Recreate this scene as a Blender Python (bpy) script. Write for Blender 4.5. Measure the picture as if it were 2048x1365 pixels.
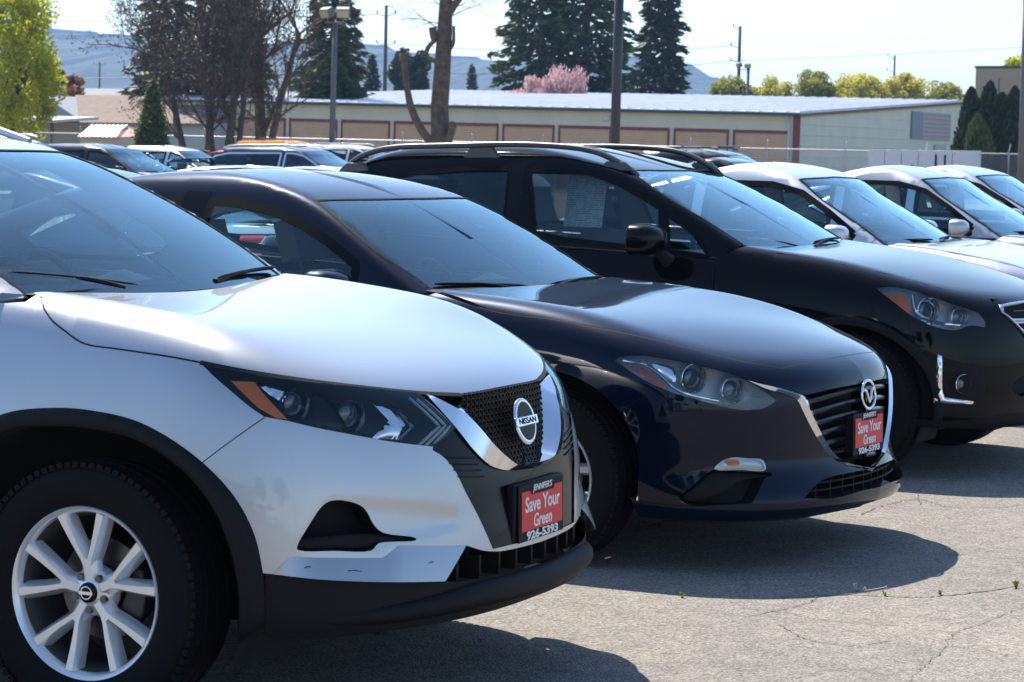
import bpy, bmesh, math, random
import numpy as np
from mathutils import Vector, Matrix
from mathutils.geometry import delaunay_2d_cdt
R = math.radians
scene = bpy.context.scene
for o in list(bpy.data.objects): bpy.data.objects.remove(o)
# ---------------------------------------------------------------- camera
cam_d = bpy.data.cameras.new('camera'); cam = bpy.data.objects.new('camera', cam_d); scene.collection.objects.link(cam)
scene.camera = cam
cam.location = (3.7165, -6.4044, 1.4987)
_yaw, _pit, _rol = 0.419517, 0.0738177, 0.0145023
_f = Vector((-math.sin(_yaw) * math.cos(_pit), math.cos(_yaw) * math.cos(_pit), -math.sin(_pit)))
_r0 = Vector((math.cos(_yaw), math.sin(_yaw), 0)); _u0 = _r0.cross(_f)
_r = math.cos(_rol) * _r0 + math.sin(_rol) * _u0; _u = -math.sin(_rol) * _r0 + math.cos(_rol) * _u0
_m = Matrix((_r, _u, -_f)).transposed().to_4x4(); _m.translation = cam.location
cam.matrix_world = _m
cam_d.sensor_width = 36; cam_d.lens = 5050 / 2048 * 36
cam_d.clip_start = .1; cam_d.clip_end = 20000
cam_d.dof.use_dof = True; cam_d.dof.focus_distance = 8.6; cam_d.dof.aperture_fstop = 14
# ---------------------------------------------------------------- sky, sun, exposure
SUN = Vector((-.46, .40, .80)).normalized()          # towards the sun
world = bpy.data.worlds.new('World'); scene.world = world; world.use_nodes = True
_nt = world.node_tree; _nt.nodes.clear()
_sky = _nt.nodes.new('ShaderNodeTexSky'); _sky.sky_type = 'NISHITA'; _sky.sun_disc = False
_sky.sun_elevation = math.asin(SUN.z); _sky.sun_rotation = math.atan2(SUN.x, SUN.y)
_sky.altitude = 600; _sky.air_density = 1.0; _sky.dust_density = .6; _sky.ozone_density = 3.2
_bg = _nt.nodes.new('ShaderNodeBackground'); _bg.inputs['Strength'].default_value = .14
_wo = _nt.nodes.new('ShaderNodeOutputWorld')
_nt.links.new(_sky.outputs[0], _bg.inputs[0]); _nt.links.new(_bg.outputs[0], _wo.inputs[0])
_sd = bpy.data.lights.new('sun', 'SUN'); _sd.energy = 5.0; _sd.angle = R(.53); _sd.color = (1, .94, .85)
_so = bpy.data.objects.new('sun', _sd); scene.collection.objects.link(_so)
_so.rotation_euler = (-SUN).to_track_quat('-Z', 'Y').to_euler(); _so.location = (-20, 25, 50)
scene.view_settings.view_transform = 'Standard'; scene.view_settings.look = 'None'
scene.view_settings.exposure = .72; scene.view_settings.gamma = 1; scene.view_settings.use_curve_mapping = False
scene.cycles.max_bounces = 10; scene.cycles.transparent_max_bounces = 24; scene.cycles.glossy_bounces = 5
scene.cycles.caustics_reflective = False; scene.cycles.caustics_refractive = False


# ---------------------------------------------------------------- geometry core (numpy)
class Sp:
    """natural cubic spline, linear outside its knots"""
    def __init__(s, *kv):
        x = np.array([k for k, v in kv], float); y = np.array([v for k, v in kv], float)
        n = len(x); h = np.diff(x); A = np.eye(n); b = np.zeros(n)
        for i in range(1, n - 1):
            A[i, i - 1] = h[i - 1]; A[i, i] = 2 * (h[i - 1] + h[i]); A[i, i + 1] = h[i]
            b[i] = 3 * ((y[i + 1] - y[i]) / h[i] - (y[i] - y[i - 1]) / h[i - 1])
        c = np.linalg.solve(A, b)
        s.x = x; s.a = y[:-1]; s.c = c[:-1]; s.d = (c[1:] - c[:-1]) / (3 * h)
        s.b = (y[1:] - y[:-1]) / h - h * (2 * c[:-1] + c[1:]) / 3
        s.y0 = y[0]; s.m0 = s.b[0]; s.y1 = y[-1]
        s.m1 = s.b[-1] + 2 * s.c[-1] * h[-1] + 3 * s.d[-1] * h[-1] ** 2
    def __call__(s, t):
        t = np.asarray(t, float)
        tc = np.clip(t, s.x[0], s.x[-1])
        i = np.clip(np.searchsorted(s.x, tc, side='right') - 1, 0, len(s.a) - 1)
        u = tc - s.x[i]
        r = s.a[i] + u * (s.b[i] + u * (s.c[i] + u * s.d[i]))
        return r + np.minimum(t - s.x[0], 0) * s.m0 + np.maximum(t - s.x[-1], 0) * s.m1

def smax(a, b, k):
    h = np.maximum(k - np.abs(a - b), 0) / k
    return np.maximum(a, b) + h * h * h * k / 6.0
def sstep(a, b, x):
    t = np.clip((x - a) / (b - a), 0, 1); return t * t * (3 - 2 * t)
def bump(x, c, w):
    return np.exp(-((x - c) / w) ** 2)

def cast(F, o, d, tmax, n=44, it=26, tmin=0.0):
    """outermost point of F=0 along o+t*d, t from tmax inward"""
    o = np.atleast_2d(o).astype(float); d = np.atleast_2d(d).astype(float)
    if len(o) == 1 and len(d) > 1: o = np.repeat(o, len(d), 0)
    if len(d) == 1 and len(o) > 1: d = np.repeat(d, len(o), 0)
    N = len(o); hi = np.full(N, tmax); lo = np.full(N, tmin); done = np.zeros(N, bool)
    ts = np.linspace(tmax, tmin, n)
    for k in range(1, n):
        idx = np.where(~done)[0]
        if not len(idx): break
        v = F(o[idx] + d[idx] * ts[k])
        ins = v < 0
        j = idx[ins]; lo[j] = ts[k]; hi[j] = ts[k - 1]; done[j] = True
    for _ in range(it):
        m = (lo + hi) / 2; v = F(o + d * m[:, None]); ins = v < 0
        lo = np.where(ins, m, lo); hi = np.where(ins, hi, m)
    return o + d * ((lo + hi) / 2)[:, None]

def grad(F, p, h=0.003):
    g = np.zeros_like(p)
    for a in range(3):
        e = np.zeros(3); e[a] = h
        g[:, a] = F(p + e) - F(p - e)
    return g / (np.linalg.norm(g, axis=1, keepdims=True) + 1e-12)

class Plane:
    """chart: rays along -n onto the surface, 2-D coordinates along e1, e2"""
    def __init__(s, n, e1, o=(0, 0, 0)):
        s.n = np.array(n, float); s.n /= np.linalg.norm(s.n)
        e1 = np.array(e1, float); e1 -= s.n * (e1 @ s.n); s.e1 = e1 / np.linalg.norm(e1)
        s.e2 = np.cross(s.n, s.e1); s.o = np.array(o, float)
    def to2(s, p):
        q = np.atleast_2d(p) - s.o; return np.c_[q @ s.e1, q @ s.e2]
    def rays(s, q):
        q = np.atleast_2d(q)
        return s.o + q[:, :1] * s.e1 + q[:, 1:] * s.e2, np.repeat(s.n[None], len(q), 0)
    def lift(s, F, q):
        o, d = s.rays(q); return cast(F, o, d, 3.0, n=150, tmin=-2.0)
class Belt:
    """chart round the lower body: horizontal rays from the car's spine (right-hand half)"""
    def __init__(s, xa, xb, R=0.8): s.xa, s.xb, s.R = xa, xb, R
    def to2(s, p):
        p = np.atleast_2d(p); x, y = p[:, 0], p[:, 1]
        f = s.xa + s.R * np.arctan2(x - s.xa, -y); r = s.xb + s.R * np.arctan2(x - s.xb, -y)
        return np.c_[np.where(x > s.xa, f, np.where(x < s.xb, r, x)), p[:, 2]]
    def lift(s, F, q):
        q = np.atleast_2d(q); u = q[:, 0]
        th = np.where(u > s.xa, (u - s.xa) / s.R, np.where(u < s.xb, (u - s.xb) / s.R, 0))
        o = np.c_[np.clip(u, s.xb, s.xa), 0 * u, q[:, 1]]
        d = np.c_[np.sin(th), -np.cos(th), 0 * u]
        return cast(F, o, d, 1.7, n=60)

def cr(pts, step=None, n=10, closed=False):
    """Catmull-Rom (centripetal) through points of any dimension"""
    P = np.array(pts, float)
    if len(P) < 3 and not closed: return np.array([P[0] + (P[-1] - P[0]) * t for t in np.linspace(0, 1, n + 1)])
    if closed: P = np.vstack([P[-1], P, P[0], P[1]])
    else: P = np.vstack([2 * P[0] - P[1], P, 2 * P[-1] - P[-2]])
    out = []
    for i in range(1, len(P) - 2):
        p0, p1, p2, p3 = P[i - 1:i + 3]
        a = lambda p, q: max(np.linalg.norm(q - p) ** .5, 1e-6)
        t1 = a(p0, p1); t2 = t1 + a(p1, p2); t3 = t2 + a(p2, p3)
        m = n if step is None else max(1, int(np.ceil(np.linalg.norm(p2 - p1) / step)))
        for t in np.linspace(t1, t2, m, endpoint=False):
            A1 = p0 * (t1 - t) / t1 + p1 * t / t1
            A2 = p1 * (t2 - t) / (t2 - t1) + p2 * (t - t1) / (t2 - t1)
            A3 = p2 * (t3 - t) / (t3 - t2) + p3 * (t - t2) / (t3 - t2)
            B1 = A1 * (t2 - t) / t2 + A2 * t / t2
            B2 = A2 * (t3 - t) / (t3 - t1) + A3 * (t - t1) / (t3 - t1)
            out.append(B1 * (t2 - t) / (t2 - t1) + B2 * (t - t1) / (t2 - t1))
    if not closed: out.append(P[-2])
    return np.array(out)
def lin(pts, step=.02):
    P = np.array(pts, float); out = []
    for a, b in zip(P[:-1], P[1:]):
        m = max(1, int(np.ceil(np.linalg.norm(b - a) / step)))
        out += [a + (b - a) * t for t in np.linspace(0, 1, m, endpoint=False)]
    out.append(P[-1]); return np.array(out)
def join(*cs):
    out = list(cs[0])
    for c in cs[1:]:
        c = list(c)
        if np.linalg.norm(np.array(out[-1]) - np.array(c[0])) < 1e-4: c = c[1:]
        out += c
    if np.linalg.norm(np.array(out[0]) - np.array(out[-1])) < 1e-4: out = out[:-1]
    return np.array(out)
def inside(q, loop):
    x, y = q[:, 0], q[:, 1]; r = np.zeros(len(q), bool)
    a = loop; b = np.roll(loop, -1, 0)
    for (x0, y0), (x1, y1) in zip(a, b):
        if y0 == y1: continue
        c = (y0 > y) != (y1 > y)
        if c.any(): r ^= c & (x < (x1 - x0) * (y - y0) / (y1 - y0) + x0)
    return r
def dist_loop(q, loop):
    best = np.full(len(q), 1e9)
    for a, b in zip(loop, np.roll(loop, -1, 0)):
        ab = b - a; t = np.clip(((q - a) @ ab) / (ab @ ab + 1e-12), 0, 1)
        best = np.minimum(best, np.linalg.norm(q - a - t[:, None] * ab, axis=1))
    return best

# ---------------------------------------------------------------- scene helpers
COL = scene.collection
def tag(o, label=None, cat=None, group=None, kind=None):
    if label: o['label'] = label
    if cat: o['category'] = cat
    if group: o['group'] = group
    if kind: o['kind'] = kind
    return o
def empty(name, loc=(0, 0, 0), rz=0.):
    o = bpy.data.objects.new(name, None); COL.objects.link(o); o.location = loc; o.rotation_euler = (0, 0, rz)
    o.empty_display_size = .2; return o
def mesh_obj(name, V, Fc, mat=None, parent=None, smooth=True, normals=None, sharp=None):
    me = bpy.data.meshes.new(name)
    me.from_pydata([tuple(map(float, v)) for v in V], [], [tuple(map(int, f)) for f in Fc])
    if smooth: me.polygons.foreach_set('use_smooth', [True] * len(me.polygons))
    me.update()
    if normals is not None: me.normals_split_custom_set_from_vertices([tuple(map(float, n)) for n in normals])
    elif smooth and sharp: me.set_sharp_from_angle(angle=R(sharp))
    o = bpy.data.objects.new(name, me); COL.objects.link(o)
    if mat is not None:
        for m in (mat if isinstance(mat, (list, tuple)) else [mat]): me.materials.append(m)
    if parent is not None: o.parent = parent
    return o
def copy_tree(o, parent=None):
    c = o.copy(); COL.objects.link(c); c.parent = parent
    for ch in o.children: copy_tree(ch, c)
    return c
class MB:
    """collects simple solids; build() makes ONE mesh object"""
    def __init__(s): s.V = []; s.F = []
    def add(s, V, Fc):
        n = len(s.V); s.V += [tuple(v) for v in V]; s.F += [tuple(i + n for i in f) for f in Fc]; return s
    def box(s, a, b, M=None):
        (x0, y0, z0), (x1, y1, z1) = a, b
        V = [Vector(v) for v in ((x0, y0, z0), (x1, y0, z0), (x1, y1, z0), (x0, y1, z0), (x0, y0, z1), (x1, y0, z1), (x1, y1, z1), (x0, y1, z1))]
        if M is not None: V = [M @ v for v in V]
        return s.add(V, [(0, 3, 2, 1), (4, 5, 6, 7), (0, 1, 5, 4), (1, 2, 6, 5), (2, 3, 7, 6), (3, 0, 4, 7)])
    def tube(s, pts, r, n=8, cap=True, squash=None):
        P = [Vector(p) for p in pts]; rs = r if isinstance(r, (list, tuple)) else [r] * len(P)
        up = Vector((0, 0, 1)); V = []; prev = None
        for i, p in enumerate(P):
            t = (P[min(i + 1, len(P) - 1)] - P[max(i - 1, 0)]).normalized()
            a = t.cross(up)
            if a.length < 1e-3: a = t.cross(Vector((1, 0, 0)))
            a.normalize(); b = a.cross(t).normalized()
            if prev is not None and a.dot(prev) < 0: a = -a; b = -b
            prev = a
            for k in range(n):
                th = 2 * math.pi * k / n
                V.append(p + (a * math.cos(th) + b * math.sin(th) * (squash or 1)) * rs[i])
        Fc = []
        for i in range(len(P) - 1):
            for k in range(n):
                k2 = (k + 1) % n; Fc.append((i * n + k, i * n + k2, (i + 1) * n + k2, (i + 1) * n + k))
        if cap: Fc.append(tuple(range(n))[::-1]); Fc.append(tuple((len(P) - 1) * n + k for k in range(n)))
        return s.add(V, Fc)
    def lathe(s, prof, n=48, M=None, close=False):
        """profile of (radius, axial) spun round the y axis"""
        V = []
        for k in range(n):
            th = 2 * math.pi * k / n
            for r, a in prof: V.append(Vector((r * math.cos(th), a, r * math.sin(th))))
        m = len(prof); Fc = []
        for k in range(n):
            k2 = (k + 1) % n
            for j in range(m - 1): Fc.append((k * m + j, k2 * m + j, k2 * m + j + 1, k * m + j + 1))
        if M is not None: V = [M @ v for v in V]
        return s.add(V, Fc)
    def prism(s, poly, d, M=None):
        """polygon (list of 3-D points) swept by vector d"""
        P = [Vector(p) for p in poly]; d = Vector(d); n = len(P)
        V = P + [p + d for p in P]
        if M is not None: V = [M @ v for v in V]
        return s.add(V, [tuple(range(n))[::-1], tuple(range(n, 2 * n))] + [(i, (i + 1) % n, n + (i + 1) % n, n + i) for i in range(n)])
    def build(s, name, mat, parent=None, smooth=False, sharp=35, bevel=0, seg=2):
        o = mesh_obj(name, s.V, s.F, mat, parent, smooth=True, sharp=sharp if not smooth else None)
        if bevel:
            m = o.modifiers.new('bevel', 'BEVEL'); m.width = bevel; m.segments = seg; m.limit_method = 'ANGLE'; m.angle_limit = R(40)
        return o

def cdt_panel(loops, h, inner=True):
    """triangulate the 2-D region bounded by loops (first outer, rest holes)"""
    outer = loops[0]; V = [tuple(p) for p in outer]; E = []; n0 = 0
    V = []
    for L in loops:
        n = len(V); V += [tuple(p) for p in L]; m = len(L)
        E += [(n + i, n + (i + 1) % m) for i in range(m)]
    if inner:
        lo = np.min(outer, 0); hi = np.max(outer, 0)
        nx = max(2, int((hi[0] - lo[0]) / h)); ny = max(2, int((hi[1] - lo[1]) / h))
        gx, gy = np.meshgrid(np.linspace(lo[0], hi[0], nx + 1), np.linspace(lo[1], hi[1], ny + 1))
        gx = gx.copy(); gx[::2] += .5 * (hi[0] - lo[0]) / nx
        q = np.c_[gx.ravel(), gy.ravel()]
        ok = inside(q, outer) & (dist_loop(q, outer) > h * .45)
        for L in loops[1:]: ok &= ~inside(q, L) & (dist_loop(q, L) > h * .45)
        V += [tuple(p) for p in q[ok]]
    r = delaunay_2d_cdt([Vector(v) for v in V], E, [], 0, 1e-7)
    P = np.array([tuple(v) for v in r[0]]); T = np.array([t for t in r[2] if len(t) == 3])
    c = P[T].mean(1); ok = inside(c, outer)
    for L in loops[1:]: ok &= ~inside(c, L)
    T = T[ok]
    used = np.unique(T); mp = -np.ones(len(P), int); mp[used] = np.arange(len(used))
    return P[used], mp[T]

def panel(name, F, chart, loops, h, mat, parent, off=0., pillow=None, mirror=None, snap=False, offfn=None):
    """a piece of the surface F: loops are 3-D curves (on the surface) or 2-D chart curves.
    mirror: None (one side), 'pair' (second object on the other side), 'weld' (one object across y=0)"""
    L2 = [chart.to2(l) if np.shape(l)[1] == 3 else np.array(l, float) for l in loops]
    Q, T = cdt_panel(L2, h)
    p = chart.lift(F, Q)
    # rim vertices keep their exact place on the outline curves
    for l, l2 in zip(loops, L2):
        if np.shape(l)[1] != 3 or not snap: continue
        l = np.array(l, float); D2 = ((Q[:, None, :] - l2[None]) ** 2).sum(2); j = D2.argmin(1); hit_ = D2[np.arange(len(Q)), j] < 1e-10; p[hit_] = l[j[hit_]]
    N = grad(F, p)
    if offfn is not None:
        p = p + N * offfn(Q)[:, None]; pillow_n = True
    if pillow:
        t, w = pillow; d = np.minimum.reduce([dist_loop(Q, l) for l in L2])
        u = np.clip(1 - d / w, 0, 1); p = p + N * (t * np.sqrt(np.maximum(1 - u * u, 0)) + off)[:, None]
    elif off: p = p + N * off
    # orientation
    a, b, c = p[T[:, 0]], p[T[:, 1]], p[T[:, 2]]
    fn = np.cross(b - a, c - a); flip = (fn * N[T].mean(1)).sum(1) < 0
    T = T.copy(); T[flip] = T[flip][:, ::-1]
    nrm = None if (pillow or offfn is not None) else N
    if mirror == 'weld':
        on = np.abs(p[:, 1]) < 2e-3; p[on, 1] = 0
        if nrm is not None: nrm[on, 1] = 0
        mp = np.arange(len(p)); k = len(p); add = []
        mp2 = np.where(on, mp, -1); idx = np.where(~on)[0]; mp2[idx] = k + np.arange(len(idx))
        S = np.array([1, -1, 1.])
        p2 = np.vstack([p, p[idx] * S]); T2 = np.vstack([T, mp2[T][:, ::-1]])
        n2 = None if nrm is None else np.vstack([nrm, nrm[idx] * S])
        return mesh_obj(name, p2, T2, mat, parent, normals=n2)
    o = mesh_obj(name, p, T, mat, parent, normals=nrm)
    if mirror == 'pair':
        o2 = mesh_obj(name, p * [1, -1, 1], T[:, ::-1], mat, parent, normals=None if nrm is None else nrm * [1, -1, 1])
        return o, o2
    return o

def on_surf(F, chart, c): return chart.lift(F, chart.to2(np.array(c, float)) if np.shape(c)[1] == 3 else np.array(c))
def ribbon(name, F, chart, curve, w, mat, parent, off=.0008, mirror=None, closed=False, lift=None):
    """thin strip that follows a curve on the surface (shut lines, seals)"""
    p = on_surf(F, chart, curve); N = grad(F, p)
    if closed: t = np.roll(p, -1, 0) - np.roll(p, 1, 0)
    else:
        t = np.gradient(p, axis=0)
    b = np.cross(N, t); b /= np.linalg.norm(b, axis=1, keepdims=True) + 1e-12
    h = w / 2 if np.isscalar(w) else (np.array(w) / 2)[:, None]
    e = N * off
    V = np.vstack([p - b * h + e - N * .0012, p + e, p + b * h + e - N * .0012]); n = len(p); Fc = []
    rng = n if closed else n - 1
    for i in range(rng):
        j = (i + 1) % n
        Fc += [(i, j, n + j, n + i), (n + i, n + j, 2 * n + j, 2 * n + i)]
    NN = np.vstack([N, N, N])
    if mirror == 'weld':
        V2 = V * [1, -1, 1]
        return mesh_obj(name, np.vstack([V, V2]), Fc + [tuple(k + 3 * n for k in f[::-1]) for f in Fc], mat, parent, normals=np.vstack([NN, NN * [1, -1, 1]]))
    o = mesh_obj(name, V, Fc, mat, parent, normals=NN)
    if mirror == 'pair':
        return o, mesh_obj(name, V * [1, -1, 1], [f[::-1] for f in Fc], mat, parent, normals=NN * [1, -1, 1])
    return o
def pocket(name, F, chart, loop, depth, mat, parent, direction=(-1, 0, 0), shrink=.92, mirror=None, floor=True, off=-.001):
    """recess behind an opening: walls swept inward from the rim, and a floor"""
    p = on_surf(F, chart, loop) + grad(F, on_surf(F, chart, loop)) * off; n = len(p)
    c = p.mean(0); d = np.array(direction, float); d /= np.linalg.norm(d)
    q = c + (p - c) * shrink + d * depth
    V = np.vstack([p, q]); Fc = [(i, (i + 1) % n, n + (i + 1) % n, n + i) for i in range(n)]
    if floor:
        L2 = chart.to2(p); Q, T = cdt_panel([L2], .03, inner=False)
        # Q keeps loop order for the first n points
        Fc += [tuple(n + int(k) for k in t) for t in T] if len(Q) == n else [tuple(range(n, 2 * n))]
    def mk(VV, FF): return mesh_obj(name, VV, FF, mat, parent, sharp=30)
    o = mk(V, Fc)
    if mirror == 'pair': return o, mk(V * [1, -1, 1], [f[::-1] for f in Fc])
    return o
def mirror_obj(o, name=None):
    """a second object: the mesh mirrored to the other side of its car"""
    me = o.data; V = [(v.co.x, -v.co.y, v.co.z) for v in me.vertices]; Fc = [tuple(p.vertices)[::-1] for p in me.polygons]
    c = mesh_obj(name or o.name.split('.')[0], V, Fc, list(me.materials), o.parent, sharp=35)
    c.data.polygons.foreach_set('material_index', [p.material_index for p in me.polygons])
    for m in o.modifiers:
        if m.type == 'BEVEL':
            k = c.modifiers.new('bevel', 'BEVEL'); k.width = m.width; k.segments = m.segments; k.limit_method = 'ANGLE'; k.angle_limit = m.angle_limit
    return c

# ---------------------------------------------------------------- materials
def new_mat(name):
    m = bpy.data.materials.new(name); m.use_nodes = True; return m, m.node_tree, m.node_tree.nodes['Principled BSDF']
def N(nt, t, **k):
    n = nt.nodes.new(t)
    for a, v in k.items():
        if hasattr(n, a): setattr(n, a, v)
        else: n.inputs[a].default_value = v
    return n
def ramp(nt, fac, *stops):
    r = nt.nodes.new('ShaderNodeValToRGB'); e = r.color_ramp.elements
    while len(e) < len(stops): e.new(.5)
    for i, (p, c) in enumerate(stops):
        e[i].position = p; e[i].color = (*c, 1) if len(c) == 3 else c
    nt.links.new(fac, r.inputs[0]); return r
def simple(name, col, rough=.5, metal=0., spec=.5, coat=0., noise=0., nscale=8., bump=0., bscale=40.):
    m, nt, b = new_mat(name)
    b.inputs['Base Color'].default_value = (*col, 1); b.inputs['Roughness'].default_value = rough
    b.inputs['Metallic'].default_value = metal; b.inputs['Specular IOR Level'].default_value = spec
    b.inputs['Coat Weight'].default_value = coat; b.inputs['Coat Roughness'].default_value = .03
    tc = None
    if noise:
        tc = N(nt, 'ShaderNodeTexCoord'); n = N(nt, 'ShaderNodeTexNoise', Scale=nscale, Detail=5.)
        nt.links.new(tc.outputs['Object'], n.inputs['Vector'])
        r = ramp(nt, n.outputs['Fac'], (.3, tuple(c * (1 - noise) for c in col)), (.7, tuple(min(1, c * (1 + noise)) for c in col)))
        nt.links.new(r.outputs[0], b.inputs['Base Color'])
    if bump:
        tc = tc or N(nt, 'ShaderNodeTexCoord'); n = N(nt, 'ShaderNodeTexNoise', Scale=bscale, Detail=3.)
        nt.links.new(tc.outputs['Object'], n.inputs['Vector'])
        bm = N(nt, 'ShaderNodeBump', Strength=bump, Distance=.01); nt.links.new(n.outputs['Fac'], bm.inputs['Height'])
        nt.links.new(bm.outputs[0], b.inputs['Normal'])
    return m
def paint(name, col, metal=.5, rough=.35, dust=.04, ior=1.5, flake=.06):
    """car paint: metallic base, clear coat, a trace of dust on what faces up"""
    m, nt, b = new_mat(name)
    b.inputs['Metallic'].default_value = metal; b.inputs['Roughness'].default_value = rough
    b.inputs['Coat Weight'].default_value = 1; b.inputs['Coat Roughness'].default_value = .015; b.inputs['Coat IOR'].default_value = ior; b.inputs['Specular IOR Level'].default_value = 0 if metal < .6 else .5
    tc = N(nt, 'ShaderNodeTexCoord')
    v = N(nt, 'ShaderNodeTexVoronoi', Scale=900.); nt.links.new(tc.outputs['Object'], v.inputs['Vector'])
    r = ramp(nt, v.outputs['Distance'], (.0, tuple(c * (1 + flake) for c in col)), (.8, tuple(c * (1 - flake) for c in col)))
    n = N(nt, 'ShaderNodeTexNoise', Scale=7., Detail=8., Roughness=.65); nt.links.new(tc.outputs['Object'], n.inputs['Vector'])
    dr = ramp(nt, n.outputs['Fac'], (.35, (0, 0, 0)), (.8, (dust,) * 3))
    mx = N(nt, 'ShaderNodeMix', data_type='RGBA'); mx.inputs[7].default_value = (.42, .40, .37, 1)
    nt.links.new(dr.outputs[0], mx.inputs[0]); nt.links.new(r.outputs[0], mx.inputs[6]); nt.links.new(mx.outputs[2], b.inputs['Base Color'])
    rr = ramp(nt, n.outputs['Fac'], (.3, (.012,) * 3), (.85, (.06,) * 3)); nt.links.new(rr.outputs[0], b.inputs['Coat Roughness'])
    return m
def glass(name, tint=(.72, .82, .80), rough=0., ior=1.5, spec=1., dirt=.0):
    """thin pane: clear straight through, mirror by Fresnel"""
    m = bpy.data.materials.new(name); m.use_nodes = True; nt = m.node_tree; nt.nodes.clear()
    out = N(nt, 'ShaderNodeOutputMaterial'); tr = N(nt, 'ShaderNodeBsdfTransparent'); tr.inputs[0].default_value = (*tint, 1)
    gl = N(nt, 'ShaderNodeBsdfGlossy'); gl.inputs['Roughness'].default_value = rough; gl.inputs[0].default_value = (.72, .95, 1, 1)
    fr = N(nt, 'ShaderNodeFresnel'); fr.inputs[0].default_value = ior
    mul = N(nt, 'ShaderNodeMath', operation='MULTIPLY'); mul.inputs[1].default_value = spec; mul.use_clamp = True
    nt.links.new(fr.outputs[0], mul.inputs[0])
    mx = N(nt, 'ShaderNodeMixShader'); nt.links.new(mul.outputs[0], mx.inputs[0]); nt.links.new(tr.outputs[0], mx.inputs[1]); nt.links.new(gl.outputs[0], mx.inputs[2])
    last = mx
    if dirt:
        tc = N(nt, 'ShaderNodeTexCoord'); n = N(nt, 'ShaderNodeTexNoise', Scale=3., Detail=7.); nt.links.new(tc.outputs['Object'], n.inputs['Vector'])
        r = ramp(nt, n.outputs['Fac'], (.35, (dirt * .5,) * 3), (.75, (dirt,) * 3)); df = N(nt, 'ShaderNodeBsdfDiffuse'); df.inputs[0].default_value = (.6, .62, .63, 1)
        m2 = N(nt, 'ShaderNodeMixShader'); nt.links.new(r.outputs[0], m2.inputs[0]); nt.links.new(mx.outputs[0], m2.inputs[1]); nt.links.new(df.outputs[0], m2.inputs[2]); last = m2
    nt.links.new(last.outputs[0], out.inputs[0]); return m
M = {}
M['silver'] = paint('silver_paint', (.50, .51, .52), metal=.92, rough=.38, dust=.04)
M['blue'] = paint('navy_paint', (.002, .006, .020), metal=.5, rough=.36, dust=.002, ior=1.33)
M['black'] = paint('black_paint', (.003, .0035, .005), metal=.0, rough=.4, dust=.001, ior=1.27)
M['cladding'] = simple('black_cladding', (.009, .009, .010), .6, spec=.18, bump=.12, bscale=900)
M['meshblack'] = simple('matt_black_mesh', (.006, .006, .006), .45, spec=.25)
M['piano'] = simple('gloss_black', (.003, .003, .004), .25, spec=.1, coat=.28)
M['seam'] = simple('shut_line', (.004, .004, .004), .8)
M['rubber'] = simple('tyre_rubber', (.007, .007, .0075), .75, spec=.15, bump=.1, bscale=300)
M['seal'] = simple('rubber_seal', (.005, .005, .006), .6, spec=.12)
M['chrome'] = simple('chrome', (.82, .83, .85), .06, metal=1)
M['alloy'] = simple('wheel_alloy', (.80, .81, .82), .25, metal=.5, coat=.6)
M['barrel'] = simple('dark_wheel_barrel', (.10, .10, .10), .5, metal=.5)  # inside of the wheel, an even darker grey than the rim face
M['dark'] = simple('dark_cavity', (.006, .006, .006), .85)
M['steel'] = simple('brake_steel', (.16, .155, .15), .42, metal=.9)
M['caliper'] = simple('grey_caliper', (.07, .07, .072), .5, metal=.5)
M['interior'] = simple('dark_trim', (.05, .05, .052), .7)
M['seat'] = simple('seat_cloth', (.20, .20, .205), .9, bump=.2, bscale=400)
M['dash'] = simple('dash_plastic', (.34, .345, .33), .7)
M['glass'] = glass('window_glass', (.84, .97, .97), spec=1.45, dirt=.003)
M['tint2'] = glass('light_privacy_glass', (.40, .47, .47), spec=1.3)
M['tint'] = glass('privacy_glass', (.10, .11, .115), spec=1.3)
M['lining'] = simple('grey_headlining', (.62, .63, .61), .9)
M['lens'] = glass('lamp_lens', (.93, .95, .96), ior=1.45)
M['amber'] = simple('amber_reflector', (.98, .19, .004), .3, coat=.3)
M['red'] = simple('red_lens', (.45, .012, .012), .15, coat=.8)
M['lamp_glass'] = simple('lamp_bulb_glass', (.05, .06, .07), .04, spec=.8, coat=1)
M['reflector'] = simple('lamp_reflector', (.85, .86, .87), .08, metal=1)
M['bezel'] = simple('lamp_bezel', (.05, .055, .062), .3, metal=.3)

# ---------------------------------------------------------------- car body surfaces (car space: x forward from front axle, y left, z up)
class Body:
    """rounded intersection of a side, front, rear and top surface; all given by splines"""
    def __init__(s, **k): s.__dict__.update(k)
    def side(s, x, z):
        return s.W(x) + s.sec(z) * s.secx(x) + s.extra_side(x, z)
    def extra_side(s, x, z): return 0
    def extra_top(s, x, y): return 0
    def F(s, p):
        x, y, z = p[:, 0], np.abs(p[:, 1]), p[:, 2]
        a = y - s.side(x, z)
        f = x - (s.xf(z) - s.plan(y) - s.extra_front(y, z))
        r = (s.xr(z) + s.planr(y)) - x
        t = z - (s.top(x) - s.crown(x) * (y / .8) ** 2 + s.extra_top(x, y))
        m = smax(a, f * s.fs, s.kc); m = smax(m, r, s.kr)
        m = smax(m, t, s.kt(x))
        return smax(m, s.bot(x) - z, .05)
    def extra_front(s, y, z): return 0
class Cabin:
    def __init__(s, **k): s.__dict__.update(k)
    def F(s, p):
        x, y, z = p[:, 0], np.abs(p[:, 1]), p[:, 2]
        a = y - (s.W(x) - s.tumble * (z - s.z0) - s.tum2 * (z - s.z0) ** 2)
        w = (x - (s.xw(z) - s.curv * y ** 2)) * s.ws
        r = ((s.xr(z) + s.curvr * y ** 2) - x) * s.rs
        t = z - (s.roof(x) - s.crown * y ** 2)
        m = smax(a, w, s.kp); m = smax(m, r, s.kr)
        return smax(m, t, s.kt)

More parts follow.
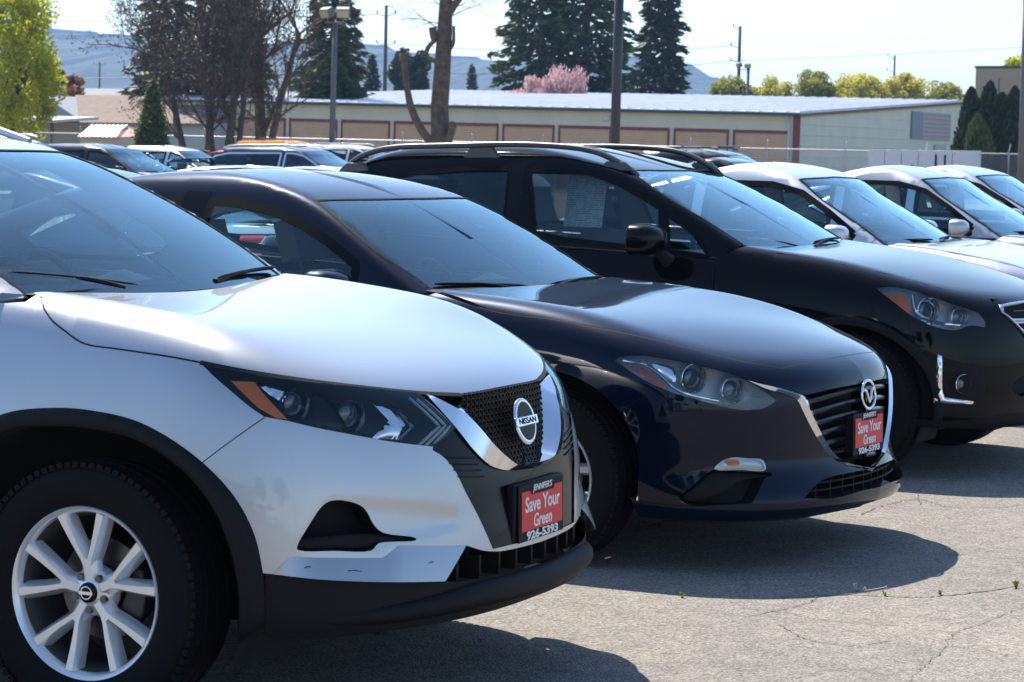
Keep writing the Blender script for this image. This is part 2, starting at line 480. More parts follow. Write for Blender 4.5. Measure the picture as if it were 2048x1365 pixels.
def make_rogue():
    B = Body(W=Sp((-3.5, .80), (-3.1, .875), (-2.65, .905), (-1.8, .895), (-1.2, .890), (-.6, .902), (0, .914), (.35, .914), (.6, .908), (.9, .892)),
             sec=Sp((.15, -.085), (.3, -.030), (.45, -.006), (.55, 0), (.65, -.005), (.75, -.016), (.85, -.036), (.95, -.066), (1.05, -.105), (1.15, -.15)),
             secx=Sp((-3, 1), (1, 1)),
             xf=Sp((.18, .90), (.28, .955), (.36, .962), (.45, .955), (.55, .940), (.65, .925), (.76, .895), (.85, .862), (.95, .81)),
             plan=Sp((0, 0), (.2, .008), (.4, .040), (.6, .115), (.75, .215), (.9, .36)),
             xr=Sp((.2, -3.40), (.5, -3.50), (.8, -3.48), (1.1, -3.38)), planr=Sp((0, 0), (.5, .05), (.75, .14), (.9, .26)),
             top=Sp((-3.6, 1.05), (-1.2, 1.13), (-.5, 1.115), (-.25, 1.092), (0, 1.068), (.25, 1.035), (.5, .985), (.7, .928), (.8, .89), (.9, .84), (1.0, .77)),
             crown=Sp((-3.5, .03), (-.5, -.0), (-.2, -.026), (.1, -.028), (.35, -.018), (.55, .020), (.8, .062)),
             kc=.30, kr=.3, kt=Sp((-3.5, .14), (-.3, .14), (0, .17), (.5, .18), (.9, .10)), fs=1.0,
             bot=Sp((-3.5, .26), (-3, .2), (.3, .19), (.9, .21)))
    C = Cabin(W=Sp((-3.4, .64), (-2.6, .74), (-1.5, .775), (-.7, .80), (-.2, .795)), tumble=.30, tum2=.25, z0=1.08,
              xw=Sp((1.0, -.01), (1.1, -.185), (1.2, -.345), (1.3, -.52), (1.4, -.725), (1.5, -.97), (1.6, -1.36)), curv=.17, ws=.55,
              xr=Sp((1.0, -3.35), (1.3, -3.18), (1.5, -2.98), (1.6, -2.7)), curvr=.18, rs=.8,
              roof=Sp((-3.4, 1.46), (-2.8, 1.535), (-2.2, 1.567), (-1.6, 1.572), (-1.2, 1.555), (-.8, 1.515), (-.4, 1.44)), crown=.075,
              kp=.07, kr=.12, kt=.12)
    # hollow below the crease that frames the lower lamp, in (arc, height) round the nose
    poly = np.array([(.624, -.829, .478), (.647, -.81, .536), (.676, -.779, .617), (.699, -.757, .634), (.772, -.673, .624), (.866, -.494, .594), (.905, -.40, .566), (.915, -.40, .50), (.86, -.54, .484), (.82, -.63, .482), (.80, -.66, .462), (.70, -.775, .468)])
    ps = np.c_[.15 + .8 * np.arctan2(poly[:, 0] - .15, -poly[:, 1]), poly[:, 2]]; F0 = B.F
    def F(p):
        v = F0(p); s = .15 + .8 * np.arctan2(p[:, 0] - .15, np.abs(p[:, 1])); q = np.c_[s, p[:, 2]]
        k = np.where((p[:, 0] > .5) & (q[:, 1] > .44) & (q[:, 1] < .66))[0]
        if len(k): d = np.where(inside(q[k], ps), dist_loop(q[k], ps), 0); v[k] += .0045 * sstep(0, .045, d)
        return v
    B.F = F
    return B, C
def make_mazda():
    B = Body(W=Sp((-3.7, .76), (-3.3, .83), (-2.7, .885), (-1.8, .875), (-1.2, .870), (-.6, .878), (0, .890), (.35, .885), (.6, .87), (.9, .84)),
             sec=Sp((.12, -.08), (.25, -.035), (.40, -.012), (.55, 0), (.68, -.006), (.78, -.022), (.88, -.055), (.98, -.10), (1.08, -.15)),
             secx=Sp((-3, 1), (1, 1)),
             xf=Sp((.14, .90), (.20, .985), (.26, 1.005), (.36, .962), (.48, .952), (.60, .948), (.68, .935), (.73, .912), (.8, .86)),
             plan=Sp((0, 0), (.2, .014), (.4, .058), (.6, .145), (.75, .25), (.9, .42)),
             xr=Sp((.2, -3.50), (.5, -3.62), (.8, -3.60), (1.1, -3.50)), planr=Sp((0, 0), (.5, .06), (.75, .16), (.9, .30)),
             top=Sp((-3.7, 1.02), (-3.2, 1.06), (-1.2, 1.04), (-.6, .995), (-.35, .970), (0, .932), (.3, .888), (.55, .842), (.75, .793), (.87, .755), (.95, .718), (1.0, .69)),
             crown=Sp((-3.5, .03), (-.3, -.002), (0, -.010), (.3, .008), (.6, .052), (.85, .066)),
             kc=.30, kr=.3, kt=Sp((-3.5, .12), (-.3, .13), (0, .17), (.5, .18), (.9, .10)), fs=1.0,
             bot=Sp((-3.5, .24), (-3, .17), (.3, .155), (.9, .16)))
    C = Cabin(W=Sp((-3.4, .60), (-2.6, .72), (-1.5, .765), (-.7, .78), (-.2, .76)), tumble=.34, tum2=.35, z0=.98,
              xw=Sp((.9, -.33), (.96, -.44), (1.01, -.53), (1.10, -.69), (1.18, -.835), (1.245, -.96), (1.31, -1.11), (1.38, -1.36), (1.44, -1.7)), curv=.16, ws=.48,
              xr=Sp((.9, -3.35), (1.05, -3.20), (1.2, -2.90), (1.3, -2.62), (1.4, -2.2)), curvr=.16, rs=.5,
              roof=Sp((-3.3, 1.22), (-2.8, 1.345), (-2.3, 1.405), (-1.8, 1.428), (-1.4, 1.424), (-1.0, 1.395), (-.6, 1.33)), crown=.085,
              kp=.07, kr=.12, kt=.12)
    return B, C
def make_xv():
    B = Body(W=Sp((-3.6, .78), (-3.1, .845), (-2.65, .885), (-1.8, .868), (-1.2, .865), (-.6, .872), (0, .890), (.35, .888), (.6, .875), (.9, .85)),
             sec=Sp((.15, -.09), (.3, -.035), (.45, -.012), (.6, 0), (.75, -.006), (.85, -.022), (.95, -.055), (1.05, -.10), (1.15, -.15)),
             secx=Sp((-3, 1), (1, 1)),
             xf=Sp((.18, .82), (.28, .865), (.38, .880), (.5, .882), (.62, .872), (.74, .850), (.84, .815), (.92, .77)),
             plan=Sp((0, 0), (.2, .012), (.4, .055), (.6, .14), (.75, .24), (.9, .40)),
             xr=Sp((.2, -3.40), (.5, -3.52), (.8, -3.50), (1.1, -3.42)), planr=Sp((0, 0), (.5, .05), (.75, .14), (.9, .26)),
             top=Sp((-3.6, 1.06), (-1.2, 1.10), (-.6, 1.08), (-.35, 1.055), (0, 1.016), (.25, .972), (.5, .918), (.7, .868), (.8, .838), (.9, .79)),
             crown=Sp((-3.5, .03), (-.3, .0), (0, .006), (.3, .02), (.55, .035), (.8, .045)),
             kc=.28, kr=.3, kt=Sp((-3.5, .12), (-.3, .13), (0, .17), (.5, .18), (.9, .10)), fs=1.0,
             bot=Sp((-3.5, .28), (-3, .22), (.3, .21), (.9, .23)))
    C = Cabin(W=Sp((-3.4, .62), (-2.6, .73), (-1.5, .765), (-.7, .78), (-.2, .77)), tumble=.30, tum2=.25, z0=1.05,
              xw=Sp((.98, -.25), (1.06, -.40), (1.15, -.565), (1.25, -.755), (1.35, -.965), (1.43, -1.17), (1.52, -1.55)), curv=.16, ws=.52,
              xr=Sp((1.0, -3.38), (1.2, -3.22), (1.35, -3.02), (1.48, -2.75)), curvr=.16, rs=.8,
              roof=Sp((-3.4, 1.43), (-2.8, 1.515), (-2.2, 1.55), (-1.6, 1.552), (-1.2, 1.535), (-.8, 1.49), (-.4, 1.42)), crown=.075,
              kp=.07, kr=.12, kt=.12)
    return B, C

# outline points on the car surfaces, metres in car space
T_rogue = {
  'hood_a': [[-0.3614,-0.5071,1.1084],[-0.187,-0.7472,1.0945],[-0.1503,-0.7869,1.0656],[-0.1104,-0.8068,1.0384],[-0.0639,-0.8195,1.016],[-0.0255,-0.8285,0.9977],[0.0102,-0.8338,0.986],[0.1184,-0.8368,0.9774],[0.2759,-0.838,0.9646]],
  'hood_b': [[0.356,-0.8326,0.9542],[0.4835,-0.796,0.9333],[0.6082,-0.702,0.9101],[0.7109,-0.5618,0.8861],[0.7893,-0.3986,0.8633],[0.8287,-0.2622,0.8499]],
  'hood_f': [[0.8292,-0.2631,0.8494],[0.838,-0.1645,0.8503],[0.8424,-0.0287,0.8513]],
  'hl_top': [[0.3572,-0.8345,0.9507],[0.4858,-0.7999,0.9275],[0.6117,-0.7085,0.904],[0.7158,-0.5711,0.8797],[0.7964,-0.4189,0.8524]],
  'hl_front': [[0.7964,-0.4189,0.8524],[0.8602,-0.3604,0.7707],[0.8451,-0.4668,0.7303]],
  'hl_bot': [[0.8451,-0.4668,0.7303],[0.7867,-0.592,0.7519],[0.7192,-0.6881,0.776],[0.6503,-0.7558,0.7965],[0.5914,-0.7975,0.814],[0.5425,-0.8253,0.8236]],
  'hl_rear': [[0.5425,-0.8253,0.8236],[0.5015,-0.8362,0.8506],[0.4508,-0.8409,0.8875],[0.4025,-0.84,0.9207],[0.3572,-0.8345,0.9507]],
  'seam': [[0.5427,-0.8256,0.8226],[0.47,-0.8721,0.761],[0.3901,-0.8992,0.6955]],
  'amber': [[0.4435,-0.8289,0.9162],[0.4996,-0.801,0.9158],[0.5194,-0.8044,0.8943],[0.5583,-0.802,0.8559],[0.5937,-0.7935,0.82],[0.5688,-0.8096,0.8231],[0.5248,-0.8256,0.8484]],
  'v_side': [[0.8465,-0.4695,0.7227],[0.8636,-0.4348,0.7004],[0.8818,-0.4028,0.6618],[0.8977,-0.376,0.6087],[0.9166,-0.332,0.5372],[0.9289,-0.3055,0.4886],[0.9391,-0.2809,0.4408]],
  'chin_top': [[0.9391,-0.2809,0.4408],[0.9497,-0.1786,0.4408]],
  'ch_out': [[0.7915,-0.403,0.8605],[0.8602,-0.3604,0.7707],[0.8877,-0.3135,0.7121],[0.9084,-0.2538,0.6648],[0.9195,-0.1852,0.6432],[0.9249,-0.1163,0.6345],[0.9289,-0.0012,0.6284]],
  'ch_in': [[0.8045,-0.3928,0.8507],[0.8428,-0.2662,0.8335],[0.8685,-0.2365,0.7974],[0.8934,-0.1973,0.7404],[0.9112,-0.1551,0.6887],[0.9202,-0.1202,0.6579],[0.9241,-0.0191,0.6526]],
  'sil_bot': [[0.5144,-0.8835,0.4341],[0.6003,-0.8491,0.4268],[0.6779,-0.7996,0.4175],[0.7849,-0.6945,0.4029],[0.8872,-0.5078,0.3845]],
  'lg_side': [[0.8872,-0.5078,0.3845],[0.9023,-0.4549,0.4261],[0.9134,-0.3987,0.4647]],
  'chin_bot': [[0.9135,-0.3989,0.4637],[0.9304,-0.333,0.4435],[0.9433,-0.257,0.4312],[0.9539,-0.1333,0.4261]],
  'fog': [[0.6961,-0.7616,0.6103],[0.7241,-0.7324,0.6109],[0.7582,-0.6919,0.5907],[0.7808,-0.6692,0.541],[0.7959,-0.6505,0.5224],[0.8473,-0.5668,0.5015],[0.8486,-0.5671,0.4964],[0.8118,-0.6355,0.4981],[0.79,-0.667,0.496],[0.7804,-0.6874,0.4803],[0.7146,-0.7613,0.4843],[0.6421,-0.8206,0.4885],[0.6379,-0.8235,0.4953],[0.6638,-0.7976,0.5593],[0.6816,-0.7776,0.5958]],
  'fin_top': [[0.626,-0.8331,0.4719],[0.7083,-0.7708,0.4676],[0.8025,-0.662,0.4597],[0.8256,-0.6166,0.4877],[0.9134,-0.3987,0.4647]],
  'crease': [[0.6259,-0.833,0.4735],[0.6486,-0.8121,0.5368],[0.6768,-0.7798,0.6174],[0.6992,-0.757,0.6307],[0.7715,-0.6733,0.619],[0.8659,-0.4938,0.591],[0.8902,-0.4274,0.5644]],
  'arch_o': [[0.0505,-0.8857,0.8193],[0.2041,-0.8907,0.7977],[0.3443,-0.899,0.7295],[0.4387,-0.8974,0.6421],[0.4922,-0.8911,0.541],[0.5136,-0.8836,0.432],[0.5172,-0.8782,0.3711]],
  'arch_i': [[0.0505,-0.8953,0.7698],[0.1831,-0.8981,0.7556],[0.3165,-0.9052,0.6899],[0.407,-0.9069,0.5862],[0.4478,-0.9,0.4675],[0.4599,-0.8933,0.4016],[0.4631,-0.8817,0.3228]],
  'clad_bot': [[0.5172,-0.8782,0.3711],[0.5162,-0.8646,0.2917]],
  'wsh_side': [[-1.0009,-0.5322,1.4871],[-0.954,-0.5517,1.4716],[-0.7595,-0.6194,1.3853],[-0.5315,-0.6743,1.2644],[-0.3878,-0.7073,1.1735],[-0.2739,-0.7029,1.1029]],
}

# outline points on the car surfaces, metres in car space
T_mazda = {
  'hood_side': [[-0.4627,-0.754,0.969],[-0.1906,-0.8107,0.9106],[0.0417,-0.8109,0.8937],[0.3282,-0.7814,0.8551],[0.5126,-0.7042,0.8131],[0.6865,-0.6055,0.766],[0.7671,-0.5411,0.7394]],
  'hood_front': [[0.8042,-0.4712,0.7349],[0.8354,-0.3224,0.7457],[0.8552,-0.0116,0.7544],[0.8476,0.1968,0.7516]],
  'nose_top': [[0.8789,-0.4206,0.6403],[0.9194,-0.2558,0.6519],[0.9394,-0.0311,0.6566]],
  'hl_top': [[0.3142,-0.863,0.7645],[0.3455,-0.8524,0.778],[0.396,-0.8359,0.7836],[0.4707,-0.8087,0.7778],[0.5609,-0.7682,0.7615],[0.6472,-0.7197,0.7398],[0.7028,-0.6826,0.7205],[0.7457,-0.6489,0.6994]],
  'hl_in': [[0.7457,-0.6489,0.6994],[0.7821,-0.616,0.6693],[0.8227,-0.5583,0.6241]],
  'hl_bot': [[0.8227,-0.5583,0.6241],[0.8002,-0.6044,0.6012],[0.7668,-0.6585,0.5949],[0.7201,-0.7148,0.6005],[0.6523,-0.7718,0.622],[0.5902,-0.8095,0.6396],[0.5237,-0.8379,0.6622],[0.4656,-0.8541,0.6843],[0.3892,-0.8639,0.7223],[0.3408,-0.8639,0.7507],[0.3142,-0.863,0.7645]],
  'amber': [[0.3646,-0.8601,0.7504],[0.4181,-0.8494,0.746],[0.4602,-0.8448,0.7249],[0.4955,-0.8414,0.697],[0.5261,-0.8358,0.6687],[0.492,-0.848,0.6722],[0.4376,-0.8575,0.7047]],
  'wing_up': [[0.7476,-0.645,0.7005],[0.7998,-0.575,0.6819],[0.8416,-0.5039,0.6618],[0.8775,-0.4256,0.6386]],
  'ch_in': [[0.8777,-0.4261,0.6353],[0.8846,-0.412,0.6178],[0.8976,-0.383,0.5658],[0.9126,-0.3362,0.4951],[0.9239,-0.2799,0.4295],[0.9361,-0.2267,0.3911],[0.952,-0.155,0.3625],[0.9627,-0.0885,0.3483]],
  'ch_out': [[0.7484,-0.6469,0.6974],[0.7945,-0.595,0.6684],[0.8635,-0.4684,0.6209],[0.8758,-0.4442,0.5829],[0.8929,-0.4036,0.52],[0.9096,-0.3437,0.4516],[0.9284,-0.2707,0.3929],[0.947,-0.1975,0.3636],[0.9654,-0.0951,0.3415]],
  'fogl': [[0.6721,-0.7598,0.385],[0.6881,-0.7455,0.4098],[0.7183,-0.7178,0.4251],[0.761,-0.6688,0.4207],[0.796,-0.6174,0.4115],[0.8049,-0.6112,0.3763],[0.7494,-0.6889,0.3795]],
  'rec': [[0.6681,-0.7632,0.3811],[0.75,-0.6898,0.3736],[0.8234,-0.5868,0.3612],[0.8209,-0.5972,0.3527],[0.8112,-0.6159,0.35],[0.8031,-0.6606,0.305],[0.7899,-0.6932,0.2613],[0.7652,-0.7174,0.2488],[0.6546,-0.7901,0.2509],[0.5908,-0.8163,0.258],[0.5666,-0.8257,0.2769],[0.6102,-0.8068,0.3258]],
  'intake': [[0.9072,-0.5037,0.2611],[0.92,-0.4385,0.2999],[0.9328,-0.3573,0.3259],[0.9625,-0.1795,0.3334],[0.9724,-0.056,0.3318]],
  'intake_b': [[0.9072,-0.5037,0.2611],[0.9494,-0.3938,0.2568],[0.9774,-0.2848,0.2583],[0.9958,-0.1487,0.2639]],
  'lip_t': [[0.4128,-0.8481,0.2552],[0.509,-0.8347,0.2468],[0.587,-0.8152,0.2443],[0.739,-0.7393,0.2545],[0.8576,-0.6023,0.2577],[0.9152,-0.4851,0.261]],
  'lip_b': [[0.3778,-0.8352,0.2042],[0.5052,-0.8252,0.2122],[0.6199,-0.7912,0.2058],[0.7344,-0.7266,0.2063],[0.8882,-0.5027,0.2005],[0.9712,-0.2665,0.2135]],
  'seam': [[0.4879,-0.851,0.661],[0.4172,-0.8721,0.6255],[0.35,-0.8831,0.5859]],
  'arch': [[0.0922,-0.8804,0.7118],[0.1763,-0.8819,0.6938],[0.2607,-0.8847,0.6483],[0.325,-0.8849,0.5912],[0.3683,-0.8803,0.5207],[0.3882,-0.8733,0.4552]],
  'wsh': [[-1.1622,-0.5954,1.3055],[-0.9162,-0.6753,1.1792],[-0.7675,-0.702,1.0971],[-0.6265,-0.6943,1.0209],[-0.5268,-0.7064,0.9638]],
  'win_top': [[-1.6527,-0.6208,1.2931],[-1.5671,-0.6226,1.293],[-1.4762,-0.6293,1.285],[-1.3366,-0.6446,1.2644],[-1.1798,-0.674,1.2171],[-1.023,-0.7106,1.1496],[-0.8672,-0.7494,1.0643],[-0.7191,-0.7769,0.9898]],
}

# outline points on the car surfaces, metres in car space
T_xv = {
  'hood_side': [[-0.461,-0.7357,1.0604],[-0.2391,-0.7011,1.042],[-0.0023,-0.7144,1.0089],[0.1808,-0.6771,0.9755],[0.3048,-0.6148,0.949],[0.5274,-0.607,0.8902],[0.6797,-0.5427,0.8317]],
  'hl_top': [[0.2197,-0.8427,0.8972],[0.2854,-0.8232,0.9042],[0.3679,-0.8033,0.8926],[0.4703,-0.776,0.8633],[0.567,-0.731,0.8278],[0.6588,-0.6508,0.7904]],
  'hl_in': [[0.6588,-0.6508,0.7904],[0.6879,-0.6341,0.748],[0.691,-0.6419,0.7208]],
  'hl_bot': [[0.691,-0.6419,0.7208],[0.6399,-0.71,0.7308],[0.5869,-0.7673,0.7103],[0.5095,-0.8187,0.7235],[0.41,-0.8549,0.7689],[0.3222,-0.8611,0.8294],[0.2451,-0.8506,0.8793],[0.2197,-0.8427,0.8972]],
  'amber': [[0.2552,-0.8477,0.8817],[0.3139,-0.8401,0.875],[0.366,-0.8295,0.867],[0.3793,-0.8409,0.8414],[0.4052,-0.8569,0.7667],[0.3448,-0.8614,0.8144]],
  'gr_out': [[0.7516,-0.2058,0.8438],[0.713,-0.4078,0.8425],[0.6793,-0.5273,0.8368],[0.6955,-0.5718,0.8009],[0.7496,-0.5241,0.7288],[0.8028,-0.4319,0.645],[0.8126,-0.4036,0.6438]],
  'fogL': [[0.5215,-0.8247,0.597],[0.5394,-0.8146,0.5898],[0.5435,-0.8104,0.4323],[0.5549,-0.8015,0.396],[0.6662,-0.709,0.3757],[0.6605,-0.7142,0.3641],[0.5932,-0.7739,0.3661],[0.5076,-0.8233,0.3695]],
  'intake': [[0.8212,-0.4183,0.4935],[0.799,-0.4787,0.475],[0.7799,-0.5229,0.4341],[0.7867,-0.5048,0.4007],[0.8221,-0.4098,0.3844]],
  'bump_bot': [[0.3437,-0.8494,0.2936],[0.478,-0.8195,0.2852],[0.5914,-0.7607,0.2859],[0.6923,-0.66,0.295],[0.7715,-0.5191,0.3092]],
  'seam': [[0.3399,-0.8749,0.751],[0.2994,-0.8836,0.7178],[0.2574,-0.8885,0.6896]],
  'door': [[-0.6167,-0.7875,1.0158],[-0.6047,-0.8247,0.9299],[-0.5915,-0.8522,0.8417]],
  'wsh': [[-1.2167,-0.5533,1.429],[-1.0108,-0.6421,1.3378],[-0.8304,-0.6812,1.2478],[-0.6659,-0.6886,1.1634],[-0.5144,-0.6813,1.0818]],
  'win1': [[-1.7258,-0.6143,1.4246],[-1.3893,-0.6253,1.4132],[-1.2138,-0.6517,1.3666],[-1.0793,-0.6806,1.309],[-0.9481,-0.7098,1.245],[-0.9046,-0.7836,1.0328],[-1.1935,-0.7705,1.0556],[-1.4526,-0.7582,1.0753],[-1.6283,-0.7466,1.1025]],
  'win2': [[-0.9169,-0.7192,1.2223],[-0.8351,-0.7364,1.1795],[-0.7479,-0.7556,1.1264],[-0.673,-0.7803,1.0487],[-0.6584,-0.7904,1.0137],[-0.87,-0.7843,1.0321]],
  'win3': [[-1.832,-0.6119,1.427],[-1.7769,-0.7231,1.1661],[-1.9604,-0.7035,1.2125],[-2.2255,-0.6486,1.3302],[-2.4265,-0.6099,1.3943],[-2.19,-0.6075,1.4215]],
}

# ---------------------------------------------------------------- car parts shared by all cars
SIDE = Plane((0, -1, 0), (1, 0, 0)); TOP = Plane((0, 0, 1), (1, 0, 0)); FRONT = Plane((1, 0, 0), (0, 1, 0)); BACK = Plane((-1, 0, .25), (0, -1, 0))
WIND = Plane((.72, 0, .69), (0, 1, 0))
def wheel_mesh_parts(rt, wd, rr, style, spokes=5):
    """tyre, rim and disc around the y axis; outer face towards -y"""
    h = wd / 2
    t = MB(); prof = [(rr - .010, -h * .80), (rr + .004, -h * .92), (rr + .020, -h * 1.0), (rr + .5 * (rt - rr), -h * 1.06), (rt - .028, -h * 1.0), (rt - .010, -h * .90), (rt - .002, -h * .74)]
    for g in (-.45, 0, .45):
        prof += [(rt, h * (g - .12)), (rt, h * (g - .07)), (rt - .007, h * (g - .06)), (rt - .007, h * (g + .06)), (rt, h * (g + .07)), (rt, h * (g + .12))]
    prof += [(rt - .002, h * .74), (rt - .010, h * .90), (rt - .028, h), (rr + .5 * (rt - rr), h * 1.05), (rr + .01, h * .95), (rr - .02, h * .8)]
    t.lathe(prof, 72)
    # raised sidewall rings and shoulder blocks
    for k in range(84):
        a = 2 * math.pi * k / 84; Mx = Matrix.Rotation(a, 4, 'Y')
        t.box((-.0085, -h * .97, rt - .013), (.0085, -h * .60, rt + .0015), Mx)
    r = MB(); f = -h * .93
    bl = MB(); bl.lathe([(rr - .03, h * .9), (rr - .018, h * .5), (rr - .030, -h * .25), (rr - .022, f + .045), (rr - .0145, f + .022)], 64)
    r.lathe([(rr - .0165, f + .024), (rr - .013, f + .012), (rr - .008, f + .003), (rr + .001, f - .002), (rr + .0035, f + .004), (rr - .001, f + .016), (rr - .004, f + .03)], 96)
    d = MB(); d.lathe([(.0, -.02), (.06, -.02), (.065, -.005), (.135, -.005), (.135, .02), (.0, .02)], 48)
    face = f + .006
    def arm(pts, ws, wt, depth, yoff=0.):
        """trapezoid bar along (radius, angle) points on the dished face"""
        V = []; Fc = []; n = len(pts); sec = 6
        P = [Vector((q[0] * math.cos(q[1]), 0, q[0] * math.sin(q[1]))) for q in pts]
        for i, (rad, an) in enumerate(pts):
            tn = (P[min(i + 1, n - 1)] - P[max(i - 1, 0)]).normalized(); s_ = Vector((tn.z, 0, -tn.x))
            y0 = face + yoff + .014 * (1 - rad / rr) * 1.6 * style.get('dish', 1.)
            w = ws[i] / 2; w2 = wt[i] / 2
            for sx, dy in ((-w2 - .008, depth), (-w2, .010), (-w, .0), (w, .0), (w2, .010), (w2 + .008, depth)):
                V.append(P[i] + s_ * sx + Vector((0, y0 + dy, 0)))
        for i in range(n - 1):
            for k in range(sec - 1): Fc.append((i * sec + k, i * sec + k + 1, (i + 1) * sec + k + 1, (i + 1) * sec + k))
        Fc += [tuple(range(sec)), tuple((n - 1) * sec + k for k in range(sec))[::-1]]
        r.add(V, Fc)
    if style['kind'] == 'vee':
        for k in range(spokes):
            c = math.pi / 2 + 2 * math.pi * k / spokes + style.get('rot', 0)
            arm([(.030, c), (.060, c), (.090, c)], [.022, .022, .020], [.050, .046, .040], .03)
            for s_ in (-1, 1):
                w = style['split']
                arm([(.062, c + s_ * .06), (.092, c + s_ * w * .48), (.125, c + s_ * w * .80), (.16, c + s_ * w * .96), (rr - .012, c + s_ * w * 1.08)],
                    [.009, .012, .014, .017, .022], [.019, .023, .026, .029, .035], .036)
    elif style['kind'] == 'multi':
        for k in range(spokes):
            c = math.pi / 2 + 2 * math.pi * k / spokes
            arm([(.03, c), (.10, c), (rr - .010, c)], [.012, .012, .016], [.022, .022, .026], .03)
    hub = MB(); hub.lathe([(.0, face + .016), (.030, face + .016), (.034, face + .019), (.052, face + .024), (.064, face + .034), (.070, face + .06), (0, face + .07)], 40)
    return t, r, d, hub, face, bl
def add_wheel(parent, x, y, rt, wd, rr, style, lug=5, steer=0., cap=True, capmark=None):
    w = empty('wheel', (x, y, rt - .008)); w.parent = parent
    if y > 0: w.rotation_euler = (0, 0, math.pi)
    else: w.rotation_euler = (0, 0, steer)
    key = ('w', rt, wd, rr, tuple(sorted(style.items())))
    if key not in CACHE:
        t, r, d, hub, face, bl = wheel_mesh_parts(rt, wd, rr, style, style.get('n', 5))
        o1 = t.build('tyre', M['rubber'], w, sharp=40); o2 = r.build('rim', M['alloy'], w, sharp=32)
        o3 = hub.build('hub', M['alloy'], o2.parent, sharp=40)
        o4 = d.build('brake_disc', M['steel'], w, sharp=40)
        nuts = MB()
        for k in range(lug):
            a = math.pi / 2 + 2 * math.pi * (k + .5) / lug
            nuts.lathe([(0, 0), (.009, 0), (.010, .004), (.010, .03)], 10, Matrix.Translation((.047 * math.cos(a), face + .014, .047 * math.sin(a))))
        o5 = nuts.build('wheel_nuts', M['steel'], w, sharp=40); o5['kind'] = 'stuff'
        cp = MB(); cp.lathe([(0, face + .006), (.022, face + .006), (.0265, face + .009), (.0275, face + .014), (.0275, face + .03)], 32)
        o6 = cp.build('centre_cap', M['piano'], w, sharp=40)
        ca = MB(); ca.prism([(.05, .012, -.08), (.135, .012, -.065), (.148, .012, 0), (.135, .012, .065), (.05, .012, .08), (.085, .012, 0)], (0, -.045, 0))
        o7 = ca.build('brake_caliper', M['caliper'], w, bevel=.006)
        o8 = bl.build('wheel_barrel', M['barrel'], w, sharp=40)
        CACHE[key] = [o.data for o in (o1, o2, o3, o4, o5, o6, o7, o8)]
    else:
        for nm, me in zip(('tyre', 'rim', 'hub', 'brake_disc', 'wheel_nuts', 'centre_cap', 'brake_caliper', 'wheel_barrel'), CACHE[key]):
            o = bpy.data.objects.new(nm, me); COL.objects.link(o); o.parent = w
            if nm == 'wheel_nuts': o['kind'] = 'stuff'
    return w
CACHE = {}
def seat(parent, x, y, z=.30, headrest=True, mat=None):
    m = mat or M['seat']; s_ = empty('seat', (x, y, z)); s_.parent = parent
    c = MB(); c.box((-.26, -.25, .0), (.27, .25, .18)); c.build('cushion', m, s_, bevel=.06, seg=3)
    b = MB(); Mx = Matrix.Translation((-.24, 0, .12)) @ Matrix.Rotation(R(-17), 4, 'Y')
    b.box((-.07, -.235, 0), (.06, .235, .60), Mx); b.build('backrest', m, s_, bevel=.055, seg=4)
    if headrest:
        h = MB(); Mh = Mx @ Matrix.Translation((0, 0, .63))
        h.box((-.045, -.125, .02), (.055, .125, .20), Mh); h.tube([Mh @ Vector((0, -.05, -.06)), Mh @ Vector((0, -.05, .05))], .006, 6); h.tube([Mh @ Vector((0, .05, -.06)), Mh @ Vector((0, .05, .05))], .006, 6)
        h.build('headrest', m, s_, bevel=.045, seg=4)
    return s_
def steering(parent, x, y, z, r=.185):
    s_ = MB(); n = 40; Mx = Matrix.Translation((x, y, z)) @ Matrix.Rotation(R(-24), 4, 'Y')
    V = []; Fc = []; m = 10
    for k in range(n):
        a = 2 * math.pi * k / n
        for j in range(m):
            b = 2 * math.pi * j / m; rr_ = r + .014 * math.cos(b)
            V.append(Mx @ Vector((.014 * math.sin(b), rr_ * math.cos(a), rr_ * math.sin(a))))
    for k in range(n):
        for j in range(m): Fc.append((k * m + j, k * m + (j + 1) % m, ((k + 1) % n) * m + (j + 1) % m, ((k + 1) % n) * m + j))
    s_.add(V, Fc)
    s_.box((-.02, -.08, -.07), (.03, .08, .06), Mx); s_.box((-.008, -.18, -.015), (.012, .18, .02), Mx); s_.box((-.008, -.02, -.18), (.012, .02, 0), Mx)
    s_.tube([Mx @ Vector((.02, 0, 0)), Mx @ Vector((.35, 0, -.12))], .035, 10)
    return s_.build('steering_wheel', M['interior'], parent, sharp=50)
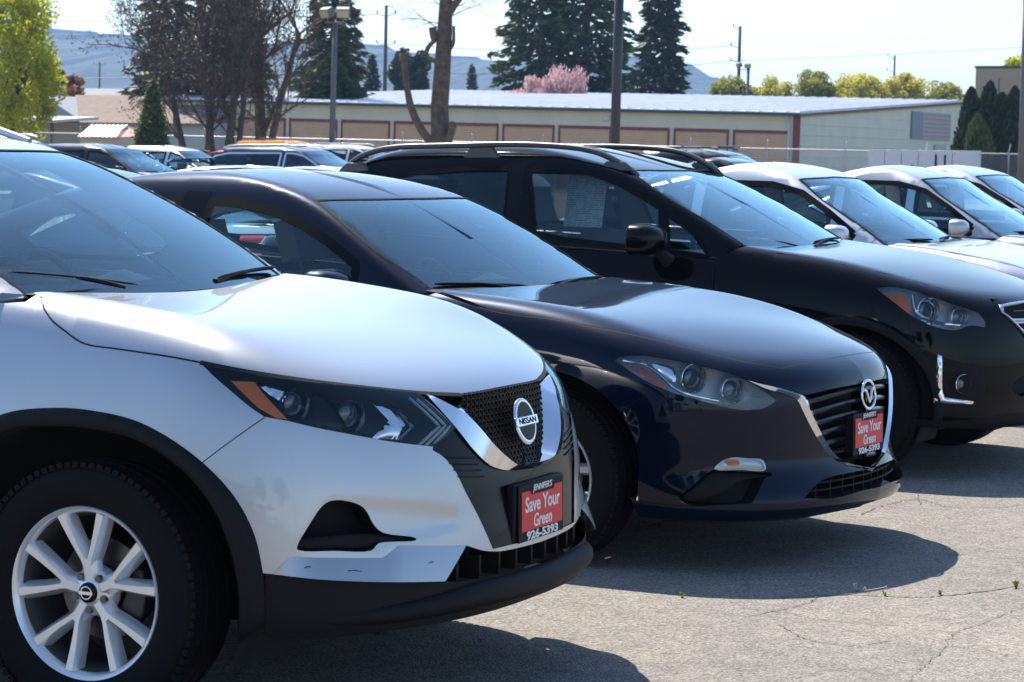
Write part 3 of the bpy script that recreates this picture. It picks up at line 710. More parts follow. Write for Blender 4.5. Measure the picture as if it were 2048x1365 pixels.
def interior(parent, xw, zd, w, xs=-1.05, ys=.38, roof=None, zseat=.32, colour=None, rear=True, hood=None):
    """dash under the windscreen, wheel, front seats, rear bench, floor and door cards"""
    d = MB(); n = 12; V = []
    for k in range(n + 1):
        y = -w + 2 * w * k / n; c = 1 - (y / w) ** 2
        x0 = xw + .02 - .16 * (y / w) ** 2
        hump = .055 * math.exp(-((y - ys) / .17) ** 2)
        V += [(x0, y, zd - .02), (x0 - .16, y, zd + .005), (x0 - .38, y, zd + .012 + hump), (x0 - .50, y, zd - .03 + hump * .9), (x0 - .58, y, zd - .16), (x0 - .50, y, zd - .45)]
    Fc = [(k * 6 + j, (k + 1) * 6 + j, (k + 1) * 6 + j + 1, k * 6 + j + 1) for k in range(n) for j in range(5)]
    d.add(V, Fc); d.build('dashboard', M['dash'], parent, smooth=False, sharp=50)
    steering(parent, xw - .66, ys, zd - .06)
    for y in (-ys, ys): seat(parent, xs, y, zseat, mat=colour)
    if rear:
        b = MB(); Mx = Matrix.Translation((xs - 1.06, 0, zseat + .08)) @ Matrix.Rotation(R(-20), 4, 'Y')
        b.box((-.06, -.62, 0), (.08, .62, .56), Mx)
        for y in (-.38, .38): b.box((-.03, y - .12, .58), (.05, y + .12, .70), Mx)
        b.box((xs - 1.05, -.62, zseat), (xs - .55, .62, zseat + .16)); b.build('rear_bench', colour or M['seat'], parent, bevel=.035, seg=3)
    for sg in (-1, 1):
        dc = MB(); dc.box((xs - 1.1, sg * (w + .09) - .02, .35), (xw - .25, sg * (w + .09) + .02, zd - .03)); dc.build('door_card', M['lining'], parent, bevel=.015)
    f = MB(); f.box((xs - 1.9, -w - .02, .20), (xw + .1, w + .02, .26)); f.build('floor_pan', M['interior'], parent)
def wiper(parent, a, b, piv, F=None):
    """blade from a to b lying on the glass, arm from the pivot"""
    a, b, piv = Vector(a), Vector(b), Vector(piv); mid = (a + b) / 2 + Vector((.003, 0, .012))
    w = empty('wiper', piv); w.parent = parent
    g = MB(); k = [(a + (b - a) * t + Vector((.0, 0, .008 + .004 * math.sin(math.pi * t)))) - piv for t in np.linspace(0, 1, 13)]
    g.tube(k, [.003] + [.0065] * 11 + [.003], 8); g.build('blade', M['seal'], w, sharp=60)
    h = MB(); k = [(piv + (mid - piv) * t + Vector((0, 0, .006 * math.sin(math.pi * t)))) - piv for t in np.linspace(0, 1, 9)]
    h.tube(k, [.012, .011, .009, .008, .007, .007, .007, .007, .006], 8); h.build('arm', M['cladding'], w, sharp=60)
    return w
def plate(parent, x, y, z, lean=0., rz=0.):
    """dealer advert in a black frame; front faces +x"""
    p = empty('dealer_plate', (x, y, z), rz); p.parent = parent; p.rotation_euler = (0, -lean, rz)
    W_, H_ = .155, .079
    b = MB(); b.box((-.006, -W_, -H_), (.000, W_, H_)); b.build('plate_frame', M['cladding'], p, bevel=.003)
    def sheet(name, poly, mat, t=.003):
        m = MB(); m.prism([(0.0, q[0], q[1]) for q in poly], (t, 0, 0)); return m.build(name, mat, p)
    sheet('red_card', [(-.140, -.050), (.140, -.050), (.140, .060), (.085, .060), (.078, .048), (-.078, .048), (-.085, .060), (-.140, .060)], M['plate_red'], .0025)
    def text(name, s_, size, zc, col, bold=0., sx=1., font=None, yoff=0., shear=0.):
        cu = bpy.data.curves.new(name, 'FONT'); cu.body = s_; cu.size = size; cu.align_x = 'CENTER'; cu.align_y = 'CENTER'
        cu.extrude = .0004; cu.offset = bold; cu.shear = shear; cu.resolution_u = 4
        ob = bpy.data.objects.new(name, cu); COL.objects.link(ob)
        dg = bpy.context.evaluated_depsgraph_get(); me = bpy.data.meshes.new_from_object(ob.evaluated_get(dg)); bpy.data.objects.remove(ob)
        V = [(.0032 + v.co.z, v.co.x * sx + yoff, v.co.y + zc) for v in me.vertices]; Fc = [tuple(q.vertices) for q in me.polygons]
        o = mesh_obj(name, V, Fc, M['plate_white'] if col is None else col, p, smooth=False); return o
    text('dealer_name_lettering', "JENNIFER'S", .024, .0645, None, .0004, 1.12, shear=.15)
    text('slogan_lettering', 'Save Your', .058, .020, None, .0011, 1.0)
    text('slogan_lettering', 'Green', .050, -.027, None, .0010, 1.0, shear=.12)
    text('phone_lettering', '926-5393', .031, -.0645, None, .0012, 1.85)
    return p
M['plate_red'] = simple('red_card', (.66, .012, .022), .4)
M['plate_white'] = simple('white_print', (.80, .80, .80), .4)
M['lens_amber'] = M['amber']

def side_glass_loop(C, pts): return np.array(pts, float)
def cabin_generic(C, parent, sp):
    """roof, side frames with window openings, panes, windscreen and rear window on the cabin surface"""
    F = C.F; h = sp.get('h', .05); pm = sp['paint']; zb = sp['belt']            # zb: belt line height as function of x
    A = np.array(sp['wsh'], float); Ad = WIND.lift(F, WIND.to2(cr(A, n=6))); Ad[0] = A[0]       # windscreen side edge, top -> bottom (right side)
    xt, xe = A[0][0], sp['xrear_top']
    re = sp['roof_y']; xs = np.linspace(xt, xe, 24)
    edge2 = np.c_[xs, [-float(re(x)) for x in xs]]
    edge = TOP.lift(F, edge2)                                                        # roof edge, windscreen -> rear
    edge[0] = A[0]
    # windscreen
    top_mid = TOP.lift(F, [(sp['wsh_top_x'], 0)])[0]
    wt = cr([A[0], (A[0] * .35 + top_mid * .65) * [1, 1, 1] + np.array([.012, -.0, 0]), top_mid], n=8); wt[-1][1] = 0
    wb = np.array(sp['wsh_bot'], float)                                               # base curve, side -> centre, on the cabin
    wb = cr(wb, n=6)
    g = panel('windscreen', F, WIND, [join(Ad, wb, wt[::-1])], h, sp.get('wsh_glass', M['glass']), parent, off=-.003, mirror='weld')
    ribbon('windscreen_seal', F, WIND, join_open(wt[::-1], Ad), sp.get('seal_w', .014), M['seal'], parent, mirror='weld')
    # roof
    rear_mid = TOP.lift(F, [(sp['xrear_mid'], 0)])[0]
    rt = cr([edge[-1], edge[-1] * .4 + rear_mid * .6 + np.array([-.01, 0, 0]), rear_mid], n=8)
    panel('roof', F, TOP, [join(wt[::-1], edge, rt)], h, sp.get('roof_paint', pm), parent, mirror='weld')
    # rear window / hatch top on the cabin surface
    zlow = sp['rear_low']; rl = []
    for k, f in enumerate(np.linspace(0, 1, 9)):
        z = edge[-1][2] + (zlow - edge[-1][2]) * f
        y = -(float(C.W(sp['xrear_side'])) - C.tumble * (z - C.z0) - C.tum2 * max(z - C.z0, 0) ** 2) * sp.get('rear_in', .93)
        rl.append((-9, y + (edge[-1][1] - y) * max(0, 1 - f * 3), z))
    BK = sp.get('back', BACK)
    q = BK.to2(np.array([(sp['xrear_side'], y, z) for _, y, z in rl])) ; rear_side = BK.lift(F, q); rear_side[0] = edge[-1]
    low_mid = BK.lift(F, BK.to2(np.array([(sp['xrear_side'] - .1, 0, zlow)])))[0]
    rb = cr([rear_side[-1], rear_side[-1] * .4 + low_mid * .6, low_mid], n=8)
    panel('rear_window', F, BK, [join(rear_side, rb, rt[::-1])], h, sp.get('rear_glass', M['glass']), parent, off=-.003, mirror='weld')
    ribbon('rear_window_seal', F, BK, join_open(rt[::-1], rear_side, rb), .02, M['seal'], parent, mirror='weld')
    # side frame
    xb = np.linspace(rear_side[-1][0], A[-1][0], 30)
    belt = SIDE.lift(F, np.c_[xb, [float(zb(x)) for x in xb]]); belt[-1] = Ad[-1]; belt[0] = rear_side[-1]
    outline = join(belt, Ad[::-1], edge, rear_side)
    holes = [cr(w_, n=5, closed=True) if sp.get('round', True) else lin(list(w_) + [w_[0]], .05)[:-1] for w_ in sp['windows']]
    holes2 = [np.array(hh)[:, :2] if np.shape(hh)[1] == 2 else hh for hh in holes]
    panel('side_frame', F, SIDE, [outline] + holes2, sp.get('hf', h), pm, parent, mirror='pair', snap=True)
    if sp.get('lining'):
        panel('headlining', F, TOP, [join(wt[::-1], edge, rt)], .08, M['lining'], parent, off=-.022, mirror='weld')
        panel('pillar_lining', F, SIDE, [outline] + holes2, .06, M['lining'], parent, off=-.018, mirror='pair', snap=True)
    for k, hh in enumerate(holes2):
        gm = sp['glasses'][k] if 'glasses' in sp else M['glass']
        if sp.get('frame', .03):
            ribbon('window_trim', F, SIDE, np.vstack([hh, hh[:1]]), sp.get('frame', .03), sp.get('trim', M['seal']), parent, off=.002, mirror='pair')
        panel('side_window', F, SIDE, [hh], h, gm, parent, off=-.006, mirror='pair')
    for xx, wdt in sp.get('pillars', []):
        zt = float(C.roof(xx)) - .10; zz = np.linspace(float(zb(xx)), zt, 10)
        ribbon('pillar_trim', F, SIDE, np.c_[np.full(10, xx) + sp.get('plean', 0) * (zz - zz[0]), zz], wdt, sp.get('pillar_mat', M['piano']), parent, off=.0025, mirror='pair')
    return dict(edge=edge, belt=belt, rear_side=rear_side, wt=wt)
def join_open(*cs):
    out = list(cs[0])
    for c in cs[1:]:
        c = list(c)
        if np.linalg.norm(np.array(out[-1]) - np.array(c[0])) < 1e-4: c = c[1:]
        out += c
    return np.array(out)
def wsh_edge(C, z0, z1, n=8, k=.955):
    """windscreen side edge of a generic cabin, top -> bottom"""
    out = []
    for z in np.linspace(z1, z0, n):
        y = k * (float(C.W(float(C.xw(z)))) - C.tumble * (z - C.z0) - C.tum2 * max(z - C.z0, 0) ** 2)
        out.append((float(C.xw(z)) - C.curv * y * y, -y, z))
    P = np.array(out); return WIND.lift(C.F, WIND.to2(P))
def arch_pts(xc, zc, r, a0, a1, n=26):
    return [(xc + r * math.cos(a), zc + r * math.sin(a)) for a in np.linspace(a0, a1, n)]
def well(parent, x, r, y0, y1, zc):
    """inner wheel housing, open below"""
    for s_ in (-1, 1):
        V = []; n = 20
        for k in range(n + 1):
            a = math.pi * (-.12 + 1.24 * k / n)
            for y in (y0, y1): V.append((x + r * math.cos(a), s_ * y, zc + r * math.sin(a)))
        Fc = [(2 * k, 2 * k + 1, 2 * k + 3, 2 * k + 2) for k in range(n)]
        c = len(V); V.append((x, s_ * y1, zc)); Fc += [(2 * k + 1, c, 2 * k + 3) for k in range(n)]
        mesh_obj('wheel_liner', V, Fc, M['dark'], parent)

# ---------------------------------------------------------------- silver crossover, nearest to the camera
def lower_body(Bd, parent, sp):
    """sills, doors, quarters, rear of the lower body (fenders and nose are added by each car)"""
    F = Bd.F; BC = sp['chart']; h = sp.get('h', .05); pm = sp['paint']; zb = sp['belt']; zs = sp['sill']; xf, xm, xq, xr_ = sp['doors']
    wb = sp['wb']; ra = sp['arch']; zc = sp['zc']
    def vline(x0, x1, z0, z1, n=14): return np.c_[np.linspace(x0, x1, n), np.linspace(z0, z1, n)]
    def bline(xa, xb, n=14): xs = np.linspace(xa, xb, n); return np.c_[xs, [float(zb(x)) for x in xs]]
    L = sp.get('lean', 0.)
    # doors
    d1 = join(vline(xf, xf - L, zs, float(zb(xf - L))), bline(xf - L, xm), vline(xm, xm, float(zb(xm)), zs), lin([(xm, zs), (xf, zs)], .08))
    panel('front_door', F, BC, [d1], h, pm, parent, mirror='pair')
    a = arch_pts(-wb, zc, ra, math.asin((zs - zc) / ra) if zs > zc else 0., math.pi / 2 + .45, 16)
    xq1 = a[-1][0]; za = arch_pts(-wb, zc, ra, 0, math.pi, 40)
    i0 = next(i for i, q in enumerate(za) if q[0] < xq)
    arch_f = [q for q in za if q[0] > xq and q[1] >= zs] ; arch_r = [q for q in za if q[0] <= xq]
    zq = zc + math.sqrt(max(ra ** 2 - (xq + wb) ** 2, 1e-4)) if abs(xq + wb) < ra else zs
    d2 = join(vline(xm, xm, zs, float(zb(xm))), bline(xm, xq), vline(xq, xq, float(zb(xq)), zq), np.array(([(xq, zq)] + arch_f[::-1] + [(arch_f[0][0], zs)]) if arch_f else [(xq, zs)]), lin([((arch_f[0][0] if arch_f else xq), zs), (xm, zs)], .08))
    panel('rear_door', F, BC, [d2], h, pm, parent, mirror='pair')
    xe = Bd_rear_s(BC)
    q = join(vline(xq, xq, zq, float(zb(xq))), bline(xq, sp['xrs']), lin([(sp['xrs'], float(zb(sp['xrs']))), (xe, float(zb(sp['xrs'])) + sp.get('rear_dz', -.02))], .06), lin([(xe, float(zb(sp['xrs'])) + sp.get('rear_dz', -.02)), (xe, .30)], .06), lin([(xe, .30), (arch_r[-1][0], .30)], .06), lin([(arch_r[-1][0], .30), (arch_r[-1][0], arch_r[-1][1])], .06), np.array(arch_r[::-1] + [(xq, zq)]))
    panel('rear_quarter', F, BC, [q], h, pm, parent, mirror='weld')
    # sill
    s1 = lin([(-ra - .02, zs), (-wb + ra + .02, zs), (-wb + ra + .04, .21), (-ra - .04, .21), (-ra - .02, zs)], .08)[:-1]
    panel('sill', F, BC, [s1], h, sp.get('sill_mat', M['cladding']), parent, mirror='pair')
    for x, zt in ((xm, float(zb(xm))), (xq, float(zb(xq)))):
        ribbon('door_gap', F, BC, vline(x, x, zs if x > xq else zq, zt), .005, M['seam'], parent, mirror='pair')
    ribbon('door_gap', F, BC, vline(xf, xf - L, zs, float(zb(xf - L))), .005, M['seam'], parent, mirror='pair')
    for x in (xm + .28, xq + .22):
        z = float(zb(x)) - .13; p = BC.lift(F, [(x, z)])[0]
        for s_ in (-1, 1):
            k = MB(); k.tube([(x - .09, s_ * (-p[1] + .006), z), (x - .06, s_ * (-p[1] + .032), z + .002), (x + .06, s_ * (-p[1] + .032), z + .002), (x + .09, s_ * (-p[1] + .006), z)], .012, 8)
            k.build('door_handle', sp.get('handle', pm), parent, sharp=50)
    # ledge between the doors and the glass
    xs = np.linspace(sp['xrs'], sp.get('ledge_x', xf - L), 24); e = BC.lift(F, np.c_[xs, [float(zb(x)) - .002 for x in xs]])
    inner = e.copy()[::-1]; inner[:, 1] = -.60
    V = np.vstack([e, np.c_[e[:, 0], np.full(24, -.66), e[:, 2] + .004]]); Fc = [(i, i + 1, 25 + i, 24 + i) for i in range(23)]
    mesh_obj('window_sill', V, Fc, M['seal'], parent); mesh_obj('window_sill', V * [1, -1, 1], [f[::-1] for f in Fc], M['seal'], parent)
    # cladding round the rear arch
    if sp.get('clad'):
        c0 = np.array(arch_pts(-wb, zc, ra + sp['clad'], -.05, math.pi + .05, 40)); c1 = np.array(arch_pts(-wb, zc, ra - .004, math.pi + .05, -.05, 40))
        panel('arch_cladding', F, BC, [np.vstack([c0, c1])], .03, M['cladding'], parent, off=.004, mirror='pair', pillow=(.010, .02))
    # lamps at the back
    u = MB(); 
    lo = lin([(sp['xrs'] - .02, .84), (sp['xrs'] - .06, 1.0), (xe - sp.get('lampw', -.55), 1.0), (xe - sp.get('lampw', -.55), .82), (sp['xrs'] - .02, .84)], .05)[:-1]
    panel('tail_lamp', F, BC, [lo], .04, M['red'], parent, off=.004, mirror='pair')
    # underside and liners
    well(parent, 0, ra + .03, .92 * sp['hw'], .50, zc); well(parent, -wb, ra + .03, .92 * sp['hw'], .50, zc)
    b = MB(); b.box((-wb + ra, -sp['hw'] + .12, .19), (-ra, sp['hw'] - .12, .24)); b.box((-wb - .7, -.48, .22), (.70, .48, .26)); b.build('underbody', M['dark'], parent)
def Bd_rear_s(BC): return BC.xb - BC.R * math.pi / 2

def build_rogue(name='car', loc=(0, 0, 0), rz=0.):
    B_, C_ = make_rogue(); F = B_.F; T = {k: np.array(v) for k, v in T_rogue.items()}
    root = empty(name, loc, rz); S_ = M['silver']; BC = Belt(.15, -2.8); sE = BC.xa + BC.R * math.pi / 2
    h = .03
    mid = lambda z: np.array([[float(B_.xf(z)), 0, z]])
    # curves -----------------------------------------------------------------
    hood_side = cr(np.vstack([[(-.245, -.705, 1.110)], T['hood_a'][1:], T['hood_b']]), n=6)
    hf = T['hood_b'][-1]; hood_front = cr([hf, T['hood_f'][1], (.8425, 0, .8515)], n=8)
    cowl = cr([(-.245, -.705, 1.11), (-.205, -.4, 1.10), (-.185, 0, 1.10)], n=10)
    arch_deg = np.radians([83, 66, 49, 35, 23, 11, 4]); ro = [.488, .506, .521, .529, .526, .516, .512]; ri = [.440, .460, .474, .474, .465, .458, .456]
    Ao = np.c_[np.array(ro) * np.cos(arch_deg), .335 + np.array(ro) * np.sin(arch_deg)]
    Ai = np.c_[np.array(ri) * np.cos(arch_deg), .335 + np.array(ri) * np.sin(arch_deg)]
    Ao_full = cr(np.vstack([[(.512, .30)], Ao[::-1], (Ao * [-1, 1]), [(-.512, .26)]]), n=6); Ai_full = cr(np.vstack([[(.452, .24)], Ai[::-1], (Ai * [-1, 1]), [(-.452, .24)]]), n=6)
    sm = cr(T['seam'], n=8)                                     # fender / bumper shut line, lamp -> arch
    s_arch = BC.to2(sm[-1:])[0]
    k = int(np.argmin(np.linalg.norm(Ao_full - s_arch, axis=1)))
    arch_fender = np.vstack([s_arch, Ao_full[k + 1:]]); arch_bump = np.vstack([Ao_full[:k], s_arch])
    hl_top = cr(T['hood_b'][:-1], n=6); hl_top[-1] = T['hl_front'][0]
    hl_rear = cr(np.vstack([T['hl_rear'][:-1], T['hood_b'][:1]]), n=5); hl_bot = cr(T['hl_bot'], n=5); hl_front = lin(T['hl_front'], .02)
    # panels -----------------------------------------------------------------
    panel('hood', F, TOP, [join(hood_side, hood_front, lin([(.8425, 0, .8515), (-.185, 0, 1.1)], .03), cowl[::-1])], h, S_, root, mirror='weld')
    b2 = lambda c: BC.to2(c)
    i_hl = int(np.argmin(np.linalg.norm(hood_side - T['hood_b'][0], axis=1)))
    fender = join(arch_fender, lin([arch_fender[-1], (-.56, .27), (-.60, .6), (-.66, 1.06)], .05), b2(hood_side[:i_hl + 1])[0:], b2(hl_rear[::-1]), b2(sm))
    panel('fender', F, BC, [fender], h, S_, root, mirror='pair')
    lip_z = .385
    v_side = cr(T['v_side'], n=6); sil_bot = cr(T['sil_bot'], n=6); lg = lin(T['lg_side'], .02)
    chin_b = cr(np.vstack([T['lg_side'][-1:], T['chin_bot'][1:], [(.958, 0, .424)]]), n=6)
    chin_t = cr([T['v_side'][-1], (.947, -.18, .440), (.953, 0, .439)], n=6)
    fog = cr(T['fog'], n=4, closed=True)
    b_arch = b2(on_surf(F, BC, arch_bump)); i_a = int(np.argmin(np.abs(arch_bump[:, 1] - T['sil_bot'][0][2])))
    bump = join(b2(sm)[::-1][:0] if False else b2(sm), arch_bump[::-1][:len(arch_bump) - i_a], b2(sil_bot), b2(lg), b2(chin_b), lin([(sE, .424), (sE, .439)], .01), b2(chin_t)[::-1], b2(v_side)[::-1], lin([b2(T['v_side'][:1])[0], b2(T['hl_front'][-1:])[0]], .01), b2(hl_bot))
    bump_o = panel('front_bumper', F, BC, [bump, b2(fog)], .015, S_, root, mirror='weld')
    # folded fin under the lamp recess: a ledge that stands out from the bumper
    fin = join(cr(T['fin_top'][:3], n=5), lin(T['fin_top'][2:], .03), lg[::-1], sil_bot[::-1][:-5], lin([sil_bot[5], T['fin_top'][0]], .03))
    sb2 = b2(sil_bot); ft2 = b2(join_open(cr(T['fin_top'][:3], n=5), lin(T['fin_top'][2:], .03)))
    def fin_off(Q):
        zb_ = np.interp(Q[:, 0], sb2[:, 0], sb2[:, 1]); zt_ = np.interp(Q[:, 0], ft2[:, 0], ft2[:, 1]); t = np.clip((Q[:, 1] - zb_) / np.maximum(zt_ - zb_, .01), 0, 1)
        return .001 + .024 * (1 - t) * np.clip((Q[:, 0] - sb2[5, 0]) / .10, 0, 1)
    panel('bumper_fin', F, BC, [fin], .014, S_, root, offfn=fin_off, mirror='pair')
    q0 = BC.lift(F, sb2); q1 = q0 + grad(F, q0) * fin_off(sb2)[:, None]; nq = len(q0)
    for sg in (1, -1): mesh_obj('fin_ledge', np.vstack([q0, q1]) * [1, sg, 1], [(i, i + 1, nq + i + 1, nq + i) for i in range(nq - 1)], S_, root)
    # recess for the lower lamp
    pocket('lamp_recess', F, BC, fog, .09, M['cladding'], root, direction=(-.75, .66, 0), shrink=.86, mirror='pair')
    fl = cr([(.640, -.818, .515), (.72, -.752, .522), (.80, -.655, .520), (.85, -.566, .500), (.80, -.65, .492), (.70, -.77, .490), (.64, -.82, .492)], n=6)
    panel('recess_blade', F, BC, [join(fl)], .015, M['cladding'], root, off=-.018, pillow=(.012, .02), mirror='pair')
    # black centre panel
    ch_out = cr(np.vstack([T['ch_out'][:-1], [(.929, 0, .628)]]), n=6); ch_in = cr(np.vstack([T['ch_in'][1:-1], [(.924, 0, .652)]]), n=6)
    i1 = int(np.argmin(np.linalg.norm(ch_out - T['hl_front'][1], axis=1)))
    vb = join(b2(v_side), b2(chin_t), lin([(sE, .439), (sE, .628)], .03), b2(ch_out[i1:])[::-1], b2(lin([T['hl_front'][1], T['hl_front'][2], T['v_side'][0]], .02)))
    panel('centre_panel', F, BC, [vb], .02, M['piano'], root, off=-.004, mirror='weld')
    for s_ in range(4):                                              # louvre slits beside the chrome
        z = .700 - .018 * s_; y0 = -.435 + .012 * s_; y1 = y0 + .135 - .006 * s_
        lv = cr([(0, y, z - .012 * (y - y0) / .13) for y in np.linspace(y0, y1, 7)], n=3)
        p = FRONT.lift(F, FRONT.to2(lv)); 
        for sg in (1, -1):
            m = MB(); m.tube([(q[0] - .001, q[1] * sg, q[2]) for q in p], .0024, 6); m.build('louvre', M['meshblack'], root, sharp=60)
    # chrome surround: two facets meeting on a ridge
    tip = T['ch_out'][0]
    n_ = 60
    def resamp(c, n):
        d = np.r_[0, np.cumsum(np.linalg.norm(np.diff(c, axis=0), axis=1))]; t = np.linspace(0, d[-1], n); return np.c_[[np.interp(t, d, c[:, a]) for a in range(3)]].T
    ci_full = np.vstack([lin([T['ch_in'][0], T['ch_in'][1]], .02), ch_in[1:]])
    O = resamp(ch_out, n_); I = resamp(ci_full, n_)
    No, Ni = grad(F, O), grad(F, I)
    w_ = np.sin(np.linspace(0, 1, n_) ** .6 * math.pi / 2)[:, None]
    rid = (O * .45 + I * .55) + (No + Ni) / 2 * (.016 * w_ + .004)
    O1 = O + No * .002 - No * 0; I1 = I - np.array([.030, 0, 0]) * w_
    V = np.vstack([O1, rid, I1]); Fc = []
    for i in range(n_ - 1): Fc += [(i, i + 1, n_ + i + 1, n_ + i), (n_ + i, n_ + i + 1, 2 * n_ + i + 1, 2 * n_ + i)]
    V2 = V * [1, -1, 1]
    VV = np.vstack([V, V2]); FF = [f[::-1] for f in Fc] + [tuple(k + 3 * n_ for k in f) for f in Fc]
    chrome = mesh_obj('grille_surround', VV, FF, M['chrome'], root, sharp=20)
    # honeycomb grille
    gi = join(b2(lin([(T['hood_b'][-1]), (T['ch_in'][1])], .02)), b2(ch_in), lin([(sE, .652), (sE, .8515)], .03), b2(hood_front)[::-1])
    gy = []
    go = FRONT.to2(np.array(join(lin([T['hood_b'][-1], T['ch_in'][1]], .02), ch_in, lin([(.92, 0, .652), (.84, 0, .8515)], .03), hood_front[::-1])))
    hx, hz = .0225, .0165
    def hexes(loop):
        g = MB(); row = 0; z = .645
        while z < .86:
            y = -.30 + (hx * .5 if row % 2 else 0)
            while y < .02:
                c = np.array([[y, z]])
                if inside(c * [1, 1], loop)[0] and y < -.004 + hx * .6:
                    P = []
                    for k in range(6):
                        a = math.pi / 6 + math.pi / 3 * k; P.append((y + hx * .56 * math.cos(a), z + hz * .62 * math.sin(a)))
                    xx = float(B_.xf(z)) - .022 - float(B_.plan(abs(y)))
                    out = []; inn = []
                    for (yy, zz) in P:
                        out.append((xx, yy, zz)); inn.append((xx - .012, y + (yy - y) * .62, z + (zz - z) * .62))
                    inn2 = [(v[0] + .012, v[1], v[2]) for v in inn]
                    V = out + inn2 + inn; n = 6
                    g.add(V, [(i, (i + 1) % n, n + (i + 1) % n, n + i) for i in range(n)] + [(n + i, n + (i + 1) % n, 2 * n + (i + 1) % n, 2 * n + i) for i in range(n)])
                y += hx
            z += hz * .93; row += 1
        return g
    g = hexes(go); V = list(g.V); Fc = list(g.F); n0 = len(V)
    V += [(v[0], -v[1], v[2]) for v in V]; Fc += [tuple(i + n0 for i in f[::-1]) for f in Fc]
    gm = mesh_obj('grille_mesh', V, Fc, M['meshblack'], root, smooth=False); gm['kind'] = 'stuff'
    m = MB(); m.box((.74, -.33, .60), (.775, .33, .86)); m.build('grille_backing', M['dark'], root)
    # badge
    e = empty('badge', (.902, 0, .758)); e.parent = root; e.rotation_euler = (0, R(-14), 0)
    k = MB(); Rr = .058; sec = []
    Vt = []; Ft = []; n = 48; mm = 10
    for i in range(n):
        a = 2 * math.pi * i / n
        for j in range(mm):
            b = 2 * math.pi * j / mm; rr_ = Rr + .0085 * math.cos(b)
            Vt.append((.006 * math.sin(b), rr_ * 1.02 * math.cos(a), rr_ * math.sin(a)))
    for i in range(n):
        for j in range(mm): Ft.append((i * mm + j, i * mm + (j + 1) % mm, ((i + 1) % n) * mm + (j + 1) % mm, ((i + 1) % n) * mm + j))
    k.add(Vt, Ft); k.build('badge_ring', M['chrome'], e, sharp=60)
    k = MB(); k.box((-.004, -.073, -.0135), (.010, .073, .0135)); k.build('badge_bar', M['chrome'], e, bevel=.003)
    k = MB(); k.lathe([(0, -.006), (.054, -.006)], 40, Matrix.Rotation(R(90), 4, 'Z')); k.build('badge_disc', M['meshblack'], e)
    lettering(e, 'badge_lettering', 'NISSAN', .023, (.0105, 0, 0), M['seam'], 1.5, .0003)
    plate(root, .958, 0, .517, R(1))
    pm = MB(); pm.box((.925, -.17, .44), (.950, .17, .60)); pm.build('plate_holder', M['cladding'], root, bevel=.006)
    # lower grille and lip
    g = MB(); g.box((.76, -.56, .30), (.79, .56, .46)); g.build('lower_grille_backing', M['dark'], root)
    for i in range(9):
        y = -.40 + .10 * i; xx = float(B_.xf(.40)) - float(B_.plan(abs(y))) - .03
        m = MB(); m.box((xx - .09, y - .006, .36), (xx, y + .006, .425)); m.build('lower_grille_bar', M['cladding'], root)
    lo = join(b2(sil_bot), lin([b2(sil_bot)[-1], (b2(sil_bot)[-1][0] + .06, .372), (sE, .362)], .03), lin([(sE, .362), (sE, .27)], .03), lin([(sE, .27), (BC.xa + .62, .265), (.60, .255), (.51, .262)], .04), lin([(.51, .262), (.512, T['sil_bot'][0][2])], .03))
    panel('lower_bumper', F, BC, [lo], .02, M['cladding'], root, off=-.004, mirror='weld')
    # rolled lip along the bottom
    lp = [];
    for s_ in np.linspace(.62, sE, 36): lp.append((s_, .298 + .030 * min(1, (s_ - .62) / .45)))
    P = BC.lift(F, lp); Nn = grad(F, P)
    P = P + Nn * np.linspace(-.030, .008, 36)[:, None] * np.linspace(1, .6, 36)[:, None]
    m = MB(); full = [tuple(p) for p in P] + [(p[0], -p[1], p[2]) for p in P[::-1][1:]]
    m.tube(full, [.024 + .012 * min(1, min(i, len(full) - 1 - i) / 20) for i in range(len(full))], 14, squash=1.0); m.build('bumper_lip', M['cladding'], root, sharp=70)
    # arch cladding
    clad = join(Ao_full, Ai_full[::-1])
    panel('arch_cladding', F, BC, [clad], .016, M['cladding'], root, off=.001, pillow=(.016, .022), mirror='pair')
    # inner return of the cladding
    Pi = on_surf(F, BC, Ai_full); 
    for sg in (1, -1):
        Vv = np.vstack([Pi * [1, sg, 1] + [0, -.004 * sg, 0], Pi * [1, sg, 1] + [0, .10 * sg, 0]]); n = len(Pi)
        mesh_obj('arch_return', Vv, [(i, i + 1, n + i + 1, n + i) for i in range(n - 1)], M['dark'], root)
    # head lamps
    hl = join(b2(hl_top), b2(hl_front), b2(hl_bot), b2(hl_rear))
    lamp_rogue(root, F, BC, hl, T, hl_top, hl_front, hl_bot, hl_rear)
    # shut lines
    ribbon('hood_gap', F, BC, b2(hood_side[:i_hl + 1])[14:] if False else b2(hood_side[4:i_hl + 1]), .006, M['seam'], root, mirror='pair')
    ribbon('hood_gap', F, BC, b2(cr(T['hood_b'], n=8)), .013, M['seam'], root, off=.0012, mirror='pair')
    ribbon('hood_edge', F, TOP, hood_front, .007, M['seam'], root, off=.001, mirror='weld')
    ribbon('bumper_gap', F, BC, b2(sm), .0042, M['seam'], root, mirror='pair')
    ribbon('bumper_edge', F, BC, b2(v_side), .005, M['seam'], root, mirror='pair')
    scr = [((.655, -.817, .446), (.668, -.808, .447)), ((.735, -.742, .434), (.762, -.716, .430)), ((.868, -.545, .435), (.873, -.534, .436))]
    for a, b in scr:
        ribbon('scuff', F, BC, b2(cr([a, ((np.array(a) + b) / 2 + [0, 0, .002]), b], n=4)), .002, M['seam'], root, off=.016)
    # cowl
    cw = join(cowl, lin([(-.185, 0, 1.1), (-.40, 0, 1.1)], .04), lin([(-.40, 0, 1.1), (-.5, -.74, 1.1)], .04), lin([(-.5, -.74, 1.1), (-.245, -.705, 1.11)], .04))
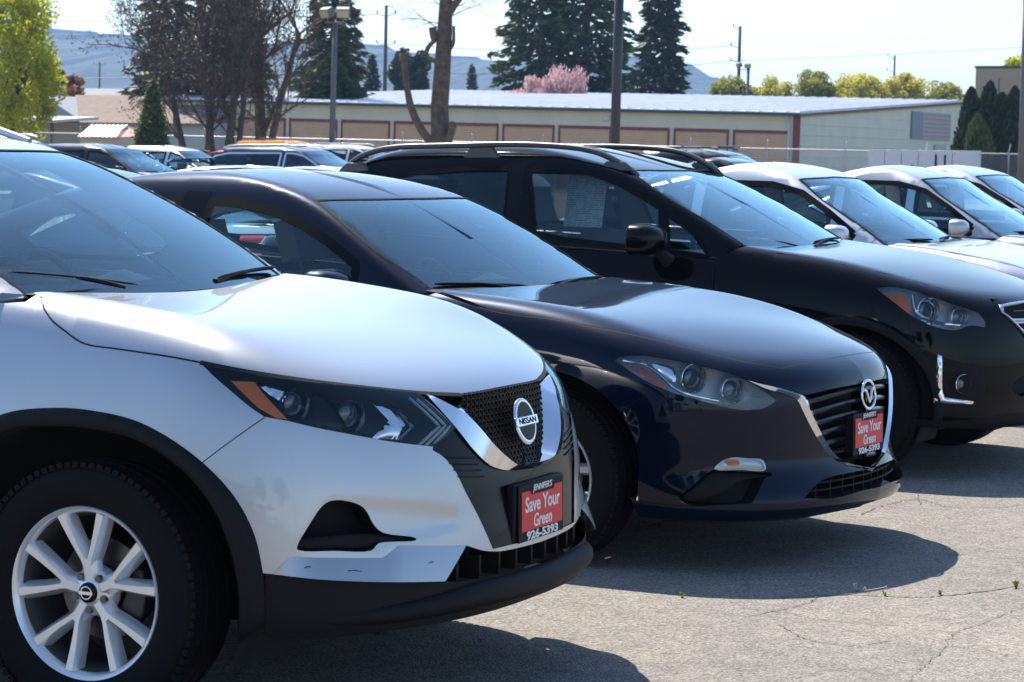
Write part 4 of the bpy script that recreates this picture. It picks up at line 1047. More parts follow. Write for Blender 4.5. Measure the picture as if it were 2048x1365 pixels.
    panel('cowl', F, TOP, [cw], .04, M['cladding'], root, off=-.006, mirror='weld')
    # cabin
    wsh = T['wsh_side'].copy(); zb = Sp((-3.4, 1.16), (-2.6, 1.135), (-1.5, 1.11), (-.6, 1.085), (-.2, 1.07))
    sp = dict(paint=S_, belt=lambda x: zb(x) + 0., wsh=np.vstack([wsh, [(-.262, -.715, 1.09)]]), wsh_top_x=-.955, wsh_bot=WIND.lift(C_.F, WIND.to2(np.array([(-.262, -.715, 1.09), (-.20, -.45, 1.09), (-.172, -.2, 1.09), (-.165, 0, 1.09)]))),
              roof_y=Sp((-3.1, .50), (-2.4, .565), (-1.6, .585), (-1.0, .545)), xrear_top=-2.95, xrear_mid=-2.98, xrear_side=-3.1, hf=.018, lining=True, rear_low=1.14, h=.04,
              windows=[[(-.80, 1.135), (-.72, 1.19), (-.98, 1.36), (-1.18, 1.45), (-1.52, 1.465), (-1.56, 1.30), (-1.55, 1.135), (-1.1, 1.125)], [(-1.66, 1.145), (-1.66, 1.30), (-1.64, 1.465), (-2.1, 1.455), (-2.45, 1.40), (-2.62, 1.27), (-2.5, 1.19), (-2.1, 1.155)]],
              glasses=[M['glass'], M['tint2']], frame=.035, rear_glass=M['tint2'])
    cabin_generic(C_, root, sp)
    BB = dict(chart=BC, paint=S_, belt=lambda x: zb(x) - .02, sill=.36, doors=(-.60, -1.62, -2.52, -3.0), lean=.06, wb=2.647, arch=.45, zc=.335, xrs=-3.2, hw=.89, clad=.05, h=.06)
    lower_body(B_, root, BB)
    for x in (.045, -2.647):
        for y in (-.79, .79): add_wheel(root, x, y, .345, .215, .228, dict(kind='vee', split=.272, n=5, rot=R(5), dish=1.0), steer=R(-1.5) if x > -1 else 0)
    cap_badge(root, -.79)
    interior(root, -.26, 1.055, .66, xs=-1.15, ys=.38, zseat=.42)
    wiper(root, (-.36, -.66, 1.148), (-.215, -.22, 1.098), (-.22, -.30, 1.10)); wiper(root, (-.205, .20, 1.105), (-.285, .69, 1.118), (-.205, .18, 1.10))
    # inner mirror
    m = MB(); m.box((-.98, -.11, 1.33), (-.95, .11, 1.395)); m.tube([(-.96, 0, 1.38), (-1.02, 0, 1.48)], .012, 8); m.build('rear_view_mirror', M['interior'], root, bevel=.012)
    for sg in (-1, 1):
        m = MB(); m.box((-.80, sg * .86 - .02, 1.10), (-.60, sg * .86 + .02, 1.10)); 
        k = MB(); k.lathe([(0, -.10), (.05, -.09), (.075, -.04), (.08, .03), (.07, .08), (0, .085)], 24, Matrix.Translation((-.70, sg * .93, 1.155)) @ Matrix.Rotation(R(0), 4, 'X') @ Matrix.Scale(.9, 4, (0, 0, 1)))
        k.tube([(-.68, sg * .80, 1.09), (-.70, sg * .88, 1.11)], .03, 8); k.build('door_mirror', S_, root, sharp=60)
        rr_ = MB(); rr_.tube([(x, sg * y, float(C_.roof(x)) - .075 * y * y + z) for x, y, z in ((-1.15, .575, -.01), (-1.3, .58, .025), (-1.9, .60, .032), (-2.6, .57, .03), (-2.8, .55, -.01))], .014, 8); rr_.build('roof_rail', M['alloy'], root, sharp=60)
    return root
def lettering(parent, name, s_, size, loc, mat, sx=1., bold=0., rot=None, shear=0., ext=.0004):
    cu = bpy.data.curves.new(name, 'FONT'); cu.body = s_; cu.size = size; cu.align_x = 'CENTER'; cu.align_y = 'CENTER'; cu.extrude = ext; cu.offset = bold; cu.resolution_u = 4; cu.shear = shear
    ob = bpy.data.objects.new(name, cu); COL.objects.link(ob)
    me = bpy.data.meshes.new_from_object(ob.evaluated_get(bpy.context.evaluated_depsgraph_get())); bpy.data.objects.remove(ob)
    V = [Vector((v.co.z, v.co.x * sx, v.co.y)) for v in me.vertices]; Fc = [tuple(q.vertices) for q in me.polygons]
    if rot is not None: V = [rot @ v for v in V]
    return mesh_obj(name, [v + Vector(loc) for v in V], Fc, mat, parent, smooth=False)
def cap_badge(root, y):
    w = [c for c in root.children if c.name.startswith('wheel') and c.type == 'EMPTY' and abs(c.location.x) < .1 and c.location.y < 0][0]
    k = MB(); n = 28; mm = 6; V = []; Fc = []
    f = -.1075 * .93 + .012
    for i in range(n):
        a = 2 * math.pi * i / n
        for j in range(mm):
            b = 2 * math.pi * j / mm; r_ = .0165 + .002 * math.cos(b); V.append((r_ * math.cos(a), f - .003 + .0012 * math.sin(b), r_ * math.sin(a)))
    for i in range(n):
        for j in range(mm): Fc.append((i * mm + j, i * mm + (j + 1) % mm, ((i + 1) % n) * mm + (j + 1) % mm, ((i + 1) % n) * mm + j))
    k.add(V, Fc); k.box((-.021, f - .005, -.0042), (.021, f - .001, .0042)); k.build('cap_emblem', M['chrome'], w, sharp=50)
def lamp_rogue(root, F, BC, hl, T, hl_top, hl_front, hl_bot, hl_rear):
    for nm in ('head_lamp',):
        pk = pocket('lamp_housing', F, BC, hl, .11, M['bezel'], root, direction=(-.80, .55, 0), shrink=.90, mirror='pair', off=-.004)
    panel('lamp_lens', F, BC, [hl], .02, M['lens'], root, off=.001, mirror='pair')
    am = BC.to2(cr(T['amber'], n=3, closed=True))
    panel('amber_reflector', F, BC, [lin(list(BC.to2(T['amber'])) + [BC.to2(T['amber'])[0]], .02)[:-1]], .02, M['amber'], root, off=-.014, mirror='pair')
    def unit(px, r, dep, nm, mat):
        p = BC.lift(F, [px])[0]; n = grad(F, p[None])[0]; d = np.array([.86, -.50, .02]); d /= np.linalg.norm(d)
        Mx = Matrix.Translation(p - n * .035) @ Vector((-d[0], -d[1], -d[2])).to_track_quat('Y', 'Z').to_matrix().to_4x4()
        k = MB(); k.lathe([(r * 1.25, -.012), (r * 1.18, .004), (r * 1.0, .022), (r * .8, .03)], 32, Mx); o = k.build(nm, mat, root, sharp=45); mirror_obj(o)
        g = MB(); g.lathe([(r * .88 * math.cos(t), -.014 * math.sin(t) + .010) for t in np.linspace(0, math.pi / 2 - .02, 8)], 32, Mx); o = g.build('bulb_glass', M['lamp_glass'], root, sharp=60); mirror_obj(o)
    s1 = BC.to2(np.array([(.655, -.735, .855)]))[0]; s2 = BC.to2(np.array([(.745, -.62, .828)]))[0]
    unit(BC.to2(T['hl_top'][1:2])[0] * .0 + BC.to2(np.array([(.60, -.765, .868)]))[0], .034, .05, 'projector', M['reflector'])
    unit(BC.to2(np.array([(.712, -.66, .835)]))[0], .036, .05, 'projector', M['reflector'])
    # inner trim plates between the lamp units
    def slab(pts, mat, nm, off, pil=.006):
        panel(nm, F, BC, [lin(list(BC.to2(np.array(pts))) + [BC.to2(np.array(pts))[0]], .012)[:-1]], .012, mat, root, off=off, pillow=(pil, .01), mirror='pair')
    slab([(.50, -.80, .925), (.575, -.755, .912), (.60, -.74, .885), (.575, -.775, .868), (.545, -.80, .89)], M['reflector'], 'lamp_reflector', -.030)
    slab([(.640, -.74, .895), (.668, -.70, .892), (.715, -.68, .80), (.70, -.70, .79), (.655, -.745, .80)], M['piano'], 'lamp_divider', -.024)
    slab([(.745, -.575, .865), (.775, -.50, .855), (.81, -.47, .795), (.80, -.53, .760), (.755, -.615, .768), (.775, -.55, .815)], M['reflector'], 'turn_lamp', -.032)
    for i, dx in enumerate((0, .018, .036)):
        c = [(.772 + dx * .75, -.455 + dx * 1.2, .862 - dx * .25), (.838 + dx * .55, -.405 + dx * 1.2, .782), (.812 + dx * .8, -.50 + dx * 1.5, .735 + dx * .05)]
        q = BC.to2(lin(c, .012)); P = BC.lift(F, q) - grad(F, BC.lift(F, q)) * .012
        m = MB(); m.tube([tuple(v) for v in P], .0045, 6); o = m.build('light_guide', M['guide'], root, sharp=60); mirror_obj(o)
M['guide'] = simple('light_guide', (.45, .48, .52), .25, spec=.6)

# ---------------------------------------------------------------- navy hatchback, second in the row
def ring_mesh(fy, fz, n, rad, mm=8, sx=.8):
    """closed tube along (y,z) curve in the plane x=0"""
    V = []; Fc = []; P = [(fy(i), fz(i)) for i in range(n)]
    for i in range(n):
        (a, b), (c, d) = P[i - 1], P[(i + 1) % n]; t = Vector((0, c - a, d - b)).normalized(); nn = Vector((0, t.z, -t.y))
        for j in range(mm):
            q = 2 * math.pi * j / mm; V.append(Vector((rad * sx * math.sin(q), P[i][0], P[i][1])) + nn * rad * math.cos(q))
    for i in range(n):
        for j in range(mm): Fc.append((i * mm + j, i * mm + (j + 1) % mm, ((i + 1) % n) * mm + (j + 1) % mm, ((i + 1) % n) * mm + j))
    return V, Fc
def resamp(c, n):
    c = np.array(c, float); d = np.r_[0, np.cumsum(np.linalg.norm(np.diff(c, axis=0), axis=1))]; t = np.linspace(0, d[-1], n)
    return np.array([np.interp(t, d, c[:, a]) for a in range(3)]).T
def ridge_trim(name, F, O, I, hgt, mat, root, n=50, sink=.002, taper=True):
    """bright trim between two curves, folded along a ridge, both sides"""
    O = resamp(O, n); I = resamp(I, n); No, Ni = grad(F, O), grad(F, I)
    w_ = np.ones((n, 1))
    if taper: w_ = np.sin(np.clip(np.linspace(0.05, 3, n), 0, 1) * math.pi / 2)[:, None]
    rid = (O + I) / 2 + (No + Ni) / 2 * hgt * w_; V = np.vstack([O - No * sink, rid, I - Ni * sink]); Fc = []
    for i in range(n - 1): Fc += [(i, i + 1, n + i + 1, n + i), (n + i, n + i + 1, 2 * n + i + 1, 2 * n + i)]
    VV = np.vstack([V, V * [1, -1, 1]]); FF = [f[::-1] for f in Fc] + [tuple(k + 3 * n for k in f) for f in Fc]
    return mesh_obj(name, VV, FF, mat, root, sharp=25)
def lamp_unit(root, F, BC, p, d, r, depth, mat, nm='projector', sink=.035):
    """round reflector with a domed glass in a dark ring; both sides"""
    p = np.array(p, float); d = np.array(d, float); d /= np.linalg.norm(d)
    Mx = Matrix.Translation(p - d * sink) @ Vector(-d).to_track_quat('Y', 'Z').to_matrix().to_4x4()
    k = MB(); k.lathe([(r * 1.28, -.014), (r * 1.22, -.016), (r * 1.12, .002), (r * 1.0, .022), (r * .8, .03)], 32, Mx); o = k.build(nm, mat, root, sharp=45); mirror_obj(o)
    g = MB(); g.lathe([(r * .86 * math.cos(t), -.016 * math.sin(t) + .012) for t in np.linspace(0, math.pi / 2 - .02, 8)], 32, Mx); o2 = g.build('bulb_glass', M['lamp_glass'], root, sharp=60); mirror_obj(o2); return o
def build_mazda(name, loc, rz):
    B_, C_ = make_mazda(); F = B_.F; T = {k: np.array(v) for k, v in T_mazda.items()}
    root = empty(name, loc, rz); P_ = M['blue']; BC = Belt(.15, -2.9); sE = BC.xa + BC.R * math.pi / 2; b2 = BC.to2; h = .03
    hs = cr(np.vstack([[(-.50, -.74, .970)], T['hood_side'][1:-1], T['hood_front'][:1]]), n=6)
    hf = cr([T['hood_front'][0], T['hood_front'][1], (.852, -.15, .752), (.858, 0, .754)], n=8)
    cowl = cr([(-.50, -.74, .97), (-.44, -.4, .965), (-.415, 0, .965)], n=10)
    panel('hood', F, TOP, [join(hs, hf, lin([(.858, 0, .754), (-.415, 0, .96)], .03), cowl[::-1])], h, P_, root, mirror='weld')
    deg = np.radians([77, 65, 52, 40, 29, 19]); ra = [.404, .413, .419, .420, .416, .410]
    A_ = np.c_[np.array(ra) * np.cos(deg), .318 + np.array(ra) * np.sin(deg)]
    Af = cr(np.vstack([[(.390, .22)], A_[::-1], A_ * [-1, 1], [(-.39, .22)]]), n=6)
    sm = cr(T['seam'], n=6); s_a = b2(sm[-1:])[0]; k = int(np.argmin(np.linalg.norm(Af - s_a, axis=1)))
    hlt = cr(T['hl_top'], n=5); hli = cr(T['hl_in'], n=5); hlb = cr(T['hl_bot'][:-1], n=5)
    hlb = np.vstack([hlb, T['hl_top'][:1]]); hl = join(b2(hlt), b2(hli), b2(hlb))
    # where the fender / bumper line meets the lamp
    ib = int(np.argmin(np.linalg.norm(hlb - sm[0], axis=1)))
    fender = join(np.vstack([s_a, Af[k + 1:]]), lin([Af[-1], (-.50, .22), (-.54, .6), (-.60, .93)], .05), lin([(-.60, .93), b2(hs[:1])[0]], .03), b2(hs), lin([b2(hs[-1:])[0], b2(T['hl_in'][:1])[0]], .02), b2(hlt)[::-1], b2(hlb[ib:])[::-1], b2(sm))
    panel('fender', F, BC, [fender], h, P_, root, mirror='pair')
    gr_in = cr(np.vstack([T['ch_in'][:-1], [(.967, 0, .338)]]), n=6); gr_out = cr(np.vstack([T['ch_out'][:-1], [(.969, 0, .322)]]), n=6)
    nose = cr(np.vstack([T['wing_up'][-1:], T['nose_top'][1:2], [(.941, 0, .657)]]), n=8)
    wing = cr(T['wing_up'], n=6)
    # nose piece between hood and grille
    npnl = join(b2(hf), lin([(sE, .754), (sE, .657)], .02), b2(nose)[::-1], b2(wing)[::-1], lin([b2(T['wing_up'][:1])[0], b2(hs[-1:])[0]], .02))
    panel('nose_panel', F, BC, [npnl], .02, P_, root, mirror='weld')
    lip_t = cr(np.vstack([[(.375, -.848, .262)], T['lip_t'], T['intake_b'][1:], [(1.004, 0, .262)]]), n=5)
    ins = cr(np.vstack([T['intake'][:-1], [(.973, 0, .331)]]), n=6); inb = cr(np.vstack([T['intake_b'], [(1.004, 0, .262)]]), n=6)
    i0 = int(np.argmin(np.linalg.norm(gr_out - hli[-1], axis=1)))
    rec = cr(T['rec'], n=4, closed=True); fog = cr(T['fogl'], n=4, closed=True)
    ia = int(np.argmin(np.abs(Af[:k, 1] - .262)))
    wo = cr(T['ch_out'][:3], n=6)
    bump = join(b2(sm), Af[ia:k][::-1], b2(cr(np.vstack([T['lip_t'], T['intake'][:1]]), n=5)), b2(ins), lin([(sE, .331), (sE, .330)], .01), b2(gr_out)[::-1], b2(hli), b2(hlb[:ib + 1]))
    panel('front_bumper', F, BC, [bump, b2(rec)], .025, P_, root, mirror='weld')
    lip = join(b2(cr(np.vstack([[(.385, -.848, .275)], T['lip_t'] + [0, 0, .006], T['intake_b'][1:], [(1.004, 0, .262)]]), n=5)), lin([(sE, .262), (sE, .212)], .02), lin([(sE, .212), (BC.xa + .75, .200), (.62, .200), (.39, .20)], .03), lin([(.39, .20), b2(np.array([(.385, -.848, .275)]))[0]], .02))
    panel('front_lip', F, BC, [lip], .02, P_, root, off=.004, mirror='weld')
    for sg in (1,):
        # intake
        m = MB(); m.box((.80, -.50, .20), (.83, .50, .40)); m.build('intake_backing', M['dark'], root)
        for i in range(9):
            y = -.36 + .09 * i; m = MB(); xx = float(B_.xf(.29)) - float(B_.plan(abs(y))) - .05; m.box((xx - .06, y - .005, .25), (xx, y + .005, .335)); m.build('intake_bar', M['cladding'], root)
        for z in (.285, .31):
            V = [(float(B_.xf(z)) - float(B_.plan(abs(y))) - .03, y, z) for y in np.linspace(-.42, .42, 15)]; m = MB(); m.tube(V, .004, 6); m.build('intake_slat', M['cladding'], root, sharp=60)
    # grille slats
    go = FRONT.to2(np.array(join(gr_in, lin([(.96, 0, .338), (.94, 0, .657)], .03), nose[::-1])))
    for i in range(7):
        z0 = .375 + .043 * i; pts = []
        for y in np.linspace(-.42, 0, 40):
            zz = z0 - .10 * y * y * 1.6
            if inside(np.array([[y, zz]]), go)[0] and dist_loop(np.array([[y, zz]]), go)[0] > .006 or y > -.01: pts.append((float(B_.xf(zz)) - float(B_.plan(-y)) - .022, y, zz))
        pts = pts + [(p[0], -p[1], p[2]) for p in pts[::-1][1:]]
        V = []; n = len(pts)
        for p in pts: V += [(p[0], p[1], p[2] + .008), (p[0] + .006, p[1], p[2]), (p[0], p[1], p[2] - .009), (p[0] - .05, p[1], p[2] - .012), (p[0] - .05, p[1], p[2] + .004)]
        Fc = [(5 * a + j, 5 * a + (j + 1) % 5, 5 * a + 5 + (j + 1) % 5, 5 * a + 5 + j) for a in range(n - 1) for j in range(5)]
        mesh_obj('grille_slat', V, Fc, M['slat'], root, sharp=30)
    m = MB(); m.box((.80, -.44, .34), (.83, .44, .68)); m.build('grille_backing', M['dark'], root)
    pocket('grille_rim', F, BC, join(b2(gr_in), lin([(sE, .338), (sE, .657)], .03), b2(nose)[::-1]), .06, M['piano'], root, shrink=1., floor=False)
    pocket('grille_rim', F, Belt_m(BC), [], 0, None, root) if False else None
    # bright wing and surround
    ridge_trim('grille_surround', F, np.vstack([gr_out]), np.vstack([wing[:-1], gr_in]), .012, M['chrome'], root, n=80)
    # badge
    e = empty('badge', (.957, 0, .612)); e.parent = root; e.rotation_euler = (0, R(-6), 0)
    a_, b_ = .068, .053
    V, Fc = ring_mesh(lambda i: a_ * math.cos(2 * math.pi * i / 48), lambda i: b_ * math.sin(2 * math.pi * i / 48) * (1.0 if math.sin(2 * math.pi * i / 48) > 0 else 1.), 48, .0065)
    mesh_obj('badge_ring', V, Fc, M['chrome'], e)
    m = MB()
    for sg in (-1, 1):
        m.tube([(.002, sg * y, z) for y, z in ((.064, .012), (.050, .022), (.030, .016), (.012, -.012), (0, -.030))], [.003, .006, .0075, .0065, .005], 8)
    m.build('badge_wings', M['chrome'], e, sharp=60)
    plate(root, .962, 0, .470, R(1))
    m = MB(); m.box((.92, -.14, .40), (.955, .14, .54)); m.build('plate_holder', M['cladding'], root, bevel=.006)
    # fog lamp and recess
    pocket('lamp_recess', F, BC, rec, .06, M['cladding'], root, direction=(-.75, .66, 0), shrink=.86, mirror='pair')
    blade = cr([T['rec'][0] + [0, 0, -.002], T['rec'][1] - [0, 0, .004], T['rec'][2] - [.006, -.004, .004], (.75, -.69, .345), (.70, -.735, .30), (.63, -.795, .262), (.58, -.82, .262), (.57, -.823, .278), (.61, -.806, .326)], n=4, closed=True)
    panel('recess_blade', F, BC, [blade], .014, M['cladding'], root, off=-.02, pillow=(.016, .02), mirror='pair')
    panel('fog_lamp', F, BC, [fog], .012, M['fogglass'], root, off=.0015, pillow=(.004, .012), mirror='pair')
    panel('fog_lens', F, BC, [fog], .015, M['lens'], root, off=.008, mirror='pair')
    am = cr([(.700, -.738, .415), (.735, -.70, .416), (.74, -.698, .40), (.71, -.73, .398)], n=4, closed=True); panel('turn_bulb', F, BC, [am], .01, M['amber'], root, off=.0065, mirror='pair')
    # head lamp
    pocket('lamp_housing', F, BC, hl, .10, M['bezel_lt'], root, direction=(-.80, .55, 0), shrink=.88, mirror='pair', off=-.003)
    panel('lamp_lens', F, BC, [hl], .02, M['lens'], root, off=.001, mirror='pair')
    panel('side_reflector', F, BC, [lin(list(b2(T['amber'])) + [b2(T['amber'])[0]], .02)[:-1]], .015, M['red_dull'], root, off=-.012, pillow=(.003, .008), mirror='pair')
    strip = cr([(.345, -.858, .765), (.42, -.845, .757), (.47, -.838, .733), (.505, -.832, .705), (.54, -.826, .672), (.60, -.80, .648), (.68, -.748, .630)], n=5)
    q = BC.lift(F, b2(strip)); q = q - grad(F, q) * .010; m = MB(); m.tube([tuple(v) for v in q], .006, 6); o = m.build('lamp_strip', M['reflector'], root, sharp=60); mirror_obj(o)
    for p, r_ in (((.60, -.765, .705), .042), ((.715, -.672, .662), .040)): lamp_unit(root, F, BC, p, (.84, -.54, .02), r_, .05, M['reflector'])
    br = cr([(.445, -.82, .765), (.52, -.795, .755), (.53, -.80, .70), (.50, -.815, .715)], n=4, closed=True); panel('turn_lamp', F, BC, [br], .012, M['reflector'], root, off=-.022, pillow=(.006, .012), mirror='pair')
    # lines
    ribbon('hood_gap', F, BC, b2(hs[4:]), .005, M['seam'], root, mirror='pair'); ribbon('hood_gap', F, TOP, hf, .005, M['seam'], root, mirror='weld')
    ribbon('bumper_gap', F, BC, b2(sm), .003, M['seam'], root, mirror='pair')
    # arch lip and inner return
    Pi = on_surf(F, BC, Af)
    for sg in (1, -1):
        n = len(Pi); Vv = np.vstack([Pi * [1, sg, 1], Pi * [1, sg, 1] + [0, .09 * sg, 0]]); mesh_obj('arch_return', Vv, [(i, i + 1, n + i + 1, n + i) for i in range(n - 1)], M['dark'], root)
    # under tray behind the bumper
    m = MB(); m.prism([(.40, -.80, .20), (.62, -.76, .20), (.86, -.45, .20), (.93, 0, .20), (.86, .45, .20), (.62, .76, .20), (.40, .80, .20)], (0, 0, -.02)); m.build('under_tray', M['dark'], root)
    for sg in (-1, 1):
        m = MB(); m.box((.43, sg * .62 - .10, .145), (.45, sg * .62 + .10, .20)); m.build('air_deflector', M['cladding'], root, bevel=.006)
    cw = join(cowl, lin([(-.415, 0, .965), (-.62, 0, .965)], .04), lin([(-.62, 0, .965), (-.74, -.72, .965)], .04), lin([(-.74, -.72, .965), (-.50, -.74, .97)], .04))
    panel('cowl', F, TOP, [cw], .04, M['cladding'], root, off=-.006, mirror='weld')
    # cabin
    zb = Sp((-3.4, 1.05), (-2.6, 1.035), (-1.5, .99), (-.7, .955), (-.3, .94))
    W1 = T['win_top']; w1 = [(p[0], p[2]) for p in W1[:-1]] + [(-.86, 1.0), (-1.3, .985), (-1.66, 1.005), (-1.66, 1.15)]
    w2 = [(-1.80, 1.293), (-1.79, 1.15), (-1.79, 1.012), (-2.2, 1.03), (-2.52, 1.07), (-2.68, 1.15), (-2.5, 1.215), (-2.15, 1.275)]
    Aw = T['wsh'].copy(); wb_ = WIND.lift(C_.F, WIND.to2(np.array([(-.527, -.706, .964), (-.46, -.5, .96), (-.42, -.25, .955), (-.405, 0, .955)])))
    Aw[-1] = wb_[0]
    sp = dict(paint=P_, belt=lambda x: zb(x), wsh=Aw, wsh_top_x=-1.11, wsh_bot=wb_, roof_y=Sp((-2.8, .45), (-2.2, .54), (-1.7, .575), (-1.2, .57)), xrear_top=-2.45, xrear_mid=-2.50, xrear_side=-3.0, hf=.018, lining=True, rear_low=1.06, h=.04,
              windows=[w1, w2], glasses=[M['glass'], M['glass']], frame=.04, round=False, back=Plane((-.55, 0, .83), (0, -1, 0)), pillars=[(-1.725, .13)], plean=0.)
    cabin_generic(C_, root, sp)
    lower_body(B_, root, dict(chart=BC, paint=P_, belt=lambda x: zb(x) - .015, sill=.28, doors=(-.54, -1.72, -2.55, -3.0), lean=.06, wb=2.70, arch=.40, zc=.318, xrs=-3.25, hw=.87, h=.06, sill_mat=P_))
    for x in (.02, -2.70):
        for y in (-.7775, .7775): add_wheel(root, x, y, .326, .205, .214, dict(kind='vee', split=.30, n=5, rot=R(12)))
    interior(root, -.50, .93, .64, xs=-1.42, ys=.37, zseat=.28)
    wiper(root, (-.565, -.66, .990), (-.455, -.12, .965), (-.43, -.22, .955)); wiper(root, (-.44, .05, .968), (-.50, .62, .975), (-.42, .02, .955))
    m = MB(); m.box((-1.20, -.11, 1.19), (-1.17, .11, 1.25)); m.tube([(-1.18, 0, 1.23), (-1.22, 0, 1.33)], .012, 8); m.build('rear_view_mirror', M['interior'], root, bevel=.012)
    for sg in (-1, 1): door_mirror(root, (-.86, sg * .93, .985), sg, P_, foot=(-.84, sg * .83, .94), s_=.92)
    return root
def door_mirror(root, p, sg, mat, foot, s_=1., glass_=None):
    """housing rounded to the front, flat glass behind, foot to the door"""
    k = MB(); n = 14; m = 20; V = []; Fc = []
    for i in range(n + 1):
        t = i / n; x = -.075 + .15 * t; rr = (1 - max(0, (t - .25) / .75) ** 2.6) ** .5 if t < 1 else 0.02; rr = max(rr, .03) * (1 if t > .06 else .93)
        for j in range(m):
            a = 2 * math.pi * j / m; c, s2 = math.cos(a), math.sin(a)
            e = lambda v, q: math.copysign(abs(v) ** q, v)
            V.append((p[0] + x * s_, p[1] + sg * .0 + .115 * s_ * rr * e(c, .62), p[2] + .072 * s_ * rr * e(s2, .62)))
    for i in range(n):
        for j in range(m): Fc.append((i * m + j, i * m + (j + 1) % m, (i + 1) * m + (j + 1) % m, (i + 1) * m + j))
    Fc.append(tuple(range(m))); Fc.append(tuple(n * m + j for j in range(m))[::-1])
    k.add(V, Fc); o = k.build('door_mirror', mat, root, sharp=60)
    f = MB(); f.tube([(foot[0], foot[1], foot[2]), (p[0] + .01, p[1] - sg * .05 * s_, p[2] - .045 * s_)], [.045 * s_, .030 * s_], 10, squash=.7); f.build('mirror_foot', M['cladding'], root, sharp=60)
    g = MB(); g.lathe([(0, 0), (.085 * s_, 0)], 20, Matrix.Translation((p[0] - .0765 * s_, p[1], p[2])) @ Matrix.Rotation(R(-90), 4, 'Z') @ Matrix.Scale(.7, 4, (0, 0, 1))); g.build('mirror_glass', M['chrome'], root)
    return o
M['fogglass'] = simple('fog_lamp_glass', (.55, .57, .60), .15, metal=.35, coat=.6)
M['slat'] = simple('grille_slat', (.012, .012, .013), .3, coat=.4)
M['red_dull'] = simple('side_reflector', (.50, .07, .05), .3, coat=.6)

